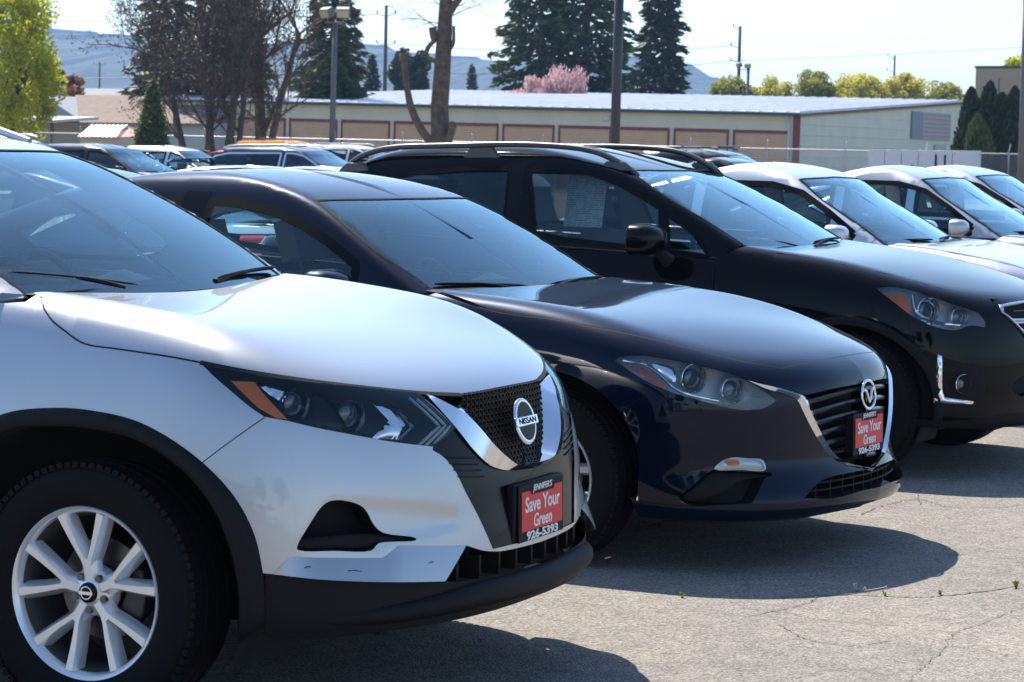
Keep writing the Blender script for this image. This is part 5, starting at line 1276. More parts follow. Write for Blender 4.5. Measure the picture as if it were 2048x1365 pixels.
# ---------------------------------------------------------------- black crossover, third in the row
def build_xv(name, loc, rz):
    B_, C_ = make_xv(); F = B_.F; T = {k: np.array(v) for k, v in T_xv.items()}
    root = empty(name, loc, rz); P_ = M['black']; BC = Belt(.12, -2.85); sE = BC.xa + BC.R * math.pi / 2; b2 = BC.to2; h = .035
    hs = cr(np.vstack([[(-.50, -.735, 1.062)], [(-.24, -.735, 1.036), (0, -.74, 1.0), (.18, -.725, .965), (.33, -.70, .93), (.52, -.65, .885)], [(.655, -.575, .842)]]), n=6)
    hs = TOP.lift(F, TOP.to2(hs))
    hf = TOP.lift(F, cr([hs[-1][:2], (.705, -.40), (.752, -.2), (.765, 0)], n=8)); cowl = cr([hs[0], (-.42, -.4, 1.05), (-.395, 0, 1.055)], n=10)
    panel('hood', F, TOP, [join(hs, hf, lin([hf[-1], (-.395, 0, 1.05)], .03), cowl[::-1])], h, P_, root, mirror='weld')
    xa_ = .09; Af = np.array(arch_pts(xa_, .335, .425, -.30, math.pi + .30, 50))
    sm = cr(T['seam'], n=6); s_a = b2(sm[-1:])[0]
    # carry the line to the arch
    tip = np.array([xa_ + .425 * math.cos(.95), .335 + .425 * math.sin(.95)]); smx = np.vstack([b2(sm), lin([s_a, tip], .03)[1:]]); k = int(np.argmin(np.linalg.norm(Af - tip, axis=1)))
    hlt = cr(T['hl_top'], n=5); hli = cr(T['hl_in'], n=5); hlb = cr(T['hl_bot'][:-1], n=5); hlb = np.vstack([hlb, T['hl_top'][:1]]); hl = join(b2(hlt), b2(hli), b2(hlb))
    ib = int(np.argmin(np.linalg.norm(hlb - sm[0], axis=1))); smx[0] = b2(hlb[ib:ib + 1])[0]
    fender = join(np.vstack([tip, Af[k + 1:]]), lin([Af[-1], (-.52, .28), (-.56, .6), (-.62, 1.03)], .05), lin([(-.62, 1.03), b2(hs[:1])[0]], .03), b2(hs), lin([b2(hs[-1:])[0], b2(T['hl_in'][:1])[0]], .02), b2(hlt)[::-1], b2(hlb[ib:])[::-1], smx)
    panel('fender', F, BC, [fender], h, P_, root, mirror='pair')
    # grille opening: front-view outline, continued to the centre line
    gt = FRONT.lift(F, [(y, z) for y, z in cr([(-.50, .815), (-.40, .823), (-.2, .828), (0, .83)], n=6)])
    gs = FRONT.lift(F, [(y, z) for y, z in lin([(-.50, .815), (-.515, .785), (-.44, .72), (-.36, .645)], .02)])
    gb = FRONT.lift(F, [(y, z) for y, z in lin([(-.36, .645), (0, .640)], .03)])
    gl = join(b2(gs), b2(gb), lin([(sE, .640), (sE, .83)], .03), b2(gt)[::-1])
    intake = lin([(0, 0)], .1) if False else None
    fl = cr(T['fogL'], n=2, closed=True)
    it = FRONT.lift(F, cr([(0, .50), (-.35, .495), (-.46, .475), (-.50, .43), (-.46, .395), (-.35, .385), (0, .383)], n=5))
    bb = cr(np.vstack([[(.40, -.845, .295)], T['bump_bot'][1:], [(.862, -.25, .30), (.866, 0, .30)]]), n=5); ia = int(np.argmin(np.abs(Af[:k, 1] - .295)))
    b_up = join(smx, Af[ia:k][::-1], b2(bb), lin([(sE, .30), (sE, .383)], .03), b2(it)[::-1], lin([(sE, .50), (sE, .640)], .03), b2(gb)[::-1], b2(gs)[::-1], b2(gt), lin([(sE, .83), (sE, hf[-1][2])], .02), b2(hf)[::-1], lin([b2(hs[-1:])[0], b2(T['hl_in'][:1])[0]], .02), b2(hli), b2(hlb[:ib + 1]))
    panel('front_bumper', F, BC, [b_up], .03, P_, root, mirror='weld')
    panel('lower_bumper', F, BC, [join(b2(bb), lin([(sE, .30), (sE, .235)], .02), lin([(sE, .235), (.9, .235), (.42, .25)], .03), lin([(.42, .25), b2(bb[:1])[0]], .02))], .03, M['cladding'], root, off=-.004, mirror='weld')
    panel('arch_cladding', F, BC, [np.vstack([np.array(arch_pts(xa_, .335, .425, -.22, math.pi + .22, 50)), np.array(arch_pts(xa_, .335, .385, math.pi + .22, -.22, 50))])], .02, M['cladding'], root, off=.001, pillow=(.012, .02), mirror='pair')
    m = MB(); m.box((.66, -.5, .36), (.69, .5, .85)); m.build('grille_backing', M['dark'], root)
    # bright surround, wing bar, badge
    def bar(pts, r_, nm, mat, sq=.7):
        P = FRONT.lift(F, pts) + [.004, 0, 0]; full = [tuple(p) for p in P] + [(p[0], -p[1], p[2]) for p in P[::-1][1:]]; m = MB(); m.tube(full, r_, 8, squash=sq); return m.build(nm, mat, root, sharp=60)
    bar([(p[1], p[2]) for p in join_open(gb[::-1], gs[::-1], gt)], .011, 'grille_surround', M['chrome'])
    for z in (.752, .738): bar(lin([(-.47, z), (-.10, z - .012), (0, z - .012)], .04), .009, 'wing_bar', M['chrome'])
    for z in (.79, .70, .67): bar(lin([(-.44 if z > .75 else -.38, z), (0, z)], .04), .005, 'grille_slat', M['slat'])
    e = empty('badge', (.865, 0, .74)); e.parent = root; V, Fc = ring_mesh(lambda i: .078 * math.cos(2 * math.pi * i / 40), lambda i: .042 * math.sin(2 * math.pi * i / 40), 40, .006); mesh_obj('badge_ring', V, Fc, M['chrome'], e)
    k_ = MB(); k_.lathe([(0, -.004), (.042, -.004)], 32, Matrix.Rotation(R(90), 4, 'Z') @ Matrix.Scale(1.85, 4, (1, 0, 0))); k_.build('badge_disc', simple('badge_blue', (.01, .03, .15), .2, coat=1), e)
    for y, z, r_ in ((-.045, .006, .010), (.012, .016, .007), (.040, .014, .006), (.0, -.012, .006), (.03, -.014, .006), (.052, -.002, .006)):
        st = MB(); st.prism([(.005, y + r_ * (1 if i % 2 == 0 else .38) * math.sin(math.pi * i / 6), z + r_ * (1 if i % 2 == 0 else .38) * math.cos(math.pi * i / 6)) for i in range(12)], (.003, 0, 0)); st.build('badge_star', M['chrome'], e)
    # head lamps
    pocket('lamp_housing', F, BC, hl, .10, M['bezel_lt'], root, direction=(-.80, .55, 0), shrink=.88, mirror='pair', off=-.003)
    panel('lamp_lens', F, BC, [hl], .025, M['lens'], root, off=.001, mirror='pair')
    panel('amber_lamp', F, BC, [lin(list(b2(T['amber'])) + [b2(T['amber'])[0]], .02)[:-1]], .02, M['amber'], root, off=-.012, pillow=(.004, .01), mirror='pair')
    for p, r_ in (((.475, -.79, .795), .052), ((.60, -.70, .765), .040)): lamp_unit(root, F, BC, p, (.84, -.54, .02), r_, .05, M['reflector'])
    q = BC.lift(F, b2(cr([(.395, -.83, .87), (.42, -.835, .79), (.51, -.80, .745), (.60, -.74, .735)], n=5))); q = q - grad(F, q) * .012; m = MB(); m.tube([tuple(v) for v in q], .010, 6); o = m.build('lamp_strip', M['reflector'], root, sharp=60); mirror_obj(o)
    # fog corner
    panel('fog_trim', F, BC, [b2(lin(list(T['fogL']) + [T['fogL'][0]], .03)[:-1])], .012, M['chrome'], root, off=.002, pillow=(.008, .008), mirror='pair')
    fr = cr([(.556, -.80, .56), (.62, -.75, .555), (.70, -.68, .54), (.715, -.668, .46), (.70, -.682, .395), (.575, -.787, .402), (.553, -.803, .44)], n=4, closed=True)
    panel('fog_bezel', F, BC, [fr], .02, M['cladding'], root, off=.0015, mirror='pair')
    lamp_unit(root, F, BC, (.615, -.756, .46), (.84, -.54, 0), .036, .04, M['reflector'], 'fog_lamp', sink=-.006)
    ribbon('hood_gap', F, BC, b2(hs[4:-4]), .005, M['seam'], root, mirror='pair'); ribbon('bumper_gap', F, BC, smx, .003, M['seam'], root, mirror='pair')
    Pi = on_surf(F, BC, Af)
    for sg in (1, -1):
        n = len(Pi); Vv = np.vstack([Pi * [1, sg, 1], Pi * [1, sg, 1] + [0, .09 * sg, 0]]); mesh_obj('arch_return', Vv, [(i, i + 1, n + i + 1, n + i) for i in range(n - 1)], M['dark'], root)
    cw = join(cowl, lin([(-.395, 0, 1.05), (-.60, 0, 1.05)], .04), lin([(-.60, 0, 1.05), (-.72, -.74, 1.05)], .04), lin([(-.72, -.74, 1.05), hs[0]], .04))
    panel('cowl', F, TOP, [cw], .04, M['cladding'], root, off=-.006, mirror='weld')
    zb = Sp((-3.4, 1.12), (-2.6, 1.09), (-1.5, 1.045), (-.7, 1.015), (-.3, 1.0))
    Aw = T['wsh'].copy(); wb_ = WIND.lift(C_.F, WIND.to2(np.array([(-.514, -.70, 1.070), (-.45, -.5, 1.05), (-.40, -.25, 1.045), (-.385, 0, 1.045)]))); Aw[-1] = wb_[0]
    w1 = [(p[0], p[2]) for p in T['win1']]; w2 = [(p[0], p[2]) for p in T['win2']]
    w3 = [(-1.835, 1.425), (-1.81, 1.25), (-1.80, 1.095), (-2.2, 1.115), (-2.46, 1.15), (-2.60, 1.26), (-2.62, 1.34), (-2.4, 1.395), (-2.1, 1.42)]
    w4 = [(-2.70, 1.335), (-2.68, 1.26), (-2.64, 1.20), (-2.90, 1.215), (-2.95, 1.25), (-2.85, 1.31)]
    sp = dict(paint=P_, belt=lambda x: zb(x), wsh=Aw, wsh_top_x=-1.165, wsh_bot=wb_, roof_y=Sp((-3.1, .50), (-2.4, .555), (-1.6, .575), (-1.2, .545)), xrear_top=-2.90, xrear_mid=-2.93, xrear_side=-3.1, hf=.018, lining=True, rear_low=1.12, h=.05,
              windows=[w1, w2, w3, w4], glasses=[M['glass'], M['glass'], M['tint'], M['tint']], frame=.03, round=False, rear_glass=M['tint'], pillars=[(-1.765, .085)], plean=-.06)
    cabin_generic(C_, root, sp)
    lower_body(B_, root, dict(chart=BC, paint=P_, belt=lambda x: zb(x) - .015, sill=.34, doors=(-.56, -1.74, -2.55, -3.0), lean=.06, wb=2.60, arch=.42, zc=.335, xrs=-3.2, hw=.875, clad=.045, h=.06))
    for x in (xa_, -2.60):
        for y in (-.765, .765): add_wheel(root, x, y, .342, .225, .228, dict(kind='vee', split=.28, n=5, rot=R(20)))
    interior(root, -.46, 1.02, .64, xs=-1.36, ys=.37, zseat=.40)
    wiper(root, (-.555, -.66, 1.085), (-.44, -.10, 1.062), (-.41, -.20, 1.05)); wiper(root, (-.42, .05, 1.065), (-.48, .62, 1.072), (-.40, .02, 1.05))
    m = MB(); m.box((-1.20, -.11, 1.29), (-1.17, .11, 1.355)); m.tube([(-1.18, 0, 1.33), (-1.25, 0, 1.42)], .012, 8); m.build('rear_view_mirror', M['interior'], root, bevel=.012)
    for sg in (-1, 1):
        door_mirror(root, (-.90, sg * .95, 1.095), sg, M['piano'], foot=(-.84, sg * .845, .985), s_=1.08)
        rp = [(-1.14, .555, -.004), (-1.22, .562, .022), (-1.38, .572, .052), (-1.7, .58, .066), (-2.2, .58, .070), (-2.6, .565, .066), (-2.76, .555, .045), (-2.86, .548, .012), (-2.90, .545, -.006)]
        zr_ = TOP.lift(C_.F, [(x, -y) for x, y, z in rp])[:, 2]
        rr = MB(); rr.tube([tuple(v) for v in cr([(x, sg * y, zz + z) for (x, y, z), zz in zip(rp, zr_)], n=4)], [.012] + [.020] * (len(rp) * 4 - 5) + [.012], 10, squash=.8); rr.build('roof_rail', M['rail'], root, sharp=60)
        for x in (-1.26, -2.02, -2.78):
            f_ = MB(); z = TOP.lift(C_.F, [(x, -.565)])[0][2]; f_.prism([(x - .11, sg * .568 - .015, z - .02), (x + .11, sg * .568 - .015, z - .02), (x + .05, sg * .568 - .015, z + .06 - (.03 if x != -2.02 else 0)), (x - .05, sg * .568 - .015, z + .06 - (.03 if x != -2.02 else 0))], (0, .03, 0)); f_.build('rail_foot', M['rail'], root, bevel=.008)
    # price sheet hanging inside the front window
    ps = MB(); ps.box((-1.66, -.690, 1.13), (-1.44, -.688, 1.40), Matrix.Rotation(R(0), 4, 'X')); o = ps.build('window_sticker', sticker_mat(), root)
    o.matrix_parent_inverse = Matrix(); o.rotation_euler = (R(-14), 0, 0); o.location = (0, -.30 + .293, 0); o.location = (0, .305 - .25, -.135)
    return root
def sticker_mat():
    """printed paper: rows of small dark marks in columns"""
    m, nt, b = new_mat('printed_sheet'); tc = N(nt, 'ShaderNodeTexCoord'); L = nt.links.new; sx = N(nt, 'ShaderNodeSeparateXYZ'); L(tc.outputs['Object'], sx.inputs[0])
    row = N(nt, 'ShaderNodeMath', operation='PINGPONG'); row.inputs[1].default_value = .006; L(sx.outputs['Z'], row.inputs[0])
    r = ramp(nt, row.outputs[0], (.0, (1, 1, 1)), (.0022, (0, 0, 0))); n = N(nt, 'ShaderNodeTexNoise', Scale=60., Detail=2.); L(tc.outputs['Object'], n.inputs['Vector']); k = ramp(nt, n.outputs['Fac'], (.46, (0, 0, 0)), (.5, (1, 1, 1)))
    mu = N(nt, 'ShaderNodeMix', data_type='RGBA', blend_type='MULTIPLY'); mu.inputs[0].default_value = 1.; L(r.outputs[0], mu.inputs[6]); L(k.outputs[0], mu.inputs[7])
    mx = N(nt, 'ShaderNodeMix', data_type='RGBA'); mx.inputs[6].default_value = (.74, .74, .72, 1); mx.inputs[7].default_value = (.2, .2, .21, 1); L(mu.outputs[2], mx.inputs[0]); L(mx.outputs[2], b.inputs['Base Color']); return m
M['rail'] = simple('roof_rail', (.10, .10, .105), .38, metal=.6)
M['bezel_lt'] = simple('lamp_bezel_bright', (.68, .69, .71), .3, metal=.1, spec=.8)

# ---------------------------------------------------------------- other cars: one builder, several body styles
def make_generic(hw=.88, zr=1.45, zh=.98, zbelt=.98, rear='sedan', wx=-.45, slope=1.9, ln=4.5, nose=.72):
    """hw half width, zr roof height, zh cowl height, wx windscreen base, slope run/rise of the glass"""
    fo = .88; ro = fo - ln
    B = Body(W=Sp((ro - .1, hw - .10), (ro + .4, hw - .03), (-2.6, hw), (-1.3, hw - .015), (-.5, hw - .008), (0, hw), (.4, hw - .005), (.9, hw - .04)),
             sec=Sp((.12, -.09), (.28, -.035), (.42, -.012), (.58, 0), (.70, -.005), (.80, -.02), (.90, -.05), (1.0, -.09), (1.15, -.15)), secx=Sp((-3, 1), (1, 1)),
             xf=Sp((.15, .82), (.25, .875), (.40, .885), (.55, .875), (nose - .08, .85), (nose, .81), (nose + .12, .74)), plan=Sp((0, 0), (.2, .012), (.4, .055), (.6, .14), (.75, .24), (.9, .40)),
             xr=Sp((.2, ro + .12), (.5, ro), (.8, ro + .03), (1.1, ro + .14)), planr=Sp((0, 0), (.5, .05), (.75, .14), (.9, .28)),
             top=Sp((ro - .1, zbelt + .02 if rear == 'sedan' else zbelt + .1), (-3.0, zbelt + .06), (-1.2, zbelt + .06), (wx - .1, zh + .015), (wx + .15, zh), (0, zh - .035), (.3, zh - .085), (.55, (zh - .13) * .5 + (nose + .08) * .5), (.75, nose + .04), (.9, nose - .04)),
             crown=Sp((-3.5, .03), (-.3, 0), (0, .0), (.3, .015), (.8, .05)), kc=.28, kr=.3, kt=Sp((-3.5, .12), (-.3, .13), (.4, .17), (.9, .10)), fs=1., bot=Sp((-4, .22), (1, .18)))
    z0 = zbelt; e = zr - zh
    xw = lambda f: wx - slope * e * f * (1 + .10 * f)
    xr_ = ro + (.62 if rear == 'sedan' else .18)
    if rear == 'sedan': xr = Sp((zbelt, xr_), (zbelt + .35 * e, xr_ + .42), (zbelt + .65 * e, xr_ + .85), (zbelt + .9 * e, xr_ + 1.35))
    else: xr = Sp((zbelt, xr_ - .02), (zbelt + .4 * e, xr_ + .10), (zbelt + .75 * e, xr_ + .24), (zbelt + e, xr_ + .45))
    C = Cabin(W=Sp((ro + .3, hw - .24), (-2.6, hw - .135), (-1.5, hw - .105), (-.7, hw - .10), (-.2, hw - .115)), tumble=.32, tum2=.3, z0=z0,
              xw=Sp((zh - .06, xw(-.12)), (zh, xw(0)), (zh + .3 * e, xw(.3)), (zh + .6 * e, xw(.6)), (zh + .85 * e, xw(.87)), (zh + e, xw(1.25))), curv=.16, ws=.5, xr=xr, curvr=.16, rs=.5 if rear == 'sedan' else .8,
              roof=Sp((ro, zr - (.28 if rear == 'sedan' else .08)), (-2.9, zr - (.09 if rear == 'sedan' else .025)), (-2.2, zr - .015), (-1.7, zr), (-1.3, zr - .01), (-.8, zr - .06)), crown=.075, kp=.07, kr=.12, kt=.12)
    return B, C
def build_car(name, loc, rz, mat, hw=.88, zr=1.45, zh=.98, zbelt=.98, rear='sedan', wx=-.45, slope=1.9, ln=4.5, nose=.72, h=.08, glass_side=None, rails=None, roof_mat=None, detail=True, fin=False, mirror_mat=None, seat_mat=None, trim=None, clad=False, rack=False):
    B_, C_ = make_generic(hw, zr, zh, zbelt, rear, wx, slope, ln, nose); F = B_.F; root = empty(name, loc, rz)
    BC = Belt(.12, -2.7 if ln > 4.2 else -2.4); sE = BC.xa + BC.R * math.pi / 2; b2 = BC.to2; wb = ln * .59; rt = .335 if zr > 1.55 else .318
    k = hw / .88
    hs = TOP.lift(F, cr([(wx - .06, -(hw - .135)), (-.1, -(hw - .13)), (.2, -(hw - .145)), (.45, -(hw - .20)), (.62, -.52 * k)], n=5)); hf = TOP.lift(F, cr([hs[-1][:2], (.72, -.30), (.755, 0)], n=5))
    cowl = TOP.lift(F, cr([hs[0][:2], (wx + .06, -.35), (wx + .08, 0)], n=5))
    panel('hood', F, TOP, [join(hs, hf, lin([hf[-1][:2].tolist() + [hf[-1][2]], cowl[-1]], .08), cowl[::-1])], h, mat, root, mirror='weld')
    ra = rt + .075; zc = rt - .008; Af = np.array(arch_pts(0, zc, ra, -.25, math.pi + .25, 36)); tip = Af[9]
    hl = lin([(.36, nose + .06), (BC.xa + .52, nose + .06), (BC.xa + .66, nose + .0), (BC.xa + .66, nose - .09), (BC.xa + .44, nose - .09), (.36, nose + .06)], .05)[:-1]
    fd = join(Af[9:], lin([Af[-1], (-.50, .22), (-.54, .6), (wx - .12, zbelt - .03)], .08), lin([(wx - .12, zbelt - .03), b2(hs[:1])[0]], .04), b2(hs)[:-1], lin([b2(hs[-1:])[0], (.46, nose - .05), tip], .04))
    panel('fender', F, BC, [fd], h, mat, root, mirror='pair')
    bp = join(lin([tip, (.46, nose - .05), b2(hs[-1:])[0]], .04), b2(hf), lin([(sE, hf[-1][2]), (sE, .22)], .06), lin([(sE, .22), (Af[0][0], .22)], .06), Af[:10])
    panel('front_bumper', F, BC, [bp], h * .8, mat, root, mirror='weld')
    panel('head_lamp', F, BC, [hl], .04, M['reflector'], root, off=.003, pillow=(.004, .02), mirror='pair'); panel('lamp_lens', F, BC, [hl], .05, M['lens'], root, off=.010, mirror='pair')
    g = join(lin([(BC.xa + .72, nose), (sE, nose + .01)], .06), lin([(sE, nose + .01), (sE, nose - .16)], .05), lin([(sE, nose - .16), (BC.xa + .80, nose - .15), (BC.xa + .72, nose)], .06))
    panel('grille', F, BC, [g], .05, M['piano'], root, off=.003, pillow=(.004, .02), mirror='weld')
    g = lin([(sE, .44), (BC.xa + .74, .43), (BC.xa + .66, .33), (sE, .31), (sE, .44)], .06)[:-1]; panel('lower_grille', F, BC, [g], .05, M['cladding'], root, off=.003, mirror='weld')
    ribbon('hood_gap', F, BC, b2(hs), .008, M['seam'], root, mirror='pair')
    cw = join(cowl, lin([cowl[-1], (wx - .2, 0, zh)], .08), lin([(wx - .2, 0, zh), (wx - .32, -(hw - .15), zh)], .08), lin([(wx - .32, -(hw - .15), zh), cowl[0]], .08)); panel('cowl', F, TOP, [cw], .08, M['cladding'], root, off=-.006, mirror='weld')
    zb = Sp((-4, zbelt + .06), (-2.6, zbelt + .04), (-1.5, zbelt + .01), (-.7, zbelt - .01), (-.2, zbelt - .02)); e = zr - zbelt
    A = wsh_edge(C_, zh - .015, zr - .125, 8); wbot = WIND.lift(C_.F, WIND.to2(np.array([A[-1], (wx - .02, -.45, zh), (wx + .03, -.2, zh), (wx + .04, 0, zh)]))); A[-1] = wbot[0]
    xt = A[0][0]; zt = zr - .16; xa = A[-1][0]
    ro = .88 - ln; xe = ro + (1.55 if rear == 'sedan' else .62); xB = -1.72 if ln > 4.2 else -1.55
    zx = lambda x, f: float(zb(x)) + .035 + f * (zt - float(zb(x)) - .035)
    fr = lambda f: A[-1][0] + (A[0][0] - A[-1][0]) * f - .085
    w1 = [(fr(.22), zx(fr(.22), .12)), (fr(.5), zx(fr(.5), .50)), (fr(.80), zx(fr(.8), .85)), (xt - .16, zt), (xB + .05, zt + .005), (xB + .05, zx(xB, .0)), (fr(.25), zx(fr(.25), .0))]
    rq = xe - (.25 if rear == 'sedan' else .30)
    w2 = [(xB - .06, zt + .005), (xB - .06, zx(xB, 0)), (rq + .02, zx(rq, .03)), (rq - (.12 if rear == 'sedan' else .16), zx(rq, .30)), (rq + .12, zt - .07), (rq + .45, zt - .01)]
    sp = dict(paint=mat, belt=lambda x: zb(x), wsh=A, wsh_top_x=xt + .03, wsh_bot=wbot, roof_y=Sp((xe - .2, hw - .35), (-2.2, hw - .295), (-1.6, hw - .285), (xt, -A[0][1])), xrear_top=xe, xrear_mid=xe - .05, xrear_side=ro + (.9 if rear == 'sedan' else .25), rear_low=zbelt + .06, h=h, windows=[w1, w2],
              glasses=[M['glass'], glass_side or M['glass']], frame=.04, round=False, rear_glass=glass_side or M['glass'], roof_paint=roof_mat or mat, trim=trim or M['seal'])
    if rear == 'sedan': sp['back'] = Plane((-.5, 0, .87), (0, -1, 0))
    cabin_generic(C_, root, sp)
    lower_body(B_, root, dict(chart=BC, paint=mat, belt=lambda x: zb(x) - .015, sill=.27, doors=(-.54, xB, -wb + .12, -3.0), lean=.06, wb=wb, arch=ra, zc=zc, xrs=ro + .42, hw=hw - .01, h=h, sill_mat=M['cladding'] if clad else mat, rear_dz=-.0))
    # deck behind the rear window
    if rear == 'sedan':
        d0 = TOP.lift(F, [(ro + .10, 0)])[0]
        dk = lin([(xe - .75, 0), (xe - .75, -(hw - .20)), (ro + .36, -(hw - .22)), (ro + .14, -.40), (ro + .10, 0), (xe - .75, 0)], .08)[:-1]; panel('boot_lid', F, TOP, [dk], h, mat, root, off=.002, mirror='weld')
    for x in (0, -wb):
        for y in (-(hw - .105), hw - .105): add_wheel(root, x, y, rt + .008, .215, .222, dict(kind='vee', split=.3, n=5, rot=R(8)))
    if detail: interior(root, wx - .02, zh - .03, hw - .24, xs=wx - .88, ys=.36, zseat=zbelt - .66, colour=seat_mat)
    for sg in (-1, 1): door_mirror(root, (wx - .33, sg * (hw + .045), zbelt + .06), sg, mirror_mat or mat, foot=(wx - .30, sg * (hw - .05), zbelt + .02), s_=.82)
    for a, b, p in (((wx - .13, -.62, zh + .012), (wx - .0, -.08, zh + .012), (wx + .02, -.2, zh)), ((wx + .0, .06, zh + .012), (wx - .08, .58, zh + .012), (wx + .03, .02, zh))): wiper(root, a, b, p)
    if rails:
        for sg in (-1, 1):
            r_ = MB(); yy = hw - .31; r_.tube([tuple(v) for v in cr([(x, sg * (yy + d), float(C_.roof(x)) - .075 * yy * yy + z) for x, d, z in ((xt - .15, -.01, 0), (xt - .30, 0, .035), (-2.0, .01, .045), (xe + .2, -.01, .04), (xe + .02, -.03, 0))], n=4)], .016, 8); r_.build('roof_rail', rails, root, sharp=60)
    if rack:
        for x in (-1.5, -2.2):
            r_ = MB(); r_.tube([(x, -hw + .30, zr + .035), (x, hw - .30, zr + .035)], .018, 8); r_.build('rack_bar', M['rail'], root, sharp=60)
    if fin:
        f_ = MB(); zf = TOP.lift(C_.F, [(xe + .25, 0)])[0][2]; f_.prism([(xe + .34, -.02, zf - .01), (xe + .14, -.02, zf + .05), (xe + .10, -.02, zf - .01)], (0, .04, 0)); f_.build('aerial_fin', M['seal'], root, bevel=.006)
    return root
M['silver2'] = paint('bright_silver_paint', (.70, .71, .73), metal=.6, rough=.4)
M['grey'] = paint('grey_paint', (.52, .53, .55), metal=.65, rough=.4)
M['paleblue'] = paint('pale_blue_silver_paint', (.58, .63, .68), metal=.65, rough=.4)
M['white'] = paint('white_paint', (.76, .76, .75), metal=0, rough=.4, flake=0)
M['redp'] = paint('red_paint', (.24, .012, .02), metal=.2)
M['yellow'] = paint('yellow_paint', (.62, .26, .015), metal=0, flake=0)
M['darkgrey'] = paint('dark_grey_paint', (.03, .032, .036), metal=.4)

# ---------------------------------------------------------------- ground
def ground_mat():
    m, nt, b = new_mat('asphalt'); tc = N(nt, 'ShaderNodeTexCoord'); L = nt.links.new
    def noise(s, d=6., r=.6):
        n = N(nt, 'ShaderNodeTexNoise', Scale=s, Detail=d, Roughness=r); L(tc.outputs['Object'], n.inputs['Vector']); return n
    def mix(f, a, c, mode='MIX'):
        x = N(nt, 'ShaderNodeMix', data_type='RGBA', blend_type=mode)
        for s, i in ((f, 0), (a, 6), (c, 7)):
            if isinstance(s, (int, float)): x.inputs[i].default_value = s
            elif isinstance(s, tuple): x.inputs[i].default_value = (*s, 1)
            else: L(s, x.inputs[i])
        return x.outputs[2]
    big = noise(.55, 5.); med = noise(9., 6., .7); fine = noise(240., 2.); vo = N(nt, 'ShaderNodeTexVoronoi', Scale=150.); L(tc.outputs['Object'], vo.inputs['Vector'])
    base = ramp(nt, med.outputs['Fac'], (.28, (.215, .197, .172)), (.72, (.30, .277, .244)))
    stones = ramp(nt, vo.outputs['Color'], (.15, (.45, .45, .45)), (.9, (1.6, 1.55, 1.48)))
    c = mix(.8, base.outputs[0], stones.outputs[0], 'MULTIPLY')
    patch = ramp(nt, big.outputs['Fac'], (.35, (.82, .82, .84)), (.65, (1.12, 1.10, 1.06))); c = mix(1., c, patch.outputs[0], 'MULTIPLY')
    # crazing: edges of warped cells, only in worn areas
    wv = noise(2.2, 4.); ad = N(nt, 'ShaderNodeMixRGB', blend_type='ADD'); ad.inputs[0].default_value = .35; L(tc.outputs['Object'], ad.inputs[1]); L(wv.outputs['Color'], ad.inputs[2])
    v2 = N(nt, 'ShaderNodeTexVoronoi', Scale=5.5, feature='DISTANCE_TO_EDGE'); L(ad.outputs[0], v2.inputs['Vector'])
    v3 = N(nt, 'ShaderNodeTexVoronoi', Scale=.42, feature='DISTANCE_TO_EDGE'); L(ad.outputs[0], v3.inputs['Vector'])
    worn = noise(.8, 3.); wr = ramp(nt, worn.outputs['Fac'], (.50, (0, 0, 0)), (.60, (1, 1, 1)))
    cr_ = ramp(nt, v2.outputs['Distance'], (.0, (.5, .5, .5)), (.016, (0, 0, 0))); f = mix(1., cr_.outputs[0], wr.outputs[0], 'MULTIPLY'); c = mix(f, c, (.07, .064, .058))
    cr2 = ramp(nt, v3.outputs['Distance'], (.0, (.25, .25, .25)), (.003, (0, 0, 0))); c = mix(cr2.outputs[0], c, (.035, .032, .03))
    # grey sealer patches
    sl = noise(.33, 3., .5); sr = ramp(nt, sl.outputs['Fac'], (.60, (0, 0, 0)), (.615, (.35, .35, .35))); c = mix(sr.outputs[0], c, (.25, .25, .25))
    st = noise(1.3, 2., .4); so = ramp(nt, st.outputs['Fac'], (.66, (0, 0, 0)), (.74, (.45, .45, .45))); c = mix(so.outputs[0], c, (.10, .095, .088))
    L(c, b.inputs['Base Color']); b.inputs['Roughness'].default_value = .88; b.inputs['Specular IOR Level'].default_value = .3
    bm = N(nt, 'ShaderNodeBump', Strength=.5, Distance=.006); L(vo.outputs['Distance'], bm.inputs['Height']); L(bm.outputs[0], b.inputs['Normal']); return m
gm = MB(); gm.add([(-4000, -1000, 0), (4000, -1000, 0), (4000, 3900, 0), (-4000, 3900, 0)], [(0, 1, 2, 3)])
ground = gm.build('ground', ground_mat()); tag(ground, kind='structure')
gm = MB(); gm.add([(-4000, 86, .006), (4000, 86, .006), (4000, 3900, .006), (-4000, 3900, .006)], [(0, 1, 2, 3)])
grass = gm.build('grassland', simple('dry_grassland', (.11, .12, .05), .95, noise=.3, nscale=.05)); tag(grass, kind='structure')

# ---------------------------------------------------------------- vegetation
def leaf_mat(name, a, b, trans=.35, rough=.6, scale=1.2):
    m, nt, p = new_mat(name); tc = N(nt, 'ShaderNodeTexCoord'); n = N(nt, 'ShaderNodeTexNoise', Scale=scale, Detail=4.); nt.links.new(tc.outputs['Object'], n.inputs['Vector'])
    r = ramp(nt, n.outputs['Fac'], (.3, a), (.7, b)); nt.links.new(r.outputs[0], p.inputs['Base Color']); p.inputs['Roughness'].default_value = rough
    out = nt.nodes['Material Output']; t = N(nt, 'ShaderNodeBsdfTranslucent'); nt.links.new(r.outputs[0], t.inputs[0])
    mx = N(nt, 'ShaderNodeMixShader'); mx.inputs[0].default_value = trans; nt.links.new(p.outputs[0], mx.inputs[1]); nt.links.new(t.outputs[0], mx.inputs[2]); nt.links.new(mx.outputs[0], out.inputs[0]); return m
M['needle'] = leaf_mat('spruce_needles', (.036, .060, .020), (.085, .115, .038), .25)
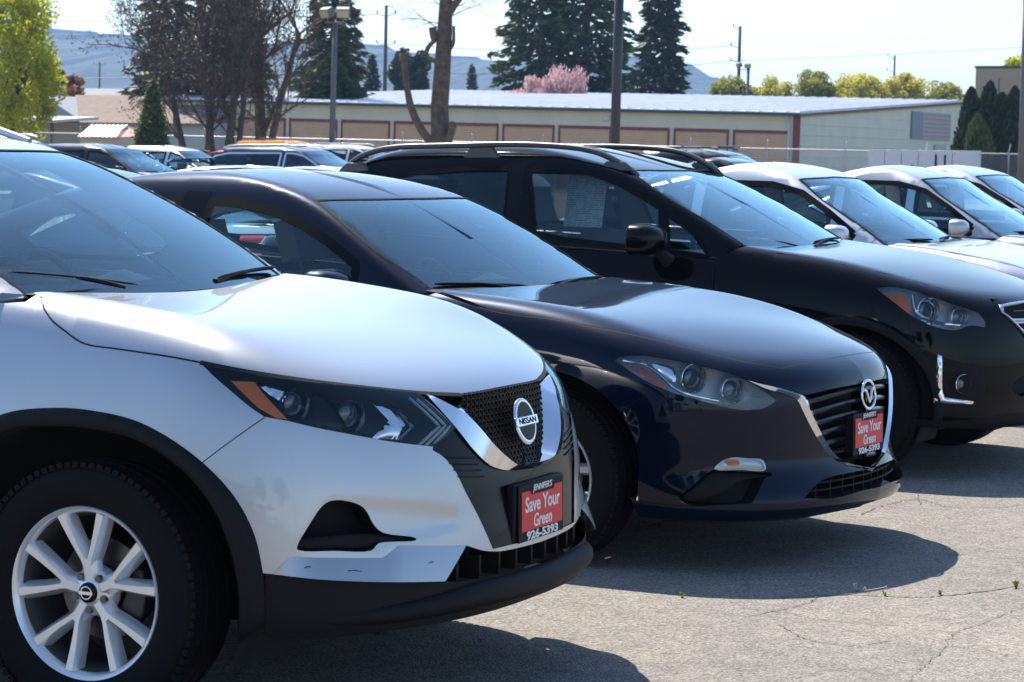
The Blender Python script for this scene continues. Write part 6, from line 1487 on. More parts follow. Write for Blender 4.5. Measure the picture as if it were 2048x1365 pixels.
M['needle2'] = leaf_mat('brown_green_needles', (.046, .048, .022), (.095, .092, .042), .2)
M['needle3'] = leaf_mat('light_green_needles', (.07, .10, .02), (.14, .17, .035), .25)
M['pine'] = leaf_mat('pine_needles', (.028, .044, .024), (.055, .075, .035), .2)
M['cedar'] = leaf_mat('cedar_scales', (.018, .030, .010), (.05, .068, .016), .15)
M['spring'] = leaf_mat('spring_leaves', (.40, .44, .015), (.60, .58, .05), .55)
M['gold'] = leaf_mat('yellow_green_leaves', (.50, .47, .06), (.72, .64, .12), .5)
M['olive'] = leaf_mat('olive_leaves', (.26, .27, .045), (.44, .42, .08), .5)
M['blossom'] = leaf_mat('pink_blossom', (.48, .30, .31), (.68, .48, .49), .5)
M['rust'] = leaf_mat('rust_leaves', (.18, .07, .03), (.28, .12, .05), .4)
M['twigbrown'] = leaf_mat('brown_twigs', (.06, .045, .03), (.11, .085, .055), .2)
M['bark'] = simple('grey_brown_bark', (.105, .072, .05), .9, noise=.45, nscale=6, bump=.6, bscale=14)
M['bark2'] = simple('warm_bark', (.13, .085, .055), .9, noise=.4, nscale=6, bump=.6, bscale=14)
M['wood'] = simple('pole_wood', (.10, .080, .065), .85, noise=.3, nscale=3)
def quads(name, C, U, V, mat, parent):
    """leaf faces: centres C, half axes U and V"""
    n = len(C); P = np.empty((n * 4, 3)); P[0::4] = C - U - V * .3; P[1::4] = C + U * .2 - V; P[2::4] = C + U + V * .3; P[3::4] = C - U * .2 + V
    me = bpy.data.meshes.new(name); me.vertices.add(4 * n); me.vertices.foreach_set('co', P.ravel()); me.loops.add(4 * n); me.loops.foreach_set('vertex_index', np.arange(4 * n)); me.polygons.add(n)
    me.polygons.foreach_set('loop_start', np.arange(0, 4 * n, 4)); me.polygons.foreach_set('loop_total', np.full(n, 4)); me.update(); me.validate(); me.materials.append(mat)
    o = bpy.data.objects.new(name, me); COL.objects.link(o); o.parent = parent; return o
def rnd_unit(rg, n):
    v = rg.normal(size=(n, 3)); return v / np.linalg.norm(v, axis=1, keepdims=True)
def conifer(label, loc, h, r, mat, seed, base=.08, leaf=.22, dens=1., droop=.25, group=None, trunk_r=None, power=.85, cat='spruce tree', name='spruce_tree'):
    rg = np.random.default_rng(seed); root = empty(name, loc); tag(root, label, cat, group)
    t = MB(); tr = trunk_r or h * .014; t.tube([(0, 0, 0), (0.02 * h * .2, 0, h * .5), (0, 0, h)], [tr, tr * .6, .02], 8); t.build('trunk', M['bark'], root, smooth=True)
    C = []; U = []; V = []; br = MB()
    z = h * base; 
    while z < h * .985:
        f = (z - h * base) / (h * (1 - base)); L0 = r * (1 - f) ** power + .10; nb = int(6 + 3 * (1 - f)); a0 = rg.uniform(0, 6.28)
        for k in range(nb):
            a = a0 + 6.283 * k / nb + rg.normal(0, .16); L = L0 * rg.uniform(.66, 1.12); up = rg.uniform(.02, .22) * (0.4 + f); d = np.array([math.cos(a), math.sin(a), 0.])
            m = max(3, int(L / leaf * 2.6 * dens)); s = np.sqrt(rg.uniform(.03, 1, m)); z_ = z + rg.normal(0, .05)
            p = d * (s * L)[:, None]; p[:, 2] = z_ + L * (up * s - droop * s ** 1.7) + .10 * L * np.maximum(s - .75, 0)
            side = np.array([-d[1], d[0], 0.]); w = (1 - s * .75) * L * .26 + leaf * .3; p = p + side * (rg.uniform(-1, 1, m) * w)[:, None]; p[:, 2] += rg.normal(0, .05, m) - np.abs(rg.normal(0, leaf * .35, m))
            if k % 2 == 0 and L > .6: br.tube([(0, 0, z_), tuple(d * L * .5 + [0, 0, z_ + L * (up * .5 - droop * .3)]), tuple(d * L * .95 + [0, 0, z_ + L * (up - droop * .9)])], [.03, .02, .006], 3, cap=False)
            dirv = d * .9 + rg.normal(0, .30, (m, 3)); dirv[:, 2] -= .25; dirv /= np.linalg.norm(dirv, axis=1, keepdims=True)
            sv = np.cross(dirv, rnd_unit(rg, m)); sv /= np.linalg.norm(sv, axis=1, keepdims=True) + 1e-9
            C.append(p); U.append(dirv * leaf * rg.uniform(.6, 1.2, m)[:, None]); V.append(sv * leaf * .30)
        z += h * .021 * (1.15 - .45 * f)
    br.build('branches', M['bark'], root, smooth=True)['kind'] = 'stuff'
    quads('crown', np.vstack(C), np.vstack(U), np.vstack(V), mat, root); return root
def leafy(label, loc, h, rx, rz, mat, seed, n=6000, leaf=.10, group=None, lumps=14, trunk=.12, cat='tree', name='leafy_tree', droop=0., zc=None, twig=True):
    rg = np.random.default_rng(seed); root = empty(name, loc); tag(root, label, cat, group); zc = zc if zc is not None else h - rz
    lc = rnd_unit(rg, lumps) * (rg.uniform(.35, .95, lumps) ** .6)[:, None] * [rx, rx, rz]; lr = rg.uniform(.28, .50, lumps) * rx * (1. if lumps < 40 else .62)
    t = MB(); t.tube([(0, 0, 0), (.05, 0, zc * .5), (0, .04, zc)], [trunk, trunk * .8, trunk * .5], 8)
    for c in lc: t.tube([(0, 0, zc * .62 + .2 * rg.uniform()), tuple(c * .5 + [0, 0, zc * .96]), tuple(c + [0, 0, zc])], [trunk * .4, trunk * .22, .012], 5)
    t.build('trunk', M['bark'], root, smooth=True)
    k = rg.integers(0, lumps, n); u = rnd_unit(rg, n) * (rg.uniform(0, 1, n) ** .45)[:, None]; C = lc[k] + u * lr[k][:, None] * [1, 1, rz / rx * .9] + [0, 0, zc]
    if droop: C[:, 2] -= droop * rg.uniform(0, 1, n) ** 2
    d = rnd_unit(rg, n); s = np.cross(d, rnd_unit(rg, n)); s /= np.linalg.norm(s, axis=1, keepdims=True) + 1e-9
    if droop: d = d * .4 + [0, 0, -1.]
    quads('crown', C, d * leaf * rg.uniform(.6, 1.3, (n, 1)), s * leaf * .55, mat, root); return root
def grow(t, p, d, L, r, depth, rg, ends, spread=.55, up=.1, n=3, seg=3):
    pts = [p]; dd = np.array(d, float); q = np.array(p, float)
    for i in range(seg):
        dd = dd + rg.normal(0, .10, 3) + [0, 0, up * .3]; dd /= np.linalg.norm(dd); q = q + dd * L / seg; pts.append(q.copy())
    t.tube([tuple(v) for v in pts], list(np.linspace(r, r * .62, seg + 1)), 6 if r > .05 else (4 if r > .015 else 3), cap=False)
    if depth == 0: ends.append(q); return
    for k in range(n):
        b = pts[min(seg, 1 + k % seg)] if k < n - 1 else q; v = rnd_unit(rg, 1)[0]; v -= dd * (v @ dd); v /= np.linalg.norm(v) + 1e-9
        nd = dd * math.cos(spread) + v * math.sin(spread) * rg.uniform(.7, 1.3) + [0, 0, up]; nd /= np.linalg.norm(nd)
        grow(t, np.array(b), nd, L * rg.uniform(.58, .85), r * .56, depth - 1, rg, ends, spread, up, n, seg)
def bare(label, loc, stems, seed, group=None, mat='bark', cat='bare tree', name='bare_tree', depth=4, n=3, spread=.5, buds=None, nb=0, up=.12):
    """leafless tree: stems = list of (base, direction, length, radius)"""
    rg = np.random.default_rng(seed); root = empty(name, loc); tag(root, label, cat, group); ends = []; t = MB(); c = MB()
    for b, d, L, r in stems:
        d = np.array(d, float); d /= np.linalg.norm(d); pts = [np.array(b, float)]; q = pts[0]
        for i in range(6):
            d = d + rg.normal(0, .035, 3); d /= np.linalg.norm(d); q = q + d * L / 6; pts.append(q)
        t.tube([tuple(v) for v in pts], list(np.linspace(r, r * .55, 7)), 9)
        for i in range(2, 7):
            for k in range(2 if i < 6 else 3):
                v = rnd_unit(rg, 1)[0]; v[2] = abs(v[2]) * .4 + .15; nd = d * .5 + v; nd /= np.linalg.norm(nd)
                grow(c, pts[i], nd, L * .26 * rg.uniform(.7, 1.2), r * .30, depth - 1, rg, ends, spread, up, n)
    t.build('trunk', M[mat], root, smooth=True); c.build('branches', M[mat], root, smooth=True)['kind'] = 'stuff'
    if nb and ends:
        E = np.array(ends); k = rg.integers(0, len(E), nb); C = E[k] + rg.normal(0, .12, (nb, 3)); d = rnd_unit(rg, nb); s = np.cross(d, rnd_unit(rg, nb)); s /= np.linalg.norm(s, axis=1, keepdims=True) + 1e-9
        quads('twig_tips', C, d * .07, s * .02, M[buds], root)
    return root
BK_ = 'trees behind the storage building'
# left side
leafy('bright yellow-green spring tree at the left edge', (-55.4, 77.1, 0), 7.9, 2.15, 3.3, M['spring'], 3, n=15000, leaf=.10, lumps=60, trunk=.13, zc=4.7)
leafy('low rust-red shrub tree beside the yellow-green tree', (-88.1, 128.7, 0), 7.0, 1.6, 1.4, M['rust'], 5, n=1500, leaf=.2)
leafy('small pale green tree in front of the hills at left', (-112., 180., 0), 8.6, 2.2, 1.5, M['gold'], 6, n=1800, leaf=.22)
conifer('dark spruce top rising behind the yellow-green tree', (-92., 130., 0), 14.0, 2.4, M['needle'], 8, leaf=.3, group=BK_)
conifer('small light green young spruce by the fence', (-43.8, 69.1, 0), 3.95, .95, M['needle3'], 11, base=.06, leaf=.12, dens=1.5, droop=.12, power=.9)
conifer('tall dark spruce behind the multi-stemmed bare tree, left', (-62.5, 101., 0), 15., 3.1, M['needle2'], 21, leaf=.34, dens=1.4, group=BK_)
conifer('tall dark spruce behind the multi-stemmed bare tree, right', (-60.2, 102.6, 0), 14.4, 2.7, M['needle2'], 22, leaf=.34, dens=1.4, group=BK_)
conifer('brown tinged spruce behind the bare tree beside the light pole', (-54.6, 102.4, 0), 13.5, 2.6, M['needle2'], 23, leaf=.3, dens=1.3, group=BK_)
conifer('shorter dark spruce close behind the light pole', (-53.9, 101.6, 0), 7.6, 2.3, M['needle'], 24, leaf=.3, dens=1.2, group=BK_)
rgs = np.random.default_rng(4)
bare('multi-stemmed bare tree with five dark trunks by the fence', (-43.8, 73.4, 0), [((-.75, -.3, 0), (-.28, 0, 1), 5.6, .15), ((-.3, 0, 0), (-.03, .05, 1), 6.6, .18), ((.05, .1, 0), (-.18, .02, 1), 6.4, .13), ((.35, 0, 0), (.08, 0, 1), 6.8, .17), ((.65, .1, 0), (.14, .05, 1), 6.3, .12), ((.75, -.15, 0), (.05, -.05, 1), 5.9, .10)], 31, depth=4, n=3, buds='twigbrown', nb=18000, spread=.6)
bare('bare brown tree with forked trunk left of the light pole', (-43.3, 75.9, 0), [((0, 0, 0), (-.02, 0, 1), 5.6, .26), ((.15, 0, 1.0), (.30, 0, 1), 5.0, .15)], 33, mat='bark2', depth=4, n=3, buds='needle2', nb=3500, spread=.6)
bare('low crooked bare shrub in front of the storage doors', (-41.9, 75.4, 0), [((0, 0, 0), (.25, 0, 1), 1.5, .07), ((0, 0, .2), (-.5, 0, 1), 1.2, .05)], 35, depth=3, n=3, spread=.8)
# pruned trunk
def pruned():
    root = empty('bare_tree', (-33.3, 70.5, 0)); tag(root, 'pruned tree with thick bare trunk and cut side limbs before the storage doors', 'bare tree'); t = MB()
    t.tube([(-.06, 0, 0), (-.05, 0, .9), (-.02, 0, 2.0), (-.08, 0, 3.0), (.0, 0, 4.2), (.06, 0, 5.2), (.1, 0, 6.2), (.16, 0, 8.0)], [.52, .42, .34, .31, .29, .27, .24, .18], 14); t.build('trunk', M['bark'], root, smooth=True)
    def limb(pts, rs): m = MB(); m.tube([tuple(v) for v in cr(pts, n=4)], list(np.interp(np.linspace(0, 1, 4 * (len(pts) - 1) + 1), np.linspace(0, 1, len(rs)), rs)), 9); m.build('limb', M['bark2'], root, smooth=True)
    limb([(-.1, -.1, 1.7), (-.55, -.2, 2.15), (-.95, -.3, 2.9), (-1.12, -.35, 3.6), (-1.28, -.4, 4.85)], [.17, .15, .13, .11, .12])
    limb([(.2, -.1, 1.6), (.42, -.15, 2.15), (.55, -.15, 2.55)], [.16, .13, .12]); limb([(-.1, -.1, 4.55), (-.5, -.2, 4.75), (-.42, -.2, 5.05), (-.15, -.2, 5.3)], [.09, .08, .08, .07]); limb([(.2, 0, 4.9), (.42, -.05, 5.15), (.44, -.05, 5.75)], [.07, .06, .05])
    limb([(.15, 0, 6.1), (.55, 0, 6.6), (1.0, 0, 7.0)], [.16, .12, .08]); limb([(-.2, -.2, 5.3), (-.28, -.2, 5.7)], [.13, .14])
    rg = np.random.default_rng(2); c = MB(); E = []
    for k in range(7): grow(c, np.array((.05, 0, 5.6 + .2 * k)), np.array((rg.uniform(-1, 1), rg.uniform(-.4, .4), .15)), 1.3, .02, 2, rg, E, .5, -.02, 3)
    c.build('twigs', M['bark'], root, smooth=True)['kind'] = 'stuff'
pruned()
conifer('slim far pine left of the tall utility pole', (-83.9, 163.5, 0), 8.9, 1.6, M['pine'], 41, leaf=.3, dens=1.2, group=BK_)
leafy('round topped far pine right of the tall utility pole', (-81.5, 164.6, 0), 9.6, 1.5, 2.4, M['pine'], 42, n=5000, leaf=.22, lumps=16, group=BK_, cat='pine tree', name='pine_tree')
leafy('low olive bush between the two far pines', (-79., 158., 0), 5.9, 2.2, 1.0, M['olive'], 43, n=1800, leaf=.2, group=BK_, cat='bush', name='bush')
conifer('small lone far conifer left of the big spruces', (-98.3, 212.1, 0), 9.9, 1.5, M['pine'], 44, leaf=.34, group=BK_)
conifer('huge green spruce left of the thick dark pole', (-56.3, 131.6, 0), 19., 3.9, M['needle'], 51, leaf=.36, dens=1.7, droop=.30, group=BK_)
conifer('huge green spruce just behind the thick dark pole', (-54.0, 133.2, 0), 20., 4.2, M['needle'], 52, leaf=.36, dens=1.7, droop=.30, group=BK_)
conifer('tall brownish spruce standing alone right of the thick pole', (-53.3, 144.1, 0), 15.5, 2.7, M['needle2'], 53, leaf=.36, dens=1.7, droop=.2, group=BK_, power=.7)
leafy('pink blossoming weeping cherry behind the storage roof', (-51.1, 123.2, 0), 6.55, 1.25, 1.5, M['blossom'], 61, n=7000, leaf=.09, lumps=16, droop=.8, cat='cherry tree', name='cherry_tree')
leafy('lower pink blossoming cherry left of the weeping one', (-52.9, 122.5, 0), 5.75, 1.3, .8, M['blossom'], 62, n=3500, leaf=.09, lumps=12, droop=.5, cat='cherry tree', name='cherry_tree')
ry = np.random.default_rng(9)
for i, (x, y, h, r, m, lb) in enumerate([(-65.9, 193.6, 7.9, 1.5, 'olive', 'olive leafed round tree, leftmost above the storage roof'), (-64.3, 194.3, 7.6, 1.2, 'olive', 'small olive round tree, second above the storage roof'), (-62.5, 195.1, 7.9, 1.5, 'gold', 'bright yellow round tree, third above the storage roof'), (-59.5, 196.5, 8.7, 1.65, 'olive', 'darkest and tallest round tree above the storage roof'), (-56.3, 197.8, 8.55, 1.9, 'gold', 'wide yellow-green round tree right of the darkest one'), (-52.9, 199.5, 8.5, 1.8, 'gold', 'pale yellow round tree, second from right above the roof'), (-49.6, 200.9, 8.0, 1.7, 'olive', 'rightmost round tree above the storage roof')]):
    leafy(lb, (x, y, 0), h, r * 1.15, 1.7, M[m], 70 + i, n=9000, leaf=.13, lumps=34, group='round trees in a row')
leafy('yellow-green tree above the tan building at right', (-33.6, 163.8, 0), 10.2, 2.6, 2.2, M['spring'], 81, n=5000, leaf=.18, lumps=18)
for i, (x, y, h, lb) in enumerate([(-20.7, 92.6, 4.35, 'leftmost arborvitae beside the storage end wall'), (-20.25, 92.0, 3.3, 'short light green arborvitae, second from left'), (-20.05, 93.0, 4.6, 'tallest arborvitae of the dark hedge'), (-19.6, 93.2, 4.15, 'arborvitae right of the tallest one'), (-19.15, 93.4, 4.4, 'rightmost arborvitae beside the right pole')]):
    rg = np.random.default_rng(90 + i); root = empty('arborvitae', (x, y, 0)); tag(root, lb, 'arborvitae', 'arborvitae hedge'); t = MB(); t.tube([(0, 0, 0), (0, 0, h * .8)], [.06, .02], 6); t.build('trunk', M['bark'], root)
    n = 5200; z = rg.uniform(0, 1, n); a = rg.uniform(0, 6.283, n); rr = .54 * np.sin(np.pi * np.clip(z * .85 + .15, 0, 1)) ** .6 * (1 + .16 * np.sin(3 * a + z * 9 + i) + .10 * np.sin(7 * a - z * 23)) * np.sqrt(rg.uniform(.30, 1.25, n))
    C = np.c_[rr * np.cos(a), rr * np.sin(a), z * h]; d = np.c_[np.cos(a) * .3, np.sin(a) * .3, np.ones(n)] + rg.normal(0, .2, (n, 3)); d /= np.linalg.norm(d, axis=1, keepdims=True); s = np.cross(d, rnd_unit(rg, n)); quads('crown', C, d * .13, s * .05, M['cedar'] if i != 1 else M['needle3'], root)
# ---------------------------------------------------------------- storage building (stands on ground that rises a little to the left)
def storage():
    xc, yc, L, W, h0, h1 = -29.31, 97.45, 31.2, 28.9, 3.40, 4.62
    root = empty('storage_building', (xc, yc, 0)); root.rotation_euler = (0, R(.85), 0); tag(root, 'long low self-storage building with tan roll doors and pale metal roof', 'building')
    wl = siding_mat('cream_siding', (.86, .76, .60), .15); wr = siding_mat('green_grey_siding', (.84, .78, .66), .62)
    m = MB(); m.box((-L, 0, -1.2), (-.12, .25, h0 - .06)); m.build('front_wall', wl, root)
    V = [(-.06, 0, -1.2), (-.06, W, -1.2), (-.06, W, h1 - .08), (-.06, 0, h0 - .08)]; m = MB(); m.prism(V, (-.2, 0, 0)); m.build('end_wall', wr, root)
    # lap boards on the end wall
    for i in range(9):
        z = .2 + .46 * i; y0 = 0.15 if z < h0 - .1 else (z - h0 + .1) / (h1 - h0) * W + .3
        if y0 < W - .5: b = MB(); b.box((-.06, y0, z), (-.035, W - .05, z + .035)); b.build('lap_board', wr, root)
    for i in range(8):
        z = 2.66 + .085 * i; b = MB(); b.box((-L, -.012, z), (-.15, .0, z + .075)); b.build('siding_board', wl, root)
    # roof of standing-seam sheets
    V = [(.12, -.28, h0), (.12, W + .1, h1 + .02), (-L - .2, W + .1, h1 + .02), (-L - .2, -.28, h0)]; m = MB(); m.prism(V, (0, 0, .06)); m.build('roof', M['roofmetal'], root)
    sl = (h1 - h0) / (W + .38)
    for i in range(52):
        x = .05 - i * .606; b = MB(); b.prism([(x, -.28, h0 + .06), (x + .05, -.28, h0 + .06), (x + .05, W + .1, h1 + .08), (x, W + .1, h1 + .08)], (0, 0, .045)); b.build('roof_rib', M['roofmetal'], root)
    b = MB(); b.box((-L - .2, -.34, h0 - .10), (.1, -.28, h0 + .02)); b.build('gutter', M['gutter'], root)
    b = MB(); b.box((-.30, -.05, -.5), (.02, -.02, h0 - .1)); b.build('corner_trim', M['redtrim'], root)
    b = MB(); b.prism([(.02, -.28, h0 - .13), (.02, W, h1 - .12), (.02, W, h1 + .02), (.02, -.28, h0 + .02)], (.05, 0, 0)); b.build('barge_board', M['redtrim'], root)
    b = MB(); b.tube([(-.55, -.3, h0 - .1), (-.5, -.12, h0 - .35), (-.48, -.08, h0 - .6), (-.48, -.08, 0)], .06, 8); b.build('downspout', M['whitetrim'], root, sharp=50)
    for i in range(11):
        x1 = -.55 - 2.735 * i; x0 = x1 - 2.36; zt = 2.52; d = empty('roll_door', (0, 0, 0)); d.parent = root
        for a, bb in (((x0 - .09, -.05, -.5), (x0, -.002, zt + .14)), ((x1, -.05, -.5), (x1 + .09, -.002, zt + .14)), ((x0, -.05, zt), (x1, -.002, zt + .14))):
            m = MB(); m.box(a, bb); m.build('door_frame', M['redtrim'], d)
        m = MB()
        for k in range(30):
            z = -.5 + k * .1; m.add([(x0, -.006, z), (x1, -.006, z), (x1, -.030, z + .05), (x0, -.030, z + .05), (x1, -.006, z + .1), (x0, -.006, z + .1)], [(0, 1, 2, 3), (3, 2, 4, 5)])
        m.build('door_curtain', M['doortan'], d, sharp=20)
    b = MB(); b.box((-9.05, -.16, 2.90), (-8.75, -.02, 3.10)); b.build('wall_light', M['whitetrim'], root, bevel=.03)
    b = MB(); b.box((-.02, 18.0, 2.55), (.04, 25.5, 3.9)); o = b.build('painted_sign', flag_mat(), root)
    b = MB(); b.box((-.02, 22.6, .6), (.03, 24.8, 2.3)); b.build('side_door', simple('faded_door', (.52, .50, .40), .6), root)
def siding_mat(name, col, step):
    m, nt, b = new_mat(name); tc = N(nt, 'ShaderNodeTexCoord'); n = N(nt, 'ShaderNodeTexNoise', Scale=.8, Detail=6.); nt.links.new(tc.outputs['Object'], n.inputs['Vector'])
    r = ramp(nt, n.outputs['Fac'], (.3, tuple(c * .88 for c in col)), (.7, col)); nt.links.new(r.outputs[0], b.inputs['Base Color']); b.inputs['Roughness'].default_value = .6; return m
def flag_mat():
    """faded printed panel: blue corner with pale dots, washed-out pink stripes"""
    m, nt, b = new_mat('faded_panel'); tc = N(nt, 'ShaderNodeTexCoord'); sx = N(nt, 'ShaderNodeSeparateXYZ'); nt.links.new(tc.outputs['Generated'], sx.inputs[0])
    w = N(nt, 'ShaderNodeMath', operation='SINE'); mu = N(nt, 'ShaderNodeMath', operation='MULTIPLY'); mu.inputs[1].default_value = 40.; nt.links.new(sx.outputs['Z'], mu.inputs[0]); nt.links.new(mu.outputs[0], w.inputs[0])
    r = ramp(nt, w.outputs[0], (.4, (.42, .30, .33)), (.6, (.48, .44, .47))); lt = N(nt, 'ShaderNodeMath', operation='LESS_THAN'); lt.inputs[1].default_value = .26; nt.links.new(sx.outputs['Y'], lt.inputs[0])
    mx = N(nt, 'ShaderNodeMix', data_type='RGBA'); mx.inputs[7].default_value = (.24, .27, .36, 1); nt.links.new(lt.outputs[0], mx.inputs[0]); nt.links.new(r.outputs[0], mx.inputs[6]); nt.links.new(mx.outputs[2], b.inputs['Base Color']); return m
M['roofmetal'] = simple('pale_roof_metal', (.74, .75, .80), .42, metal=.0, noise=.1, nscale=.6)
M['gutter'] = simple('dark_green_gutter', (.05, .075, .065), .5); M['redtrim'] = simple('dark_red_trim', (.26, .055, .045), .55, noise=.15); M['whitetrim'] = simple('white_trim', (.66, .66, .66), .5)
M['doortan'] = simple('tan_door', (.76, .47, .30), .55, noise=.06, nscale=2)
storage()
# ---------------------------------------------------------------- fence
def fence():
    A, B_ = Vector((-66, 84.2, 0)), Vector((-13.0, 84.2, 0)); sl = -.0085
    zt = lambda x: 1.74 + sl * (x + 14)
    root = empty('chain_link_fence', (0, 84.2, 0)); tag(root, 'galvanised chain-link fence running before the storage building', 'fence')
    m = MB(); m.tube([(x, 0, zt(x)) for x in np.linspace(A.x, B_.x, 20)], .026, 6); m.build('top_rail', M['galv'], root, smooth=True)
    x = A.x
    while x < B_.x:
        m = MB(); m.tube([(x, 0, 0), (x, 0, zt(x)), (x, -.02, zt(x) + .05), (x + .10, -.2, zt(x) + .33)], [.034, .034, .02, .02], 6); m.build('post', M['galv'], root, smooth=True); x += 3.05
    # wire mesh as real thin diagonals
    V = []; Fc = []
    for s in (-1, 1):
        x = A.x - 2
        while x < B_.x:
            x0, x1 = x, x + s * 1.7
            if min(x0, x1) > A.x and max(x0, x1) < B_.x:
                n = len(V); w = .004; V += [(x0 - w, 0, .05), (x0 + w, 0, .05), (x1 + w, 0, zt(x1)), (x1 - w, 0, zt(x1))]; Fc.append((n, n + 1, n + 2, n + 3))
            x += .085
    o = mesh_obj('wire_mesh', V, Fc, M['galv'], root, smooth=False); o['kind'] = 'stuff'
M['galv'] = simple('galvanised_steel', (.42, .43, .44), .45, metal=.7)
fence()
# ---------------------------------------------------------------- poles
def pole(label, loc, h, r0, r1, mat, name='light_pole', lean=(0, 0), cat='pole', group=None):
    root = empty(name, loc); tag(root, label, cat, group); m = MB(); m.tube([(0, 0, 0), (lean[0] * .5, 0, h * .5), (lean[0], 0, h)], [r0, (r0 + r1) / 2, r1], 12); m.build('shaft', mat, root, smooth=True); return root
def flood(root, p, yaw):
    f = empty('flood_light', p, yaw); f.parent = root; m = MB(); Mx = Matrix.Rotation(R(24), 4, 'X'); m.box((-.24, -.14, -.17), (.24, .16, .17), Mx); m.build('housing', M['lampbox'], f, bevel=.03)
    m = MB(); m.box((-.20, -.155, -.13), (.20, -.141, .13), Mx); m.build('lamp_face', M['lampface'], f)
    m = MB(); m.tube([(0, .05, -.17), (0, .05, -.36)], .03, 8); m.build('bracket', M['lampbox'], f, smooth=True)
M['lampbox'] = simple('lamp_housing_grey', (.20, .19, .17), .5); M['lampface'] = simple('yellowed_lamp_face', (.55, .50, .30), .3); M['darkpole'] = simple('dark_bronze_pole', (.055, .052, .05), .45, metal=.3); M['steelpole'] = simple('weathered_steel_pole', (.15, .14, .135), .55, metal=.3)
pole('thick dark bronze lamp post right of the big spruces', (-19.4, 51.4, 0), 6.6, .125, .115, M['darkpole'], lean=(.09, 0), group='lamp posts')
p = pole('slender grey light pole with two flood lights', (-39.05, 73.4, 0), 6.1, .12, .085, M['steelpole'], lean=(.12, 0), group='lamp posts')
flood(p, (-.20, -.05, 6.42), R(-20)); flood(p, (.46, -.05, 6.42), R(25)); m = MB(); m.tube([(-.3, 0, 6.08), (.55, 0, 6.08)], .03, 8); m.build('cross_arm', M['lampbox'], p, smooth=True)
p = pole('grey light pole with flood lights at the right edge', (-12.05, 63.5, 0), 6.55, .12, .09, M['steelpole'], lean=(.0, 0), group='lamp posts')
flood(p, (-.45, 0, 6.72), R(-60)); flood(p, (.1, 0, 6.85), R(10)); m = MB(); m.tube([(-.5, 0, 6.4), (.5, 0, 6.4)], .03, 8); m.build('cross_arm', M['lampbox'], p, smooth=True)
p = pole('far short light pole above the round trees', (-58.1, 175.1, 0), 8.3, .14, .11, M['steelpole'], group='lamp posts'); flood(p, (-.05, 0, 8.4), R(10)); flood(p, (-.75, .0, 8.45), R(-40)); m = MB(); m.tube([(-.8, 0, 8.1), (.2, 0, 8.1)], .035, 6); m.build('cross_arm', M['lampbox'], p, smooth=True)
def util(label, loc, h, r, arms):
    root = pole(label, loc, h, r, r * .65, M['wood'], 'utility_pole', (.1, 0), 'utility pole', 'utility poles')
    for z, side, ln in arms:
        m = MB(); m.tube([(.1, 0, z), (.1 + side * ln, 0, z + .25)], .035, 6); m.tube([(.1 + side * ln, 0, z + .25), (.1 + side * ln, 0, z + .5)], .06, 8); m.build('insulator_arm', M['steelpole'], root, smooth=True)
util('tall wooden utility pole with bent insulator arms left of the pruned tree', (-87.7, 173., 0), 13.1, .19, [(12.2, -1, .8), (12.2, 1, .8), (9.9, -1, .8), (9.9, 1, .8), (7.7, -1, .7), (7.7, 1, .7)])
util('utility pole between the lone spruce and the round trees', (-68.7, 203.5, 0), 12.9, .20, [(12.6, -1, .6), (11.0, -1, .8), (9.7, -1, .8)])
util('farthest thin utility pole above the round trees', (-83.6, 306.9, 0), 14.7, .19, [(14.3, -1, .9), (12.6, -1, 1.0)])
util('far utility pole in front of the left hills', (-220.3, 333.8, 0), 15.1, .22, [(14.6, -1, 1.1), (14.6, 1, 1.1)])
def wire(label, a, b, sag):
    m = MB(); a, b = Vector(a), Vector(b); m.tube([tuple(a + (b - a) * t - Vector((0, 0, sag * 4 * t * (1 - t)))) for t in np.linspace(0, 1, 24)], .022, 4); o = m.build('overhead_wire', M['wirem'], None, smooth=True); tag(o, label, 'wire', 'overhead wires')
M['wirem'] = simple('cable', (.12, .12, .13), .5)
wire('overhead wire from the middle utility pole rising to the right', (-69.4, 203.5, 9.9), (60, 190., 21.), 2.0)
wire('overhead wire from the tall utility pole to the middle one, lowest', (-87., 173., 7.9), (-69.4, 203.5, 9.9), .6)
wire('overhead wire crossing the sky left of the tall utility pole', (-160, 140., 12.0), (-88.4, 173., 12.4), .9)
wire('overhead wire from the tall utility pole behind the pruned tree', (-87., 173., 10.1), (-69.3, 203.6, 11.2), .6)
wire('overhead wire low before the blue hills', (-150, 150., 7.4), (-88.2, 173., 7.9), .7)
# ---------------------------------------------------------------- other buildings
def house():
    root = empty('house', (-63.4, 95.6, 0), R(0)); tag(root, 'grey house with low brown shingle roof behind the shed', 'house')
    m = MB(); m.box((-3.2, 0, 0), (6., 5.6, 2.75)); m.build('wall', simple('grey_wall', (.52, .53, .57), .8, noise=.06), root)
    m = MB(); m.prism([(-.9, -.35, 2.62), (6.3, -.35, 2.62), (6.3, 3.0, 4.0), (-3.4, 3.0, 4.0)], (0, 0, .1)); m.prism([(-3.4, 3.0, 4.0), (6.3, 3.0, 4.0), (6.3, 6., 2.7), (-3.4, 6., 2.7)], (0, 0, .1)); m.build('roof', simple('brown_shingles', (.27, .19, .15), .9, noise=.12, nscale=3), root)
    m = MB(); m.prism([(-3.2, 0, 2.7), (-.9, 0, 2.7), (-3.2, 0, 4.0)], (0, 3., 0)); m.build('gable', simple('grey_gable', (.36, .37, .40), .8), root)
    w = MB(); w.box((.3, -.03, 1.85), (.95, .02, 2.2)); w.build('window', M['tint_solid'], root)
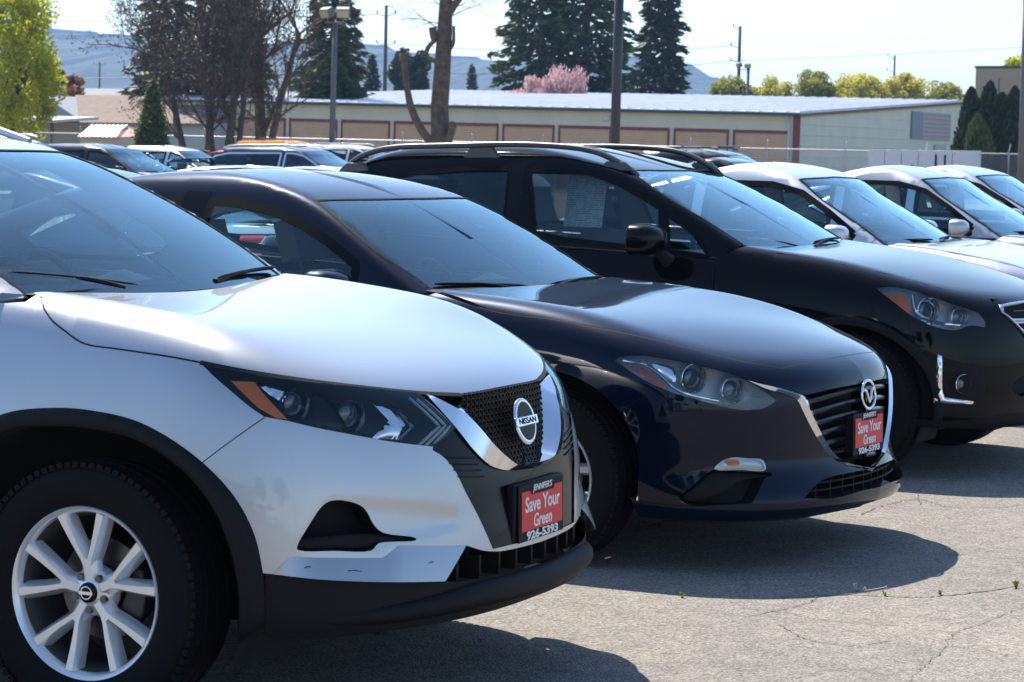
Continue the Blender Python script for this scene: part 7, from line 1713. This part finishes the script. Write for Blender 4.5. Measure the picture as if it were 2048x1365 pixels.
def shed():
    root = empty('shed', (-55.0, 82.8, 0)); tag(root, 'small shed with ribbed pink-brown metal roof behind the fence', 'shed'); m = MB(); m.box((-.9, 0, 0), (1.7, 1.9, 1.95)); m.build('wall', simple('cream_wall', (.52, .47, .40), .8), root)
    m = MB(); m.prism([(-1.0, -.15, 1.92), (.9, -.15, 1.92), (.75, .9, 2.42), (-.8, .9, 2.42)], (0, 0, .05)); m.prism([(.9, -.15, 1.92), (1.9, .9, 1.98), (1.8, 2., 1.98), (.75, .9, 2.42)], (0, 0, .05)); m.prism([(-.8, .9, 2.42), (.75, .9, 2.42), (.9, 2.05, 1.92), (-1., 2.05, 1.92)], (0, 0, .05)); m.build('roof', simple('pink_roof_metal', (.50, .27, .22), .45), root)
    for i in range(9):
        b = MB(); x = -.95 + .21 * i; b.prism([(x, -.16, 1.965), (x + .07, -.16, 1.965), (x + .07 - .0, .9, 2.475), (x, .9, 2.475)], (0, 0, .03)); b.build('roof_rib', simple('pale_rib', (.62, .42, .36), .45) if 'rib' not in M else M['rib'], root)
M['tint_solid'] = simple('dark_window', (.015, .017, .02), .08, coat=1); M['rib'] = simple('pale_rib', (.60, .40, .34), .45)
def carport():
    root = empty('carport', (-59.6, 84.9, 0)); tag(root, 'white roofed carport at the left edge behind the fence', 'carport')
    m = MB(); m.prism([(-4, -.4, 2.62), (1.2, -.4, 2.56), (1.2, 3, 2.75), (-4, 3, 2.82)], (0, 0, .12)); m.build('roof', simple('white_roof', (.55, .55, .53), .5), root)
    m = MB(); m.box((-4, 2.5, 0), (1.0, 2.7, 2.6)); m.build('back_wall', simple('beige_wall', (.42, .38, .32), .8), root)
    for x in (-3., -1.0, .95): m = MB(); m.box((x - .05, -.25, 0), (x + .05, -.15, 2.58)); m.build('post', M['wood'], root)
def long_roof():
    root = empty('warehouse', (-91., 138., 0), R(22)); tag(root, 'long grey warehouse roofs far behind the left trees', 'warehouse')
    m = MB(); m.box((-9, 0, 0), (14, 8, 4.3)); m.build('wall', simple('grey_metal_wall', (.30, .31, .33), .6), root); m = MB(); m.prism([(-9.3, -.4, 4.3), (14.3, -.4, 4.3), (14.3, 4, 5.5), (-9.3, 4, 5.5)], (0, 0, .1)); m.build('roof', simple('slate_roof', (.14, .15, .17), .7), root)
    for i in range(20): b = MB(); b.box((-9 + i * 1.2, -.5, 4.22), (-8.2 + i * 1.2, -.41, 4.42)); b.build('eave_panel', M['whitetrim'], root)
def tan_building():
    root = empty('office_building', (-32.8, 142.6, 0)); tag(root, 'tan stepped-parapet building at the right edge', 'building'); ms = simple('tan_stucco', (.50, .35, .25), .85, noise=.05)
    m = MB(); m.box((0, 0, 0), (3.0, 10, 7.0)); m.build('wall', ms, root); m = MB(); m.box((2.9, .3, 0), (14., 10, 6.45)); m.build('wing', ms, root)
    m = MB(); m.box((-.06, -.06, 7.0), (3.06, 10, 7.14)); m.build('parapet_cap', simple('green_cap', (.04, .11, .07), .5), root); m = MB(); m.box((2.95, .24, 6.45), (14.05, 10, 6.57)); m.build('parapet_cap', simple('green_cap', (.04, .11, .07), .5), root)
    for x in (1.4, 4.6, 7.): m = MB(); m.box((x, -.03 if x < 2.9 else .28, 0), (x + .05, .01 if x < 2.9 else .31, 6.4)); m.build('panel_joint', simple('joint', (.15, .12, .10), .9), root)
def trailer():
    root = empty('cargo_trailer', (-20.1, 82.6, 0), R(0)); tag(root, 'white panelled cargo trailer behind the right end of the fence', 'trailer'); wm = simple('trailer_white', (.62, .62, .66), .5, noise=.05)
    for i in range(6): x = -1.85 + .62 * i; m = MB(); m.box((x, 0, .5), (x + .60, 1.8, 1.86)); m.build('side_panel', wm, root, bevel=.01)
    m = MB(); m.box((-1.8, .1, .40), (1.8, 1.7, .5)); m.build('chassis', M['seal'], root)
    for x in (-.4, .45):
        m = MB(); m.lathe([(0, -.1), (.30, -.1), (.33, -.05), (.33, .1), (0, .1)], 24, Matrix.Translation((x, .1, .34))); m.build('wheel', M['rubber'], root)
    for x in (.62, .95): m = MB(); m.box((x, -.03, .9), (x + .06, 0, 1.7)); m.build('hinge', M['seal'], root)
house(); shed(); carport(); long_roof(); tan_building(); trailer()
# ---------------------------------------------------------------- hills
def hills():
    prof = Sp((-2500, 60), (-1900, 95), (-1650, 118), (-1400, 111), (-1250, 100), (-1150, 103), (-1050, 92), (-960, 92), (-880, 94), (-830, 74), (-760, 58), (-700, 50), (-620, 45), (-400, 48), (200, 40), (1200, 36))
    rg = np.random.default_rng(12); n = 900; x = np.linspace(-2500, 1200, n); y0 = 2123 + (x + 1397) * .44
    jag = np.convolve(rg.normal(0, 1, n), np.ones(9) / 9, 'same') * 2.5 + np.abs(rg.normal(0, 2.2, n)); rows = 14; V = []
    for j in range(rows):
        f = j / (rows - 1); z = prof(x) * (1 - (1 - f) ** 1.6) + np.convolve(rg.normal(0, 1, n), np.ones(25) / 25, 'same') * 16 * math.sin(math.pi * f) + jag * f ** 2
        yy = y0 - (1 - f) * 900 + np.convolve(rg.normal(0, 1, n), np.ones(41) / 41, 'same') * 60 * (1 - f)
        V += list(np.c_[x, yy, z - (2 if j == 0 else 0)])
    V += list(np.c_[x, y0 + 500, np.zeros(n) - 2]); Fc = [(j * n + i, j * n + i + 1, (j + 1) * n + i + 1, (j + 1) * n + i) for j in range(rows) for i in range(n - 1)]
    o = mesh_obj('hills', V, Fc, leaf_mat('forested_hill', (.006, .014, .012), (.045, .055, .035), .0, .9, .06), None, smooth=False); tag(o, kind='structure')
hills()

# ---------------------------------------------------------------- cars in the front row
r1 = build_rogue('parked_car'); tag(r1, 'silver crossover nearest the camera with alloy wheel and red dealer plate', 'car', 'cars parked in the front row')
r2 = build_mazda('parked_car', (.1223, 2.9206, 0), -.09); tag(r2, 'dark navy blue car with red dealer plate between the silver and black crossovers', 'car', 'cars parked in the front row')
r3 = build_xv('parked_car', (.27, 5.97, 0), -.05); tag(r3, 'black crossover with roof rails and a price sheet in its front window', 'car', 'cars parked in the front row')

G1 = 'cars parked in the front row'; G2 = 'cars parked in the rows behind'
def car(label, group, *a, **k): return tag(build_car('parked_car', *a, **k), label, 'car', group)
car('silver sedan with dark tinted side glass right behind the black crossover', G1, (.12, 9.0, 0), -.03, M['silver2'], zr=1.50, zh=.99, zbelt=.99, wx=-.40, slope=1.62, glass_side=M['tint'], h=.05)
car('grey silver sedan parked behind the bright silver one at right', G1, (.12, 12.0, 0), -.02, M['grey'], zr=1.49, zh=.97, zbelt=.97, wx=-.42, slope=1.62, h=.06)
car('pale silver car with roof fin, farthest of the front row', G1, (-.15, 15.0, 0), -.02, M['paleblue'], zr=1.50, zh=1.0, zbelt=1.0, wx=-.45, slope=1.8, h=.06, fin=True)
# rows behind: centres of the roofs stand 1.7 m behind the front axle
car('dark navy sedan with red tail lamps seen through the navy car', G2, (-7.2, 7.42, 0), math.pi, M['blue'], zr=1.40, zh=.95, zbelt=.97)
car('pale silver sedan roof showing above the navy roof', G2, (-7.3, 9.9, 0), math.pi, M['paleblue'], zr=1.42, zh=.96, zbelt=.97)
car('pale blue car roof showing just left of the black crossover', G2, (-8.3, 12.9, 0), math.pi, M['paleblue'], zr=1.40, zh=.95, zbelt=.96)
car('dark crossover with tinted rear glass, leftmost behind the silver hood', G2, (-21.3, 34.4, 0), 0, M['darkgrey'], zr=1.60, zh=1.06, zbelt=1.06, rear='suv', ln=4.5, glass_side=M['tint'])
car('silver hatchback parked right of the dark crossover at left', G2, (-23.8, 41.0, 0), 0, M['silver2'], zr=1.59, zh=1.03, zbelt=1.03, rear='suv', ln=4.2, hw=.85)
car('dark red car mostly hidden before the yellow van', G2, (-28.4, 51., 0), 0, M['redp'], zr=1.57, zh=1.02, zbelt=1.02, rear='sedan')
car('yellow boxy off-roader behind the black crossover', G2, (-30.2, 57.2, 0), 0, M['yellow'], zr=1.82, zh=1.2, zbelt=1.16, rear='suv', slope=.8, wx=-.6, nose=.95, glass_side=M['tint'], rack=True)
car('black crossover with silver roof rails in the far row', G2, (-19.9, 39.5, 0), 0, M['darkgrey'], zr=1.61, zh=1.08, zbelt=1.08, rear='suv', ln=4.7, hw=.92, glass_side=M['tint'], rails=M['alloy'], trim=M['chrome'])
car('white crossover with roof rails in the far row', G2, (-24.5, 51., 0), 0, M['white'], zr=1.70, zh=1.1, zbelt=1.1, rear='suv', rails=M['white'], glass_side=M['tint'])
car('silver crossover roof peeking over the nearest car at left edge', G2, (-19.4, 28.7, 0), 0, M['silver2'], zr=1.70, zh=1.1, zbelt=1.1, rear='suv', rails=M['alloy'])
car('dark crossover with roof rack behind the silver sedans', G2, (-10.0, 37.3, 0), 0, M['darkgrey'], zr=1.66, zh=1.1, zbelt=1.1, rear='suv', glass_side=M['tint'], rails=M['rail'], rack=True)
car('dark sedan in front of the crossover with roof rack', G2, (-7.3, 29.6, 0), 0, M['darkgrey'], zr=1.55, zh=1.02, zbelt=1.02, rear='sedan')
car('dark blue sedan roof between the silver hood and the far row', G2, (-13.2, 20.3, 0), 0, M['blue'], zr=1.44, zh=.98, zbelt=.98)
car('grey crossover roof right of the white crossover in the far row', G2, (-21.6, 50.5, 0), 0, M['grey'], zr=1.66, zh=1.1, zbelt=1.1, rear='suv', glass_side=M['tint'])
car('pale silver sedan in the far row just left of the yellow off-roader', G2, (-27.2, 45.2, 0), 0, M['paleblue'], zr=1.54, zh=1.02, zbelt=1.02)
car('white sedan far behind the roof-rack crossover', G2, (-12.9, 44.5, 0), 0, M['white'], zr=1.52, zh=1.0, zbelt=1.0)

# ---------------------------------------------------------------- cracks in the asphalt and weeds
def crack(pts, w, seed, z=.004):
    rg = np.random.default_rng(seed); p = cr(pts, n=14); n = len(p); p = p + np.cumsum(rg.normal(0, .004, (n, 2)), 0) * .5 + rg.normal(0, .004, (n, 2))
    t = np.gradient(p, axis=0); b = np.c_[-t[:, 1], t[:, 0]]; b /= np.linalg.norm(b, axis=1, keepdims=True); hw = w * rg.uniform(.25, 1.15, n)[:, None] / 2
    V = np.vstack([np.c_[p - b * hw, np.full(n, z)], np.c_[p + b * hw, np.full(n, z)]]); mesh_obj('crack', V, [(i, i + 1, n + i + 1, n + i) for i in range(n - 1)], M['crackdirt'], ground, smooth=False)
M['crackdirt'] = simple('crack_dirt', (.16, .148, .128), .95, noise=.4, nscale=30)
crack([(1.084, 1.778), (1.194, 1.883), (1.311, 1.97), (1.444, 1.998), (1.549, 2.067), (1.655, 2.205), (1.775, 2.434), (1.911, 2.653)], 0.012, 1)
crack([(1.872, 2.003), (1.806, 1.656), (1.773, 1.395), (1.807, 1.138), (1.812, 0.883), (1.827, 0.608), (1.84, 0.351)], 0.004, 2)
crack([(1.023, 1.538), (1.17, 1.514), (1.329, 1.447), (1.528, 1.455), (1.631, 1.561), (1.74, 1.721)], 0.004, 3)
crack([(0.755, 3.875), (0.782, 4.242), (0.856, 4.468), (1.034, 4.298), (1.219, 4.351), (1.325, 4.556)], 0.007, 4)
crack([(1.24, 1.299), (1.403, 1.102), (1.538, 1.083), (1.64, 1.23)], 0.006, 5)
crack([(0.898, 4.309), (0.78, 4.71), (0.741, 4.987)], 0.006, 6)
crack([(1.194, 1.883), (1.201, 1.636), (1.112, 1.379)], 0.006, 7)
def weed(label, loc, n, h, flowers, seed):
    rg = np.random.default_rng(seed); root = empty('weed', loc); tag(root, label, 'weed', 'weeds in the cracks'); m = MB()
    for k in range(n):
        a = rg.uniform(0, 6.28); L = h * rg.uniform(.5, 1.1); d = rg.uniform(.2, .9); x, y = math.cos(a) * L * d, math.sin(a) * L * d; w = .004; sx, sy = -math.sin(a) * w, math.cos(a) * w
        m.add([(sx, sy, 0), (-sx, -sy, 0), (x * .6 - sx, y * .6 - sy, L * .75), (x * .6 + sx, y * .6 + sy, L * .75), (x, y, L * .8)], [(0, 1, 2, 3), (3, 2, 4)])
    m.build('blades', M['weedg'], root)
    if flowers:
        f = MB()
        for k in range(flowers):
            x, y, z = rg.normal(0, .03), rg.normal(0, .03), h * rg.uniform(.8, 1.6); f.tube([(0, 0, 0), (x, y, z)], .001, 3); f.lathe([(0, -.004), (.005, 0), (0, .004)], 6, Matrix.Translation((x, y, z)))
        f.build('flower_stalks', M['weedf'], root)
M['weedg'] = leaf_mat('weed_green', (.16, .24, .02), (.26, .34, .05), .4); M['weedf'] = simple('weed_flower', (.45, .45, .38), .7)
weed('bright green weed tuft in the crack at the right', (1.559, 2.095, 0), 9, 0.022, 0, 1)
weed('largest green weed tuft in the crack at right edge', (1.762, 2.367, 0), 11, 0.032, 0, 2)
weed('thin dry flowering weed at the tip of the shadow', (1.286, 2.024, 0), 3, 0.02, 4, 3)
weed('small weed in the shadow of the navy car', (0.789, 1.616, 0), 6, 0.02, 0, 4)
weed('tiny weed between the dry flowers and the green tuft', (1.393, 1.992, 0), 5, 0.02, 0, 5)

# ---------------------------------------------------------------- the other side of the lot, behind the camera (seen in the paint)
def behind():
    src = [o for o in bpy.data.objects if o.parent is None and o.get('category') == 'car']
    pick = [src[i] for i in (9, 11, 6, 12, 7, 13, 10, 14)]
    for i, o in enumerate(pick):
        c = copy_tree(o); c.location = (-9.5 + 3.1 * i, -21.5, 0); c.rotation_euler = (0, 0, R(90)); tag(c, ['first', 'second', 'third', 'fourth', 'fifth', 'sixth', 'seventh', 'eighth'][i] + ' car of the row across the lot, behind the viewer', 'car', 'cars across the lot')
    b = empty('showroom', (-4, -44, 0)); tag(b, 'low showroom building across the lot, behind the viewer', 'building')
    m = MB(); m.box((-16, -8, 0), (18, 0, 4.6)); m.build('wall', simple('showroom_wall', (.34, .31, .28), .8), b); m = MB(); m.box((-16.3, -8.3, 4.6), (18.3, .4, 5.2)); m.build('fascia', simple('showroom_fascia', (.12, .13, .15), .5), b)
    for k in range(10): m = MB(); m.box((-15 + 3.2 * k, .0, .4), (-12.2 + 3.2 * k, .03, 3.4)); m.build('window', M['tint_solid'], b)
    for i, (x, y) in enumerate(((-7, -16), (4.5, -17.5), (13, -15))):
        p = pole(('left', 'middle', 'right')[i] + ' lamp post across the lot, behind the viewer', (x, y, 0), 7.5, .10, .07, M['steelpole'], group='lamp posts'); flood(p, (-.25, 0, 7.6), R(180)); flood(p, (.3, 0, 7.6), R(160))
    for i, (x, y) in enumerate(((-22, -40), (18.5, -46), (26, -38))): leafy(('left', 'middle', 'right')[i] + ' dark tree beyond the lot, behind the viewer', (x, y, 0), 8.5, 2.8, 2.8, M['pine'], 200 + i, n=3000, leaf=.3, lumps=22)
behind()

# ---------------------------------------------------------------- air
def haze():
    m = bpy.data.materials.new('haze'); m.use_nodes = True; nt = m.node_tree; nt.nodes.clear(); o_ = nt.nodes.new('ShaderNodeOutputMaterial'); v = nt.nodes.new('ShaderNodeVolumePrincipled')
    v.inputs['Color'].default_value = (.37, .62, 1, 1); v.inputs['Density'].default_value = .00023; v.inputs['Anisotropy'].default_value = .2
    nt.links.new(v.outputs[0], o_.inputs['Volume'])
    b = MB(); b.box((-4100, -1100, -2), (4100, 4000, 128)); o = b.build('haze', m); tag(o, kind='stuff'); return o
haze()
